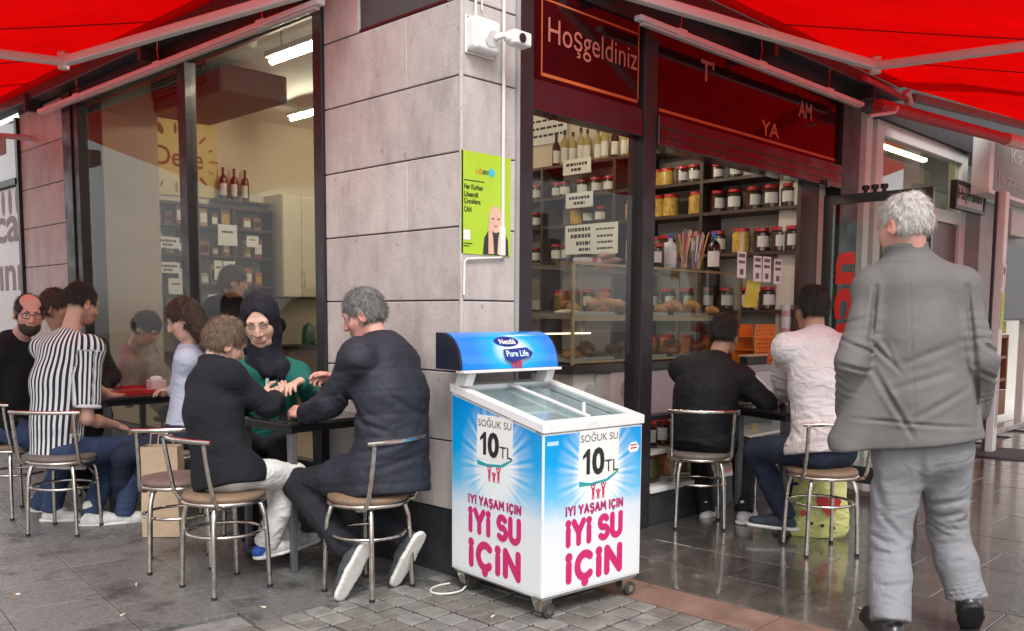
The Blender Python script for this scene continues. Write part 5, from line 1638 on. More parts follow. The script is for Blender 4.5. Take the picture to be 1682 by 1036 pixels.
class SDF:
    def __init__(s):
        s.ops = []

    def _put(s, fn, lo, hi, k, op):
        s.ops.append((fn, np.asarray(lo, float), np.asarray(hi, float), k, op))
        return s

    def cone(s, a, b, ra, rb, k=.03, flat=None, op='u', wr=None):
        a, b = np.asarray(a, float), np.asarray(b, float)
        d = b - a
        bb = max(1e-8, float(d @ d))
        R_ = max(ra, rb)

        def fn(X, Y, Z):
            px, py, pz = X - a[0], Y - a[1], Z - a[2]
            t = np.clip((px * d[0] + py * d[1] + pz * d[2]) / bb, 0, 1)
            dx, dy, dz = px - t * d[0], py - t * d[1], pz - t * d[2]
            q = dx * dx + dy * dy + dz * dz
            sc = 1.
            if flat is not None:
                n, f = flat
                m = dx * n[0] + dy * n[1] + dz * n[2]
                q = q + m * m * (f * f - 1)
            r = ra + (rb - ra) * t
            dist = np.sqrt(q) - r
            if flat is not None: dist = dist * np.where(dist > 0, 1 / flat[1] ** .5, 1 / flat[1] ** .5)
            if wr is not None:
                amp, fr, t0, w = wr
                nn = vnoise(X + 0 * Y + 0 * Z, Y + 0 * X + 0 * Z, Z + 0 * X + 0 * Y, (6, 6, 6), 2)
                n2 = vnoise(X + 0 * Y + 0 * Z, Y + 0 * X + 0 * Z, Z + 0 * X + 0 * Y, (11, 11, 11), 6)
                ph_ = 3.1416 * fr * (t + .22 * nn) + 1.6 * n2 + 1.1 * np.sin(13 * X + 9 * Z + 1.3)
                dist = dist + amp * np.exp(-((t - t0) / w) ** 2) * np.clip(.45 + 1.6 * n2, 0, 1.2) * (1 - 1.9 * np.abs(np.sin(ph_)) ** .8)
            return dist
        return s._put(fn, np.minimum(a, b) - R_, np.maximum(a, b) + R_, k, op)

    def path(s, pts, rs, k=.02, **kw):
        for i in range(len(pts) - 1): s.cone(pts[i], pts[i + 1], rs[i], rs[i + 1], k, **kw)
        return s

    def ell(s, c, r, ax=None, k=.03, op='u'):
        c, r = np.asarray(c, float), np.asarray(r, float)
        A = np.eye(3) if ax is None else np.asarray(ax, float)

        def fn(X, Y, Z):
            px, py, pz = X - c[0], Y - c[1], Z - c[2]
            k0 = k1 = 0
            for i in range(3):
                q = px * A[i][0] + py * A[i][1] + pz * A[i][2]
                k0 = k0 + (q / r[i]) ** 2
                k1 = k1 + (q / r[i] ** 2) ** 2
            k0 = np.sqrt(k0)
            return k0 * (k0 - 1) / np.maximum(np.sqrt(k1), 1e-6)
        m = r.max()
        return s._put(fn, c - m, c + m, k, op)

    def cut(s, p, n, k=.01):
        """keep the side of the plane that n points away from"""
        p, n = np.asarray(p, float), unit(n)

        def fn(X, Y, Z): return (X - p[0]) * n[0] + (Y - p[1]) * n[1] + (Z - p[2]) * n[2]
        return s._put(fn, p - 9, p + 9, k, 'i')

    def chop(s, p, n, r, depth=.14, k=.006):
        """cut a limb off square at p: removes a stub of radius r that lies beyond the plane"""
        p, n = np.asarray(p, float), unit(n)

        def fn(X, Y, Z):
            px, py, pz = X - p[0], Y - p[1], Z - p[2]
            t = px * n[0] + py * n[1] + pz * n[2]
            q = np.sqrt(np.maximum(0, px * px + py * py + pz * pz - t * t)) - r
            return np.maximum(np.maximum(-t, t - depth), q)
        return s._put(fn, np.minimum(p, p + n * depth) - r, np.maximum(p, p + n * depth) + r, k, 's')

    def ring(s, c, ax, R_, r, k=.01, squash=1., flat=None, op='u'):
        """torus round axis ax (rows x, y, n), squashed along its x"""
        c = np.asarray(c, float)

        def fn(X, Y, Z):
            px, py, pz = X - c[0], Y - c[1], Z - c[2]
            u = (px * ax[0][0] + py * ax[0][1] + pz * ax[0][2]) / squash
            v = px * ax[1][0] + py * ax[1][1] + pz * ax[1][2]
            w = px * ax[2][0] + py * ax[2][1] + pz * ax[2][2]
            q = np.sqrt(u * u + v * v) - R_
            return np.sqrt(q * q + (w / (flat or 1)) ** 2) - r
        m = R_ * max(1, squash) + r * (flat or 1)
        return s._put(fn, c - m, c + m, k, op)

    def mesh(s, res, noise=()):
        lo = np.min([o[1] for o in s.ops if o[4] == 'u'], 0) - 4 * res
        hi = np.max([o[2] for o in s.ops if o[4] == 'u'], 0) + 4 * res
        n = np.ceil((hi - lo) / res).astype(int) + 1
        g = [(lo[i] + np.arange(n[i]) * res).astype(np.float32) for i in range(3)]
        D = np.full(n, .25, np.float32)
        for fn, l, h, k, op in s.ops:
            pad = k + 4 * res + .01
            i0 = np.clip(np.floor((l - pad - lo) / res).astype(int), 0, n)
            i1 = np.clip(np.ceil((h + pad - lo) / res).astype(int) + 1, 0, n)
            if (i1 <= i0).any(): continue
            sl_ = tuple(slice(p, q) for p, q in zip(i0, i1))
            d = fn(g[0][sl_[0]][:, None, None], g[1][sl_[1]][None, :, None], g[2][sl_[2]][None, None, :]).astype(np.float32)
            e = D[sl_]
            if op == 'u':
                hh = np.clip(.5 + .5 * (e - d) / k, 0, 1)
                D[sl_] = e * (1 - hh) + d * hh - k * hh * (1 - hh)
            else:
                if op == 's': d = -d
                hh = np.clip(.5 - .5 * (e - d) / k, 0, 1)
                D[sl_] = e * (1 - hh) + d * hh + k * hh * (1 - hh)
        if noise:
            ii = np.nonzero(np.abs(D) < .04)
            X, Y, Z = [g[i][ii[i]] for i in range(3)]
            for nz in noise:
                if callable(nz): D[ii] += nz(X, Y, Z)
                else: D[ii] += nz[0] * vnoise(X, Y, Z, nz[1], nz[2])
        return nets(D, lo, res)


def nets(D, lo, res):
    I = D < 0
    c = np.zeros(tuple(q - 1 for q in D.shape), np.int8)
    for a in (0, 1):
        for b in (0, 1):
            for d in (0, 1): c += I[a:D.shape[0] - 1 + a, b:D.shape[1] - 1 + b, d:D.shape[2] - 1 + d]
    act = (c > 0) & (c < 8)
    ix = np.full(c.shape, -1, np.int32)
    i, j, k = np.nonzero(act)
    ix[i, j, k] = np.arange(len(i))
    pos = np.zeros((len(i), 3), np.float32)
    cnt = np.zeros(len(i), np.float32)
    C = [(a, b, d) for a in (0, 1) for b in (0, 1) for d in (0, 1)]
    for p in C:
        for q in C:
            df = [q[m] - p[m] for m in range(3)]
            if sum(df) != 1 or min(df) < 0: continue
            d0 = D[i + p[0], j + p[1], k + p[2]]
            d1 = D[i + q[0], j + q[1], k + q[2]]
            m = (d0 < 0) != (d1 < 0)
            t = np.where(m, d0 / np.where(m, d0 - d1, 1), 0)
            for x in range(3): pos[:, x] += np.where(m, p[x] + t * df[x], 0)
            cnt += m
    pos = pos / cnt[:, None]
    V = lo + (np.stack((i, j, k), 1) + pos) * res
    F = []
    for axn in range(3):
        o = [(axn + 1) % 3, (axn + 2) % 3]
        s0 = [slice(1, -1)] * 3
        s1 = [slice(1, -1)] * 3
        s0[axn] = slice(0, -1)
        s1[axn] = slice(1, None)
        A, B = I[tuple(s0)], I[tuple(s1)]
        for m, flip in ((A & ~B, False), (~A & B, True)):
            q = list(np.nonzero(m))
            q[o[0]] += 1
            q[o[1]] += 1
            def cell(da, db):
                w = [x.copy() for x in q]
                w[o[0]] -= da
                w[o[1]] -= db
                return ix[tuple(w)]
            f = np.stack((cell(1, 1), cell(0, 1), cell(0, 0), cell(1, 0)), 1)
            F.append(f[:, ::-1] if flip else f)
    F = np.concatenate(F)
    F = F[(F >= 0).all(1)]
    return V, F


def link_mesh(V, F, name, mat, parent=None, attr=None):
    me = bpy.data.meshes.new(name)
    if parent is not None:
        V = V - np.array(chain(parent).translation)
    nv, nf = len(V), len(F)
    me.vertices.add(nv)
    me.vertices.foreach_set('co', np.ascontiguousarray(V, np.float32).ravel())
    me.loops.add(nf * 4)
    me.loops.foreach_set('vertex_index', np.ascontiguousarray(F, np.int32).ravel())
    me.polygons.add(nf)
    me.polygons.foreach_set('loop_start', np.arange(nf, dtype=np.int32) * 4)
    me.polygons.foreach_set('use_smooth', np.ones(nf, bool))
    me.update(calc_edges=True)
    me.validate()
    me.materials.append(mat)
    if attr:
        for an, typ, arr in attr:
            at_ = me.attributes.new(an, typ, 'POINT')
            at_.data.foreach_set('color' if typ == 'FLOAT_COLOR' else 'value', np.ascontiguousarray(arr, np.float32).ravel())
    o = bpy.data.objects.new(name, me)
    COL.objects.link(o)
    if parent is not None: o.parent = parent
    return o


def skin_mat(name, col, rough=.5):
    """skin whose own colour comes from the figure (lips, stubble), with pores"""
    m = M(name, col, rough, sss=.12, bump=.08, bs=220)
    t = m.node_tree
    a = _n(t, 'ShaderNodeAttribute', attribute_name='tone')
    mx = _n(t, 'ShaderNodeMix', data_type='RGBA', blend_type='MULTIPLY')
    mx.inputs['Factor'].default_value = 1.
    nz = _n(t, 'ShaderNodeTexNoise', Scale=26., Detail=3.)
    rp = _n(t, 'ShaderNodeValToRGB')
    rp.color_ramp.elements[0].color = (*[c * .86 for c in col], 1)
    rp.color_ramp.elements[1].color = (min(1, col[0] * 1.1), col[1] * 1.04, col[2] * 1.02, 1)
    tc = _n(t, 'ShaderNodeTexCoord')
    t.links.new(tc.outputs['Object'], nz.inputs['Vector'])
    t.links.new(nz.outputs[0], rp.inputs[0])
    t.links.new(rp.outputs[0], mx.inputs['A'])
    t.links.new(a.outputs['Color'], mx.inputs['B'])
    t.links.new(mx.outputs['Result'], t.nodes['Principled BSDF'].inputs['Base Color'])
    return m


def hdir(deg, tilt=0.):
    return np.array((math.cos(R(deg)) * math.cos(R(tilt)), math.sin(R(deg)) * math.cos(R(tilt)), math.sin(R(tilt))))


def ik(a, b, l1, l2, pole):
    a, b = np.asarray(a, float), np.asarray(b, float)
    d = b - a
    L = np.linalg.norm(d)
    u = d / L
    if L > (l1 + l2) * .995:
        k_ = L / ((l1 + l2) * .995)
        l1, l2 = l1 * k_, l2 * k_
    x = (l1 * l1 - l2 * l2 + L * L) / (2 * L)
    h = math.sqrt(max(0, l1 * l1 - x * x))
    p = np.asarray(pole, float)
    p = unit(p - u * (p @ u))
    return a + u * x + p * h


def crease_fn(segs, ax=None, p0=None):
    """hand-placed folds: (a, b, width, depth); depth > 0 sinks a valley with a raised lip beside it"""
    def fn(X, Y, Z):
        out = 0
        for a, b, w, dp in segs:
            a, b = np.asarray(a, float), np.asarray(b, float)
            d = b - a
            px, py, pz = X - a[0], Y - a[1], Z - a[2]
            if ax is not None:
                d = d - ax * (d @ ax)
                m = px * ax[0] + py * ax[1] + pz * ax[2]
                px, py, pz = px - m * ax[0], py - m * ax[1], pz - m * ax[2]
            t = np.clip((px * d[0] + py * d[1] + pz * d[2]) / max(1e-9, d @ d), 0, 1)
            q = np.sqrt((px - t * d[0]) ** 2 + (py - t * d[1]) ** 2 + (pz - t * d[2]) ** 2)
            taper = .35 + .65 * np.sin(np.pi * np.clip(t, .05, .95))
            if ax is not None: taper = taper * (((X - p0[0]) * ax[0] + (Y - p0[1]) * ax[1] + (Z - p0[2]) * ax[2]) < .05)
            out = out + dp * taper * (np.exp(-(q / w) ** 2) - .45 * np.exp(-((q - 2.1 * w) / (1.1 * w)) ** 2))
        return out
    return fn


class Figure:
    def __init__(s, label, skin, group=None, **J):
        """J: pel, nk, hd points; yaw (body heading), hdir (head direction), wL wR aL aR targets, poles"""
        s.lab, s.skin, s.group = label, skin, group
        s.s = J.get('sc', 1.)
        s.b = J.get('b', 1.)
        A = lambda q: np.asarray(q, float)
        s.pel, s.nk, s.hd = A(J['pel']), A(J['nk']), A(J['hd'])
        s.up = unit(s.nk - s.pel)
        f0 = hdir(J['yaw'])
        s.rt = unit(np.cross(f0, s.up))
        s.fw = np.cross(s.up, s.rt)
        fs = hdir(J.get('syaw', J['yaw']))
        srt = unit(np.cross(fs, s.up))
        s.srt, s.sfw = srt, np.cross(s.up, srt)
        sw = .172 * s.s * s.b
        drop = .072 * s.s
        s.sh = {}
        s.el, s.wr, s.hp, s.kn, s.an, s.toe = {}, {}, {}, {}, {}, {}
        for q, sg in (('L', -1), ('R', 1)):
            s.sh[q] = A(J.get('s' + q, s.nk - s.up * drop + srt * sg * sw))
            s.wr[q] = A(J['w' + q])
            s.el[q] = A(J['e' + q]) if 'e' + q in J else ik(s.sh[q], s.wr[q], .285 * s.s, .255 * s.s, J.get('pe' + q, -s.up * .8 + srt * sg * .5 - s.fw * .3))
            s.hp[q] = s.pel + s.rt * sg * .085 * s.s - s.up * .015
            if 'a' + q in J:
                s.an[q] = A(J['a' + q])
                s.kn[q] = A(J['k' + q]) if 'k' + q in J else ik(s.hp[q], s.an[q], .43 * s.s, .42 * s.s, J.get('pk' + q, s.fw + (0, 0, .5) + s.rt * sg * .15))
                s.toe[q] = A(J['t' + q]) if 't' + q in J else s.an[q] + hdir(J.get('f' + q, J['yaw'])) * .155 * s.s + (0, 0, -.055 * s.s)
        s.hf = unit(J['hdir'])
        s.hr = unit(np.cross(s.hf, (0, 0, 1.)))
        roll_ = R(J.get('hroll', 0))
        s.hu = np.cross(s.hr, s.hf)
        s.hr, s.hu = s.hr * math.cos(roll_) + s.hu * math.sin(roll_), s.hu * math.cos(roll_) - s.hr * math.sin(roll_)
        s.hs = J.get('hs', s.s if s.s > .93 else .95)
        s.J = J
        s.view = unit(s.pel * (1, 1, 0) - np.array((-2.98, -3.24, 0)))     # folds below are laid out on the side turned to the street

    def H(s, x, y, z):
        return s.hd + (s.hr * x + s.hf * y + s.hu * z) * s.hs

    @property
    def hax(s):
        return np.array((s.hr, s.hf, s.hu))

    # -------------------------------------------------------------- body
    def hand(s, B, q, fdir, pn, curl=.5, spread=1.):
        """palm and five fingers of different length; fdir = finger direction, pn = where the palm faces"""
        f = unit(fdir)
        pn = unit(np.asarray(pn, float) - f * (np.asarray(pn, float) @ f))
        sd = np.cross(f, pn) * (1 if q == 'R' else -1)     # towards the thumb
        S_ = s.s
        W = s.wr[q]
        P = lambda a, b, c: W + (f * a + sd * b + pn * c) * S_
        B.cone(P(-.01, 0, 0), P(.03, .004, .002), .026 * S_, .028 * S_, .012, flat=(pn, 1.35))
        B.cone(P(.03, .014, .002), P(.080, .020, .002), .020 * S_, .018 * S_, .010, flat=(pn, 1.3))
        B.cone(P(.03, -.012, .002), P(.076, -.022, .002), .021 * S_, .017 * S_, .010, flat=(pn, 1.3))
        for k_, (b0, ln, base) in enumerate(((.029, .072, .086), (.010, .080, .090), (-.009, .074, .087), (-.027, .058, .078))):
            a0 = curl * (.75 + .12 * k_)
            p0 = P(base - .012, b0, .0)
            d = f * math.cos(a0 * .6) + pn * math.sin(a0 * .6) + sd * (b0 * 2.0 * spread)
            p1 = p0 + d * (ln * .48) * S_
            d2 = f * math.cos(a0 * 1.5) + pn * math.sin(a0 * 1.5) + sd * (b0 * 1.0 * spread)
            p2 = p1 + d2 * (ln * .34) * S_
            d3 = f * math.cos(a0 * 2.1) + pn * math.sin(a0 * 2.1)
            p3 = p2 + d3 * (ln * .24) * S_
            B.path([p0, p1, p2, p3], [.0100 * S_, .0092 * S_, .0084 * S_, .0072 * S_], .005)
        t0 = P(.012, .022, .006)
        t1 = P(.040, .046, .016)
        t2 = P(.066, .052, .024 + .012 * curl)
        t3 = P(.086, .046, .030 + .016 * curl)
        B.path([t0, t1, t2, t3], [.0135 * S_, .0118 * S_, .0100 * S_, .0082 * S_], .007)

    def body(s, res=.006, ears=True, nose=1., beard_shadow=None, hands=None, lips=(1, .62, .6), sock=1.):
        B = SDF()
        z = s.hs
        h = s.H
        B.ell(h(0, -.014, .038), np.array((.0735, .094, .086)) * z, s.hax, .02)
        B.ell(h(0, .022, -.028), np.array((.059, .068, .084)) * z, s.hax, .03)
        B.cone(h(-.026, .052, -.084), h(.026, .052, -.084), .026 * z, .026 * z, .03)
        B.ell(h(0, .070, -.092), np.array((.020, .018, .018)) * z, s.hax, .02)
        for sg in (-1, 1):
            B.ell(h(sg * .038, .052, -.024), np.array((.024, .026, .028)) * z, s.hax, .035)
        B.cone(h(-.036, .074, .030), h(.036, .074, .030), .015 * z, .015 * z, .02)
        for sg in (-1, 1): B.ell(h(sg * .031, .100, .008), np.array((.017, .016 * sock, .011)) * z, s.hax, .014, 's')
        B.path([h(0, .086, .022), h(0, .100, -.008), h(0, .108, -.026)], [.009 * z * nose, .011 * z * nose, .0135 * z * nose], .012)
        for sg in (-1, 1): B.ell(h(sg * .012, .094, -.031), np.array((.009, .010, .008)) * z, s.hax, .008)
        B.cone(h(-.018, .086, -.056), h(.018, .086, -.056), .0085 * z, .0085 * z, .012)
        B.cone(h(-.015, .085, -.066), h(.015, .085, -.066), .0095 * z, .0095 * z, .010)
        B.cone(h(-.02, .103, -.0615), h(.02, .103, -.0615), .008 * z, .008 * z, .004, op='s')
        if ears:
            for sg in (-1, 1):
                tilt = unit(s.hr * sg * .92 - s.hf * .40)
                ax = np.array((tilt, np.cross(s.hu, tilt), s.hu))
                B.ell(h(sg * .080, -.012, -.006), np.array((.009, .021, .034)) * z, ax, .007)
                B.ell(h(sg * .092, -.006, .0), np.array((.010, .012, .020)) * z, ax, .006, 's')
        nb = s.nk + s.up * .0
        B.cone(h(0, -.022, -.055), nb - s.up * .03, .052 * z, .060 * s.s, .025)
        c1 = s.pel + (s.nk - s.pel) * .68
        bb = s.b * s.s
        B.cone(s.pel, c1, .115 * bb, .125 * bb, .04, flat=(s.fw, 1.45))
        B.cone(c1, s.nk - s.up * .06, .125 * bb, .07 * bb, .04, flat=(s.sfw, 1.4))
        B.cone(s.sh['L'], s.sh['R'], .042 * s.s, .042 * s.s, .04)
        for q in 'LR':
            B.cone(s.sh[q], s.el[q], .044 * s.s, .036 * s.s, .03)
            B.cone(s.el[q], s.el[q] + (s.wr[q] - s.el[q]) * .35, .037 * s.s, .038 * s.s, .02)
            B.cone(s.el[q] + (s.wr[q] - s.el[q]) * .35, s.wr[q], .038 * s.s, .0255 * s.s, .02)
            if q in s.an: B.cone(s.hp[q], s.hp[q] * .7 + s.kn[q] * .3, .072 * bb, .064 * s.s, .04)
        for hh in (hands or ()): s.hand(B, *hh)
        V, F = B.mesh(res)
        # own colour of the skin: lips redder, shaven or bearded area darker, ears and nose a little redder
        L = (V - s.hd) @ s.hax.T / s.hs
        T = np.ones((len(V), 4), np.float32)

        def paint(w, c):
            for i in range(3): T[:, i] *= 1 + (c[i] - 1) * np.clip(w, 0, 1)
        face = (L[:, 1] > .02) & (np.abs(L[:, 0]) < .08) & (np.abs(L[:, 2]) < .14)
        w = np.exp(-((L[:, 0] / .021) ** 4) - ((L[:, 2] + .0615) / .0095) ** 4) * (L[:, 1] > .07)
        paint(w * face, lips)
        paint(np.exp(-(((np.abs(L[:, 0]) - .045) / .022) ** 2) - ((L[:, 2] + .03) / .022) ** 2) * (L[:, 1] > .03) * .6, (1, .80, .78))
        paint(np.exp(-(L[:, 0] / .014) ** 2 - ((L[:, 2] + .028) / .014) ** 2) * (L[:, 1] > .09) * .6, (1, .78, .75))
        if ears: paint(np.exp(-((np.abs(L[:, 0]) - .082) / .012) ** 2 - (L[:, 1] / .035) ** 2 - (L[:, 2] / .045) ** 2) * .7, (1, .68, .62))
        if beard_shadow:
            w = 1 / (1 + np.exp(((L[:, 2] + .035) + .25 * np.maximum(0, .05 - L[:, 1])) * 160))
            paint(w * (L[:, 1] > -.02) * (L[:, 2] > -.13), beard_shadow)
        o = link_mesh(V, F, 'person', s.skin, None, [('tone', 'FLOAT_COLOR', T)])
        base = np.array((s.pel[0], s.pel[1], 0.))
        o.data.transform(Matrix.Translation(-Vector(base)))
        o.location = base
        s.root = tag(o, s.lab, 'person', s.group)
        return o

    def child(s, D, name, mat, res, noise=(), attr=None, parent=None):
        V, F = D.mesh(res, noise)
        return link_mesh(V, F, name, mat, parent or s.root, attr(V) if attr else None)

    def face(s, brow=(.03, .02, .015), closed=False, iris=(.05, .03, .02)):
        r_ = s.root
        bm = M('brow_%02x%02x' % (int(brow[0] * 255), int(brow[1] * 255)), brow, .8)
        ew = M('eye_white', (.72, .68, .64), .2, coat=.5)
        im = M('iris_dark', iris, .15, coat=.6)
        lid = M('lash_dark', (.02, .013, .011), .7)
        for sg in (-1, 1):
            if not closed:
                MB().ell(s.H(sg * .031, .0745, .010), np.array((.0120, .0125, .0125)) * s.hs, 12, 8).build('eye', ew, r_, smooth=True)
                e = MB().ell(s.H(sg * .031, .0822, .0085), np.array((.0062, .0062, .0062)) * s.hs, 10, 6).build('iris', im, r_, smooth=True)
            zz = .004 if closed else .0175
            cv = -1 if closed else 1
            MB().tube([s.H(sg * .016, .0845 + .0, zz - .001), s.H(sg * .024, .0895, zz + .0025 * cv), s.H(sg * .033, .0895, zz + .003 * cv), s.H(sg * .041, .0835, zz + .0015 * cv), s.H(sg * .047, .0765, zz - .001)], [.0009, .0014, .0016, .0014, .0008], 6).build('lash_line', lid, r_, smooth=True)
            MB().tube([s.H(sg * .012, .0905, .029), s.H(sg * .024, .0925, .034), s.H(sg * .036, .0855, .0355), s.H(sg * .048, .0725, .030)], [.0022, .0034, .0030, .0012], 6).build('eyebrow', bm, r_, smooth=True)

    def hair(s, mat, style='short', res=.006, top=.014, side=.007, seed=3, nape=-.055, front=.075, strands=4200, slen=.024, ear=1.):
        D = SDF()
        z = s.hs
        h = s.H
        D.ell(h(0, -.016, .042), np.array((.0735 + side, .094 + side + .003, .086 + top)) * z, s.hax, .01)
        D.ell(h(0, -.030, .0), np.array((.072 + side, .078 + side, .080)) * z, s.hax, .03)
        D.ell(h(0, .105, -.035), np.array((.085, .085, front + .012)) * z, s.hax, .012, 's')
        for sg in (-1, 1): D.ell(h(sg * .088, .008, -.022), np.array((.034, .030 * ear, .042 * ear)) * z, s.hax, .012, 's')
        D.cut(h(0, 0, nape), -s.hu * .9 + s.hf * .35 * 0, .02)
        if style == 'long':
            D.ops.pop()
            D.path([h(-.05, -.05, .0), h(-.058, -.06, -.10), h(-.05, -.055, -.20)], [.05, .05, .03], .03)
            D.path([h(.05, -.05, .0), h(.058, -.06, -.10), h(.05, -.055, -.20)], [.05, .05, .03], .03)
            D.path([h(0, -.06, .0), h(0, -.075, -.12), h(0, -.07, -.22)], [.06, .055, .03], .03)
        if style == 'thin':
            D.ell(h(0, .0, .150), np.array((.050, .085, .036)) * z, s.hax, .02, 's')
        if style == 'bald':
            D.ell(h(0, .05, .105), np.array((.066, .115, .062)) * z, s.hax, .02, 's')
        n = ((.0045, (55, 55, 55), seed), (.0035, (110, 110, 70), seed + 1))
        V, F = D.mesh(res, n)
        rs = np.random.RandomState(seed)
        q = V[F]
        nf = np.cross(q[:, 2] - q[:, 0], q[:, 3] - q[:, 1])
        nf /= np.maximum(1e-9, np.linalg.norm(nf, axis=1))[:, None]
        pick = rs.randint(0, len(F), strands)
        c, nn = q[pick].mean(1), nf[pick]
        crown = s.H(0, -.05, .13)
        fl = (c - crown)
        fl /= np.maximum(1e-6, np.linalg.norm(fl, axis=1))[:, None]
        fl = fl + np.array((0, 0, -.5 if style != 'long' else -1.6)) + rs.randn(strands, 3) * .24
        fl = fl - nn * (fl * nn).sum(1)[:, None]
        fl /= np.maximum(1e-6, np.linalg.norm(fl, axis=1))[:, None]
        sd = np.cross(nn, fl) * (.0008 + .0006 * rs.rand(strands))[:, None]
        ln = (slen * (.6 + .8 * rs.rand(strands)))[:, None]
        tip = c + fl * ln + nn * ln * (.12 + .30 * rs.rand(strands))[:, None]
        c = c - nn * .002
        SV = np.concatenate((c - sd, c + sd, tip + sd * .35, tip - sd * .35))
        m = np.arange(strands)
        SF = np.stack((m, m + strands, m + 2 * strands, m + 3 * strands), 1) + len(V)
        return link_mesh(np.concatenate((V, SV)), np.concatenate((F, SF)), 'hair', mat, s.root)

    # -------------------------------------------------------------- clothes
    def top(s, name, mat, th=.012, res=.009, hem=.06, sleeve=1., collar=.0, folds=.005, attr=None, seed=5, flare=0., puff=0., cuff=0., belly=0., back=.03, hemn=None, drape=0., creases=(), quilt=0., arm=1., extra=()):
        D = SDF()
        bb = s.b * s.s
        up, fw = s.up, s.fw
        hb = lambda f: s.pel + (s.nk - s.pel) * f - s.sfw * back * math.sin(math.pi * min(1, f)) * s.s
        hm = s.pel - up * hem
        c0, c1, c2 = hb(.26), hb(.58), hb(.82)
        D.cone(hm - up * .02, c0, (.150 + flare) * bb + th, (.140 + belly) * bb + th, .05, flat=(fw, 1.22))
        D.cone(c0, c1, (.140 + belly) * bb + th, .152 * bb + th, .06, flat=(unit(fw + s.sfw), 1.26))
        D.cone(c1, c2, .152 * bb + th, .135 * bb + th, .06, flat=(s.sfw, 1.30))
        if drape:
            for q in 'LR': D.cone(s.hp[q] + up * .01, s.hp[q] + (s.kn[q] - s.hp[q]) * drape, .090 * bb + th, .080 * bb + th, .05)
        for e_ in extra: D.cone(*e_, .06)
        D.cut(hm, -up if hemn is None else hemn, .012)
        nb = s.nk - up * .004
        D.cone(c2 + up * .02, s.nk - up * .045 * s.s, .115 * bb + th, .070 * s.s + th, .05, flat=(s.sfw, 1.25))
        D.cone(s.nk - up * .05, nb, .066 * s.s + th, .052 * s.s + th * .4, .03)
        for q in 'LR':
            a, b, c = s.sh[q], s.el[q], s.wr[q]
            D.cone(s.nk - up * .045 * s.s, a, .046 * s.s + th * .8, .046 * s.s + th * .8, .05)
            D.cone(a, c2 * .6 + a * .4, .050 * s.s + th, .060 * s.s + th, .06)
            w1 = (.006 + puff) if folds else 0
            r1, r2, r3 = .0505 * s.s * arm + th * .85, .0435 * s.s * arm + th * .85, .033 * s.s * arm + th * .7
            if sleeve < 1:
                D.cone(a, a + (b - a) * sleeve, .055 * s.s + th, .060 * s.s + th, .045)
                D.chop(a + (b - a) * (sleeve + .10), b - a, .10, .16)
                continue
            D.cone(a, b, r1, r2, .045, wr=(w1, 8, .95, .42))
            e = c - unit(c - b) * .018
            D.cone(b, e, r2, r3, .02, wr=(w1, 8, .1, .55))
            if cuff: D.cone(e - unit(c - b) * .028, e - unit(c - b) * .004, r3 + .004, r3 + .005, .006)
        if collar:
            n_ = unit(up * .9 + unit(s.hd - s.nk) * .3)
            x_ = unit(s.srt - n_ * (s.srt @ n_))
            ax = np.array((x_, np.cross(n_, x_), n_))
            for zz in np.linspace(0, collar, 4): D.ring(s.nk + n_ * (zz * .8 - .012) - s.sfw * .004, ax, (.058 + .05 * zz) * s.s + th * .3, .0095, .010, 1.06)
        nz = [(folds, (8, 8, 9), seed), (folds * .55, (17, 17, 21), seed + 1)] if folds else []
        if quilt:
            def qf(X, Y, Z):
                v = (X - s.pel[0]) * up[0] + (Y - s.pel[1]) * up[1] + (Z - s.pel[2]) * up[2]
                w = np.abs((v / .105) % 1 - .5) * .105
                return quilt * (np.exp(-(w / .008) ** 2) - .25 * np.sin(v / .105 * 6.283))
            nz.append(qf)
        if creases: nz.append(crease_fn(creases, s.view, s.pel))
        return s.child(D, name, mat, res, nz, attr)

    def trousers(s, mat, th=.012, res=.0105, folds=.004, seed=9, cuff=.0, length=1., name='trousers', creases=()):
        D = SDF()
        bb = s.b * s.s
        D.ell(s.pel - s.up * .015, np.array((.160 * bb + th, .125 * bb + th, .10 * s.s + th)), np.array((s.rt, s.fw, s.up)), .04)
        for q in 'LR':
            if q not in s.an: continue
            D.cone(s.hp[q], s.kn[q], .086 * bb + th, .058 * s.s + th, .05, wr=(.0045, 9, .95, .35))
            r_ = .046 * s.s + th + cuff
            d = unit(s.an[q] - s.kn[q])
            L = np.linalg.norm(s.an[q] - s.kn[q])
            e = s.kn[q] + d * (L * length + .01)
            m = s.kn[q] + d * L * .5
            D.cone(s.kn[q], m, .058 * s.s + th, .055 * s.s + th + cuff * .6, .03, wr=(.0045, 5, .15, .4))
            D.cone(m, e, .055 * s.s + th + cuff * .6, r_, .02, wr=(.0055, 7, .9, .5))
            D.chop(e + d * .012, d * .8 + np.array((0, 0, -.2)), .12, .14)
        nz = [(folds, (10, 10, 8), seed), (folds * .6, (22, 22, 18), seed + 1)]
        if creases: nz.append(crease_fn(creases, s.view, s.pel))
        return s.child(D, name, mat, res, nz)

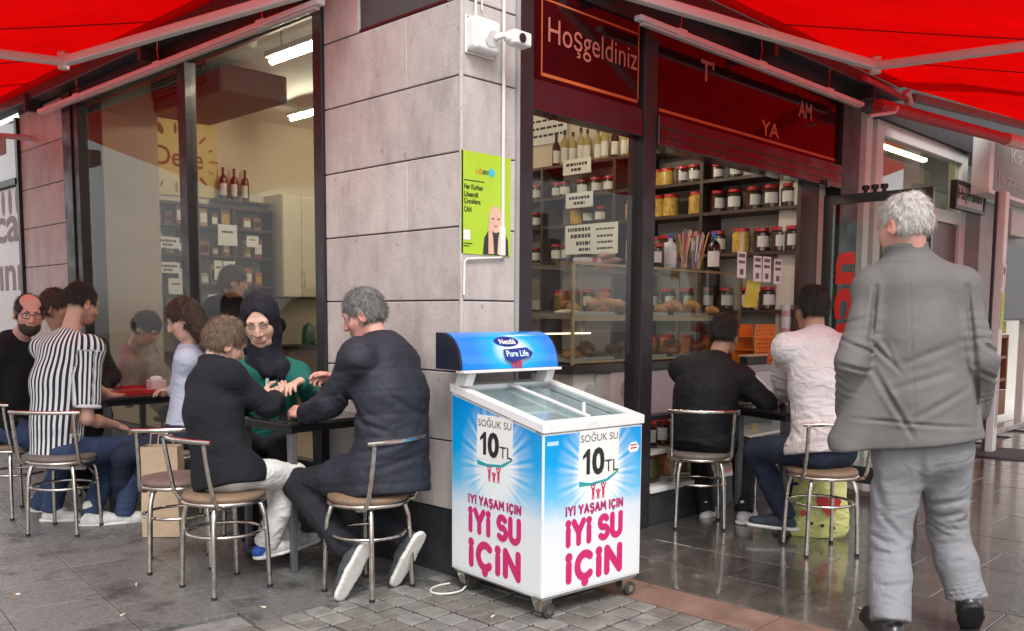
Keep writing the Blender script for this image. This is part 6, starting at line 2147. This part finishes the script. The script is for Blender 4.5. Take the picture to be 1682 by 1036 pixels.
    def shoes(s, mat, sole_mat, res=.008, size=1., accent=None):
        for q in 'LR':
            if q not in s.an: continue
            A, T = s.an[q], s.toe[q]
            sh = unit(s.an[q] - s.kn[q])
            ax = unit(T - A)
            # foot axis along the sole, and the direction that points down through the sole
            dn = unit(np.array((0, 0, -1.)) if abs(ax[2]) < .5 else sh - ax * (sh @ ax))
            ax = T - (A + dn * .062 * s.s)
            ax = unit(ax)
            dn = unit(dn - ax * (dn @ ax))
            z = s.s * size
            heel = A + dn * .045 * z - ax * .035 * z
            toe = heel + ax * .215 * z
            sd = np.cross(ax, dn)
            U = SDF()
            U.cone(heel + ax * .01, heel + ax * .10 * z - dn * .006, .036 * z, .040 * z, .02)
            U.cone(heel + ax * .10 * z - dn * .002, toe - ax * .02 * z + dn * .006, .041 * z, .034 * z, .02, flat=(dn, 1.15))
            U.cone(A - dn * .035 * z - ax * .008, heel + ax * .05 * z, .036 * z, .040 * z, .02)
            U.cut(heel + dn * .022 * z, dn, .004)
            o = s.child(U, 'shoe', mat, res, ((.0015, (40, 40, 40), 4),))
            W = SDF()
            W.cone(heel - ax * .004 + dn * .022 * z, heel + ax * .10 * z + dn * .024 * z, .042 * z, .043 * z, .01, flat=(dn, 1.0))
            W.cone(heel + ax * .10 * z + dn * .024 * z, toe - ax * .012 * z + dn * .022 * z, .046 * z, .037 * z, .015)
            W.cut(heel + dn * .034 * z, dn, .003)
            W.cut(heel + dn * .014 * z, -dn, .003)
            s.child(W, 'sole', sole_mat, res, parent=o)
            if accent:
                C_ = SDF()
                C_.cone(heel - ax * .018 * z - dn * .006 * z, heel + ax * .02 * z - dn * .012 * z, .033 * z, .036 * z, .02)
                C_.cut(heel + ax * .035 * z, ax, .004)
                s.child(C_, 'heel_patch', accent, res, parent=o)

# ------------------------------------------------------------------ people
def cloth(name, col, rough=.85, folds=.45, fs=9., var=.08, bump=.12, bs=260, spec=.3):
    return M(name, col, rough, var=var, vs=6, bump=bump, bs=bs, folds=folds, fs=fs, spec=spec)


SKIN_A = skin_mat('skin_light', (.56, .33, .245))
SKIN_B = skin_mat('skin_fair', (.62, .39, .30))
SKIN_C = skin_mat('skin_tan', (.47, .265, .185))
SKIN_R = skin_mat('skin_ruddy', (.58, .30, .24))
HAIR_DK = M('hair_dark', (.018, .012, .010), .55, var=.35, vs=60, st=(3, 3, .6), bump=.5, bs=180, bst=(3, 3, .7))
HAIR_BR = M('hair_brown', (.055, .028, .018), .5, var=.35, vs=50, st=(3, 3, .5), bump=.6, bs=160, bst=(3, 3, .5))
HAIR_BOY = M('hair_light_brown', (.15, .10, .065), .6, var=.35, vs=60, st=(2, 2, .8), bump=.6, bs=170)
HAIR_GR = M('hair_grey', (.17, .165, .16), .6, var=.55, vs=70, st=(2, 2, .7), bump=.6, bs=170)
HAIR_WH = M('hair_white', (.66, .60, .57), .6, var=.22, vs=60, st=(2, 2, .6), bump=.8, bs=150)
NAVY_PUFF = cloth('navy_shell', (.021, .023, .034), .68, folds=.4, fs=8, spec=.35)
BLACK_KNIT = cloth('black_knit', (.012, .013, .017), .95, folds=.35, bump=.25, bs=320)
BLACK_TRACK = cloth('black_tracksuit', (.010, .010, .012), .7, folds=.4)
JEANS = cloth('blue_denim', (.035, .055, .115), .85, folds=.5, var=.2, bump=.25, bs=420)
DKJEANS = cloth('dark_denim', (.022, .030, .055), .85, folds=.5, var=.2, bump=.25, bs=420)
DKTROUS = cloth('dark_trousers', (.016, .017, .022), .85, folds=.5)
WHITE_PANT = cloth('white_cotton', (.70, .68, .66), .9, folds=.6, fs=11)
GREEN_CO = cloth('green_fleece', (.012, .115, .092), .9, folds=.4)
SCARF = cloth('black_scarf', (.011, .011, .018), .8, folds=.55, fs=7)
BLUE_BL = cloth('pale_blue_blouse', (.50, .55, .68), .85, folds=.5)
BEIGE_SH = cloth('beige_shirt', (.27, .225, .20), .85, folds=.5)
WHITE_QU = cloth('white_quilt', (.70, .64, .64), .7, folds=.7, fs=12)
GREY_JK = cloth('grey_jacket', (.135, .127, .124), .68, folds=.22, fs=5, spec=.35)
GREY_TR = cloth('grey_trousers', (.23, .23, .245), .85, folds=.5, fs=8)
SNEAK_W = M('white_sneaker', (.62, .61, .59), .6, var=.2, vs=30, bump=.25, bs=60)
SNEAK_G = M('dark_sneaker', (.045, .05, .055), .7, var=.2, vs=20)
SNEAK_N = M('navy_sneaker', (.03, .035, .055), .7, var=.2, vs=20)
SOLE_W = M('white_sole', (.74, .72, .68), .55, var=.08, vs=20, dirt=(.3, .27, .24), ds=20, da=.4)
SOLE_B = M('black_sole', (.015, .015, .016), .6)
LEATHER = M('black_leather', (.016, .016, .018), .3, coat=.3, bump=.15, bs=70)

# boy
P = Figure('boy in black jumper and white trousers seated with his back turned', SKIN_B, sc=.86, b=.98, hs=.96,
           pel=(-.87, .70, .555), nk=(-0.845, 0.842, 1.037), hd=(-0.771, 0.868, 1.155), yaw=12, syaw=0, hdir=hdir(-4, -24), hroll=-6,
           wR=(-0.530, 0.813, 0.878), wL=(-0.498, 0.984, 0.884), peR=(.1, -.8, -.7), peL=(0, .7, -.7),
           aR=(-0.616, 0.777, 0.157), aL=(-0.432, 0.846, 0.145), fR=0, fL=10)
P.body(.005, hands=[('R', unit((.55, .35, .25)), (-.1, .4, .8), .55), ('L', unit((.75, -.2, .1)), (0, -.5, .7), .9)])
P.face(brow=(.10, .06, .04))
P.hair(HAIR_BOY, top=.016, side=.009, seed=11, nape=-.05)
P.top('black_jumper', BLACK_KNIT, th=.020, hem=.075, collar=.075, folds=.006, flare=.035, seed=21, cuff=1, back=.04, drape=.22)
P.trousers(WHITE_PANT, th=.012, folds=.007, cuff=.006, seed=31)
P.shoes(SNEAK_W, SOLE_W, size=1.12, accent=M('blue_heel', (.02, .09, .42), .5))

# man in the navy jacket
P = Figure('man with grey hair in a navy padded jacket seated beside the stone pillar', SKIN_R, sc=1.0, b=1.08,
           pel=(-0.329, 0.160, 0.557), nk=(-0.291, 0.259, 1.159), hd=(-0.287, 0.388, 1.296), yaw=100, syaw=108, hdir=hdir(128, -22), hroll=0,
           wL=(-0.476, 0.605, 0.810), wR=(-0.239, 0.699, 0.970), peL=(-.4, -.45, -.8), peR=(.6, -.2, -.9),
           aL=(-0.536, 0.182, 0.207), kL=(-0.525, 0.638, 0.460), tL=(-0.606, 0.173, 0.021), aR=(-0.243, 0.141, 0.220), kR=(-0.266, 0.628, 0.443), tR=(-0.295, 0.144, 0.049))
P.body(.005, beard_shadow=(.80, .76, .76), hands=[('L', unit((-.25, .8, .12)), (.5, .2, -.7), .55), ('R', unit((-.4, .7, .1)), (-.5, -.2, -.5), 1.0)])
P.face(brow=(.07, .06, .055))
P.hair(HAIR_GR, top=.013, side=.007, seed=14, nape=-.05)
P.top('padded_jacket', NAVY_PUFF, th=.030, hem=.10, collar=.07, folds=.006, flare=.03, puff=.002, seed=22, cuff=1, back=.055, drape=.42, quilt=.004, res=.008,
      creases=[((-0.487, 0.165, 0.675), (-0.320, -0.072, 0.726), .012, .008), ((-0.473, 0.139, 0.591), (-0.305, -0.096, 0.662), .012, .008), ((-0.528, 0.245, 0.956), (-0.460, 0.153, 0.788), .012, .009), ((-0.435, 0.003, 0.938), (-0.294, -0.085, 0.823), .014, .007), ((-0.488, 0.185, 0.816), (-0.446, -0.009, 0.768), .010, .007)])
P.trousers(DKTROUS, th=.012, seed=32)
P.shoes(SNEAK_G, SOLE_W, size=1.08)

# woman in the headscarf
P = Figure('woman in black headscarf and green jacket facing the camera and looking down', SKIN_B, sc=.95, b=.98, hs=1.13,
           pel=(-.23, 1.45, .60), nk=(-0.274, 1.293, 1.036), hd=(-0.336, 1.270, 1.262), yaw=240, syaw=238, hdir=hdir(229, -24), hroll=-4,
           wL=(-0.357, 0.847, 0.954), wR=(-0.468, 1.036, 0.856), peL=(.5, -.2, -.8), peR=(-.6, .2, -.8),
           aL=(-.30, 1.15, .08), aR=(-.45, 1.22, .08))
P.body(.0045, ears=False, nose=.88, sock=.45, lips=(.98, .64, .62), hands=[('L', unit((-.65, -.25, -.1)), (-.2, -.3, -.9), .6), ('R', unit((-.2, -.9, .1)), (.3, 0, -.9), .6)])
P.face(brow=(.03, .018, .014), closed=True)
D = SDF()
h = P.H
D.ell(h(0, -.022, .040), np.array((.092, .108, .108)) * P.hs, P.hax, .02)
D.ell(h(0, -.02, -.045), np.array((.088, .088, .10)) * P.hs, P.hax, .04)
D.cone(h(0, -.01, -.095), P.nk - P.up * .02, .085, .10, .05)
D.cone(P.nk - P.up * .03 + P.srt * .09, P.nk - P.up * .03 - P.srt * .09, .062, .062, .05, flat=(P.up, 1.2))
D.cone(h(.03, .03, -.12), P.nk + P.sfw * .07 - P.up * .03, .05, .045, .04)
D.cone(P.nk - P.srt * .07 + P.sfw * .04, P.nk - P.srt * .09 - P.up * .20 + P.sfw * .10, .035, .022, .03)
D.ell(h(0, .125, -.018), np.array((.056, .105, .089)) * P.hs, P.hax, .012, 's')
D.ell(h(0, .085, .035), np.array((.046, .060, .048)) * P.hs, P.hax, .02, 's')
P.child(D, 'headscarf', SCARF, .006, ((.005, (18, 18, 9), 41), (.003, (40, 40, 20), 42)))
P.top('green_jacket', GREEN_CO, th=.018, hem=.06, folds=.006, seed=23)
P.trousers(DKTROUS, th=.012, seed=33)
P.shoes(SNEAK_N, SOLE_B)
zc = P.nk + P.sfw * .115 - P.up * .10
MB().tube([zc + P.up * .05 + P.sfw * -.01, zc, zc - P.up * .03], [.012, .008, .005], 8).build('zip_pull', M('pale_inner_shirt', (.6, .66, .66), .7), P.root, smooth=True)


# man in the striped shirt: the stripes run down the back and along the sleeves
def stripe_mat():
    m = cloth('striped_jersey', (.72, .74, .75), .85, folds=.4, var=0)
    t = m.node_tree
    a = _n(t, 'ShaderNodeAttribute', attribute_name='phase')
    s1 = _n(t, 'ShaderNodeMath', operation='SINE')
    rp = _n(t, 'ShaderNodeValToRGB')
    rp.color_ramp.elements[0].position, rp.color_ramp.elements[1].position = .44, .54
    rp.color_ramp.elements[0].color = (.02, .024, .04, 1)
    rp.color_ramp.elements[1].color = (.74, .76, .77, 1)
    mr = _n(t, 'ShaderNodeMapRange')
    mr.inputs['From Min'].default_value = -1
    t.links.new(a.outputs['Fac'], s1.inputs[0])
    t.links.new(s1.outputs[0], mr.inputs['Value'])
    t.links.new(mr.outputs[0], rp.inputs[0])
    t.links.new(rp.outputs[0], t.nodes['Principled BSDF'].inputs['Base Color'])
    return m


P = Figure('man in a black and white striped T-shirt and jeans seated with his back turned', SKIN_A, sc=1.0, b=.99,
           pel=(-1.000, 2.486, 0.485), nk=(-0.901, 2.533, 1.163), hd=(-0.812, 2.552, 1.352), yaw=15, syaw=25, hdir=hdir(12, -16), hroll=4,
           wR=(-0.661, 2.470, 0.606), eR=(-0.884, 2.334, 0.673), wL=(-0.566, 2.783, 0.764), peL=(-.3, .8, -.6),
           aR=(-0.655, 2.392, 0.060), aL=(-0.824, 2.481, 0.072), fR=-20, fL=-30)
P.body(.0055, beard_shadow=(.62, .55, .52), hands=[('R', unit((.85, .2, -.3)), (0, .3, -.9), .6), ('L', unit((.9, .3, 0)), (0, -.2, -.9), .6)])
P.face()
P.hair(HAIR_DK, top=.016, side=.004, seed=15, nape=-.015)


def stripes(V, P=P):
    rel = V - P.pel
    u = rel @ P.srt
    v = rel @ P.sfw
    ph = np.arctan2(u, -v + .08) * .19
    for q in 'LR':
        ax = unit(P.el[q] - P.sh[q])
        r_ = V - P.sh[q]
        t = r_ @ ax
        per = r_ - np.outer(t, ax)
        x_, y_, _ = frame(ax)
        ang = np.arctan2(per @ y_, per @ x_) * .075
        out = (np.abs(u) > .165 * P.b) & (t > .02)
        ph = np.where(out & ((u > 0) == (q == 'R')), ang, ph)
    return [('phase', 'FLOAT', ph * 2 * math.pi / .0245)]


P.top('striped_shirt', stripe_mat(), th=.018, hem=.09, sleeve=.74, folds=.005, flare=.008, seed=24, back=.04, attr=stripes)
ax = np.array((P.srt, P.sfw, P.up))
D = SDF()
D.ring(P.nk + P.up * .004, ax, .058, .012, .006, flat=1.6)
P.child(D, 'shirt_collar', cloth('white_rib', (.70, .66, .67), .9), .006)
a_, b_ = P.sh['R'], P.el['R']
u_ = unit(b_ - a_)
e_ = a_ + (b_ - a_) * .84
D = SDF()
x_, y_, _ = frame(u_)
D.ring(e_ - u_ * .006, np.array((x_, y_, u_)), .070, .009, .004, flat=1.3)
P.child(D, 'sleeve_hem', cloth('white_rib', (.70, .66, .67), .9), .006)
D = SDF()
D.cone(P.pel - P.up * .13, P.pel - P.up * .02, .182, .180, .02, flat=(P.fw, 1.22))
D.cut(P.pel - P.up * .112, -P.up, .004)
D.cut(P.pel - P.up * .082, P.up, .004)
P.child(D, 'shirt_hem', cloth('white_rib', (.70, .66, .67), .9), .008)
P.trousers(JEANS, th=.012, seed=34)
P.shoes(SNEAK_W, SOLE_W, size=1.12)

# bearded man at the far left
P = Figure('balding bearded man with glasses in a dark jacket at the far left', SKIN_R, sc=1.0, b=1.08,
           pel=(-1.08, 3.15, .575), nk=(-1.010, 3.129, 1.114), hd=(-0.970, 2.982, 1.294), yaw=-35, syaw=-55, hdir=hdir(-100, -12), hroll=3,
           wR=(-1.106, 2.956, 0.592), wL=(-0.890, 3.172, 0.636), aR=(-0.961, 2.766, 0.071), aL=(-0.923, 3.125, 0.035), fR=-50, fL=-40)
P.body(.005, hands=[('R', unit((.8, -.4, -.3)), (0, 0, -1), .6), ('L', unit((.8, -.4, -.3)), (0, 0, -1), .6)])
P.face()
P.hair(HAIR_DK, 'bald', top=.006, side=.005, seed=16, nape=-.05)
D = SDF()
h = P.H
D.ell(h(0, .030, -.062), np.array((.066, .072, .072)) * P.hs, P.hax, .02)
D.cone(h(-.02, .088, -.048), h(.02, .088, -.048), .009, .009, .01)
D.ell(h(0, .06, -.015), np.array((.05, .10, .040)) * P.hs, P.hax, .012, 's')
D.cut(h(0, 0, -.012), P.hu, .01)
D.cone(h(-.013, .105, -.061), h(.013, .105, -.061), .008, .008, .004, op='s')
P.child(D, 'beard', M('beard_brown', (.05, .034, .028), .7, var=.5, vs=70, bump=.8, bs=160), .005, ((.003, (90, 90, 60), 17),))
gm = M('spectacle_frame', (.03, .02, .018), .3, coat=.5)
g = MB()
for sg in (-1, 1):
    g.tube([P.H(sg * .033 + .025 * math.cos(q), .100, .010 + .018 * math.sin(q)) for q in np.linspace(0, 6.283, 18, endpoint=False)], .0019, 6, closed=True)
    g.tube([P.H(sg * .058, .098, .016), P.H(sg * .078, .05, .014), P.H(sg * .083, -.02, .006)], .0018, 6)
g.tube([P.H(-.009, .102, .014), P.H(.009, .102, .014)], .0018, 6)
g.build('spectacles', gm, P.root, smooth=True)
P.top('dark_jacket', BLACK_KNIT, th=.026, hem=.10, collar=.07, folds=.007, flare=.01, seed=25)
P.trousers(JEANS, th=.012, seed=35)
P.shoes(SNEAK_W, SOLE_W)

# dark haired person behind the striped shirt
P = Figure('dark haired person in a black top with white stripe behind the striped shirt', SKIN_C, sc=.98, b=1.0,
           pel=(-.40, 3.62, .575), nk=(-0.582, 3.422, 1.108), hd=(-0.646, 3.446, 1.332), yaw=215, syaw=240, hdir=hdir(-40, -8),
           wR=(-0.658, 2.949, 0.758), wL=(-0.546, 2.982, 0.791), aR=(-.5, 3.3, .08), aL=(-.3, 3.3, .08))
P.body(.006, hands=[('R', unit((.2, -.9, 0)), (0, 0, -1), .6), ('L', unit((.2, -.9, 0)), (0, 0, -1), .6)])
P.face()
P.hair(HAIR_BR, top=.02, side=.01, seed=18)
P.top('black_top', BLACK_TRACK, th=.02, hem=.06, collar=.05, folds=.006, seed=26)
P.trousers(DKTROUS, seed=36)
MB().tube([P.sh['L'] + (-.03, -.05, .055), P.sh['L'] * .7 + P.el['L'] * .3 + (-.04, -.055, .02)], .008, 6).build('sleeve_stripe', SOLE_W, P.root, smooth=True)

# woman in the pale blue blouse
P = Figure('woman with long brown hair in a pale blue blouse seated at the red tray', SKIN_B, sc=.93, b=.92, hs=.97,
           pel=(-.38, 2.13, .575), nk=(-0.335, 2.112, 1.089), hd=(-0.383, 2.084, 1.266), yaw=150, syaw=150, hdir=hdir(148, -26),
           wL=(-0.363, 2.293, 0.823), wR=(-0.207, 2.490, 0.802), aL=(-.62, 2.5, .08), aR=(-.35, 2.5, .08))
P.body(.006, hands=[('R', unit((-.6, .6, 0)), (0, 0, -1), .6), ('L', unit((-.6, .6, 0)), (0, 0, -1), .6)])
P.face()
P.hair(HAIR_BR, 'long', top=.014, side=.012, seed=19)
P.top('blouse', BLUE_BL, th=.014, hem=.06, collar=.03, folds=.007, seed=27)
P.trousers(DKJEANS, seed=37)

# man in the beige shirt behind the glass
t = thing('bar_stool', 'dark stool behind the glass under the man in the beige shirt', 'stool', (.38, 3.85, .012))
MB().lathe([(.16, .43), (.17, .45), (.15, .465), (0, .467)], (.38, 3.85, .012), 20).build('seat', BLACK, t, smooth=True)
for a_ in range(4): MB().tube([(.38 + .1 * math.cos(a_ * 1.57 + .8), 3.85 + .1 * math.sin(a_ * 1.57 + .8), .44), (.38 + .16 * math.cos(a_ * 1.57 + .8), 3.85 + .16 * math.sin(a_ * 1.57 + .8), .013)], .012, 8).build('leg', CHROME, t, smooth=True)
P = Figure('man in a beige shirt with bowed head sitting behind the window glass', SKIN_C, sc=1.0, b=1.05,
           pel=(.38, 3.85, .585), nk=(0.061, 3.903, 1.029), hd=(0.110, 3.728, 1.185), yaw=-45, syaw=-45, hdir=hdir(-52, -38),
           wR=(0.078, 3.559, 0.745), wL=(0.240, 3.889, 0.693), aR=(.62, 3.45, .09), aL=(.75, 3.6, .09))
P.body(.007, hands=[('R', unit((.7, -.6, 0)), (0, 0, -1), .6), ('L', unit((.7, -.6, 0)), (0, 0, -1), .6)])
P.face()
P.hair(HAIR_DK, top=.016, side=.008, seed=20)
P.top('beige_shirt', BEIGE_SH, th=.014, hem=.06, sleeve=.8, collar=.05, folds=.006, seed=28, res=.01)
P.trousers(DKTROUS, seed=38, res=.011)
P.shoes(SNEAK_N, SOLE_B, res=.009)

# customer standing inside
P = Figure('dark dressed customer standing inside by the back shelf unit', SKIN_C, sc=1.0, b=.95,
           pel=(.92, 3.78, .93), nk=(.90, 3.80, 1.45), hd=(0.837, 3.679, 1.562), yaw=60, hdir=hdir(-30, -10),
           wL=(.70, 3.95, 1.0), wR=(1.12, 3.65, 1.0), aL=(.84, 3.84, .09), aR=(1.0, 3.72, .09), pkL=(.5, .9, 0), pkR=(.5, .9, 0))
P.body(.007, hands=[('R', (0, 0, -1), (-1, 1, 0), .4), ('L', (0, 0, -1), (1, -1, 0), .4)])
P.face()
P.hair(HAIR_BR, top=.018, side=.012, seed=13)
P.top('dark_coat', BLACK_KNIT, th=.02, hem=.14, collar=.04, seed=29, res=.01)
P.trousers(DKTROUS, seed=39, res=.011)
P.shoes(LEATHER, SOLE_B, res=.009)

# man in the black tracksuit
P = Figure('man in a black tracksuit with white sleeve stripe seated at the counter', SKIN_C, sc=1.0, b=1.08,
           pel=(1.86, -.17, .575), nk=(1.972, -0.190, 1.010), hd=(2.084, -0.195, 1.188), yaw=18, syaw=22, hdir=hdir(8, -14),
           wR=(2.417, -0.418, 0.796), eR=(2.077, -0.517, 0.778), wL=(2.535, -0.124, 0.770), peL=(-.2, .8, -.6),
           aL=(2.115, -0.076, 0.046), aR=(2.110, -0.354, 0.089), fL=15, fR=15)
P.body(.006, beard_shadow=(.7, .64, .6), hands=[('R', unit((.8, .5, .1)), (0, .3, -.9), .7), ('L', unit((.9, -.1, .1)), (0, -.3, -.9), .7)])
P.face()
P.hair(HAIR_DK, top=.015, side=.008, seed=12, nape=-.045)
P.top('tracksuit_top', BLACK_TRACK, th=.022, hem=.08, back=.045, collar=.045, folds=.007, flare=.01, seed=30)
P.trousers(BLACK_TRACK, th=.016, seed=40, folds=.007)
P.shoes(SNEAK_W, SOLE_W, size=1.08)
SW = M('white_piping', (.72, .72, .72), .6)


def off(p, toward, r_):
    return np.asarray(p) + unit(np.asarray(toward, float)) * r_


cam_p = np.array((-2.98, -3.24, 1.5))
a_, b_ = P.sh['R'], P.el['R']
o1 = unit(P.srt * .6 + np.array((0, 0, .9)) - P.sfw * .2)
MB().tube([off(P.nk + P.srt * .07, P.up, .03), off(a_, o1, .082), off(a_ * .6 + b_ * .4, o1, .078), off(b_, o1, .073)], .006, 8).build('sleeve_stripe', SW, P.root, smooth=True)
MB().tube([off(P.hp['R'] * .5 + P.kn['R'] * .5, P.srt + (0, 0, .1), .092), off(P.kn['R'], P.srt, .082), off(P.kn['R'] * .5 + P.an['R'] * .5, P.srt, .074), off(P.an['R'], P.srt, .066)], .005, 8).build('leg_stripe', SW, P.root, smooth=True)

# man in the white jacket
P = Figure('man in a white quilted jacket and jeans seated behind the walking old man', SKIN_C, sc=1.0, b=1.08,
           pel=(1.83, -1.0, .575), nk=(1.907, -0.878, 1.192), hd=(1.964, -0.830, 1.347), yaw=72, syaw=62, hdir=hdir(60, -10),
           wL=(2.147, -0.583, 0.823), wR=(2.377, -0.677, 0.815), peL=(-.6, .1, -.8), peR=(.7, .2, -.8),
           aL=(1.933, -0.727, 0.137), aR=(2.10, -.75, .08), fL=118, fR=80)
P.body(.006, hands=[('R', unit((.2, .9, 0)), (0, 0, -1), .6), ('L', unit((.2, .9, .1)), (.2, 0, -1), .7)])
P.face()
P.hair(HAIR_DK, top=.014, side=.008, seed=10, nape=-.045)
P.top('white_jacket', WHITE_QU, th=.028, hem=.03, collar=.035, folds=.006, flare=.03, puff=.002, seed=31, back=.045, quilt=.003, drape=.15)
P.trousers(DKJEANS, th=.012, seed=41)
P.shoes(SNEAK_N, SOLE_W, size=1.08)

# old man walking away
P = Figure('white haired old man in a grey jacket walking away, hands in his pockets', SKIN_R, sc=1.02, b=1.0,
           pel=(0.775, -1.900, 0.780), nk=(0.749, -1.816, 1.539), hd=(0.740, -1.804, 1.662), yaw=42, syaw=41, hdir=hdir(70, -14),
           sL=(0.678, -1.715, 1.418), sR=(0.875, -1.976, 1.423), eL=(0.500, -1.715, 1.129), eR=(0.817, -2.098, 1.138),
           wL=(0.590, -1.664, 0.911), wR=(0.941, -2.053, 0.916),
           aL=(0.544, -1.893, 0.135), aR=(0.923, -2.046, 0.176), tR=(1.115, -2.012, -0.022), fL=45, kL=(0.704, -1.817, 0.415), kR=(0.951, -1.956, 0.418), hs=1.06)
P.body(.006)
P.hair(HAIR_WH, 'thin', top=.006, side=.003, seed=9, nape=-.05, strands=5200, slen=.020, ear=1.35)
P.top('grey_jacket', GREY_JK, th=.022, hem=-.028, extra=[((0.646, -1.781, 1.112), (0.540, -1.717, 0.773), .08, .075), ((0.606, -1.752, 1.015), (0.522, -1.663, 0.818), .05, .035)], collar=.075, folds=.0028, flare=.07, belly=.034, seed=32, puff=.0, res=.0075, back=.02, hemn=(.06, -.10, -1), arm=.88,
      creases=[((0.482, -1.801, 1.421), (0.456, -1.802, 1.213), 0.0086, .016), ((0.451, -1.797, 1.212), (0.529, -1.894, 1.093), 0.0072, .010), ((0.455, -1.817, 1.097), (0.549, -1.947, 0.843), 0.0086, .012),
               ((0.491, -1.839, 1.213), (0.518, -1.878, 1.121), 0.0065, .006), ((0.731, -2.058, 1.423), (0.732, -2.098, 1.122), 0.0086, .014), ((0.735, -2.102, 1.122), (0.727, -2.124, 0.891), 0.0072, .010),
               ((0.512, -1.885, 1.028), (0.662, -2.030, 1.094), 0.0115, .007), ((0.534, -1.895, 1.121), (0.702, -2.055, 1.214), 0.0115, .006), ((0.554, -1.943, 0.913), (0.706, -2.085, 1.030), 0.0101, .007),
               ((0.378, -1.722, 1.212), (0.456, -1.809, 1.166), 0.0072, .010), ((0.364, -1.720, 1.119), (0.443, -1.805, 1.092), 0.0065, .010), ((0.391, -1.726, 1.281), (0.457, -1.791, 1.305), 0.0072, .007),
               ((0.750, -2.105, 1.215), (0.803, -2.168, 1.157), 0.0072, .010), ((0.740, -2.110, 1.099), (0.790, -2.166, 1.065), 0.0065, .010), ((0.383, -1.768, 0.907), (0.723, -2.122, 0.882), .006, .008),
               ((0.575, -1.891, 1.468), (0.555, -1.948, 0.890), .004, .004), ((0.430, -1.735, 1.517), (0.721, -2.035, 1.515), .004, .003)])
P.trousers(GREY_TR, th=.017, folds=.003, cuff=.012, seed=42, res=.008,
           creases=[((0.402, -1.851, 0.426), (0.480, -1.937, 0.392), .010, .010), ((0.406, -1.863, 0.368), (0.487, -1.947, 0.369), .009, .008), ((0.432, -1.870, 0.519), (0.498, -1.952, 0.415), .010, .008),
                    ((0.563, -2.001, 0.543), (0.678, -2.116, 0.579), .010, .011), ((0.567, -2.014, 0.485), (0.675, -2.120, 0.521), .010, .010), ((0.579, -2.035, 0.416), (0.671, -2.124, 0.463), .009, .009),
                    ((0.412, -1.822, 0.727), (0.448, -1.886, 0.519), .014, .008), ((0.564, -1.966, 0.820), (0.557, -1.980, 0.658), .014, .010), ((0.415, -1.888, 0.253), (0.497, -1.970, 0.265), .009, .008), ((0.621, -2.092, 0.312), (0.695, -2.166, 0.336), .009, .008)])
P.shoes(LEATHER, SOLE_B, size=1.12)

sp = thing('plastic_spoon', 'white plastic spoon held over the dessert cup by the navy jacket', 'spoon', (-0.255, 0.737, 0.911))
MB().tube([(-0.252, 0.768, 0.947), (-0.248, 0.749, 0.839)], .0035, 8).build('handle', SOLE_W, sp, smooth=True)
MB().ell((-0.247, 0.745, 0.820), (.010, .010, .014), 10, 6).build('bowl', SOLE_W, sp, smooth=True)
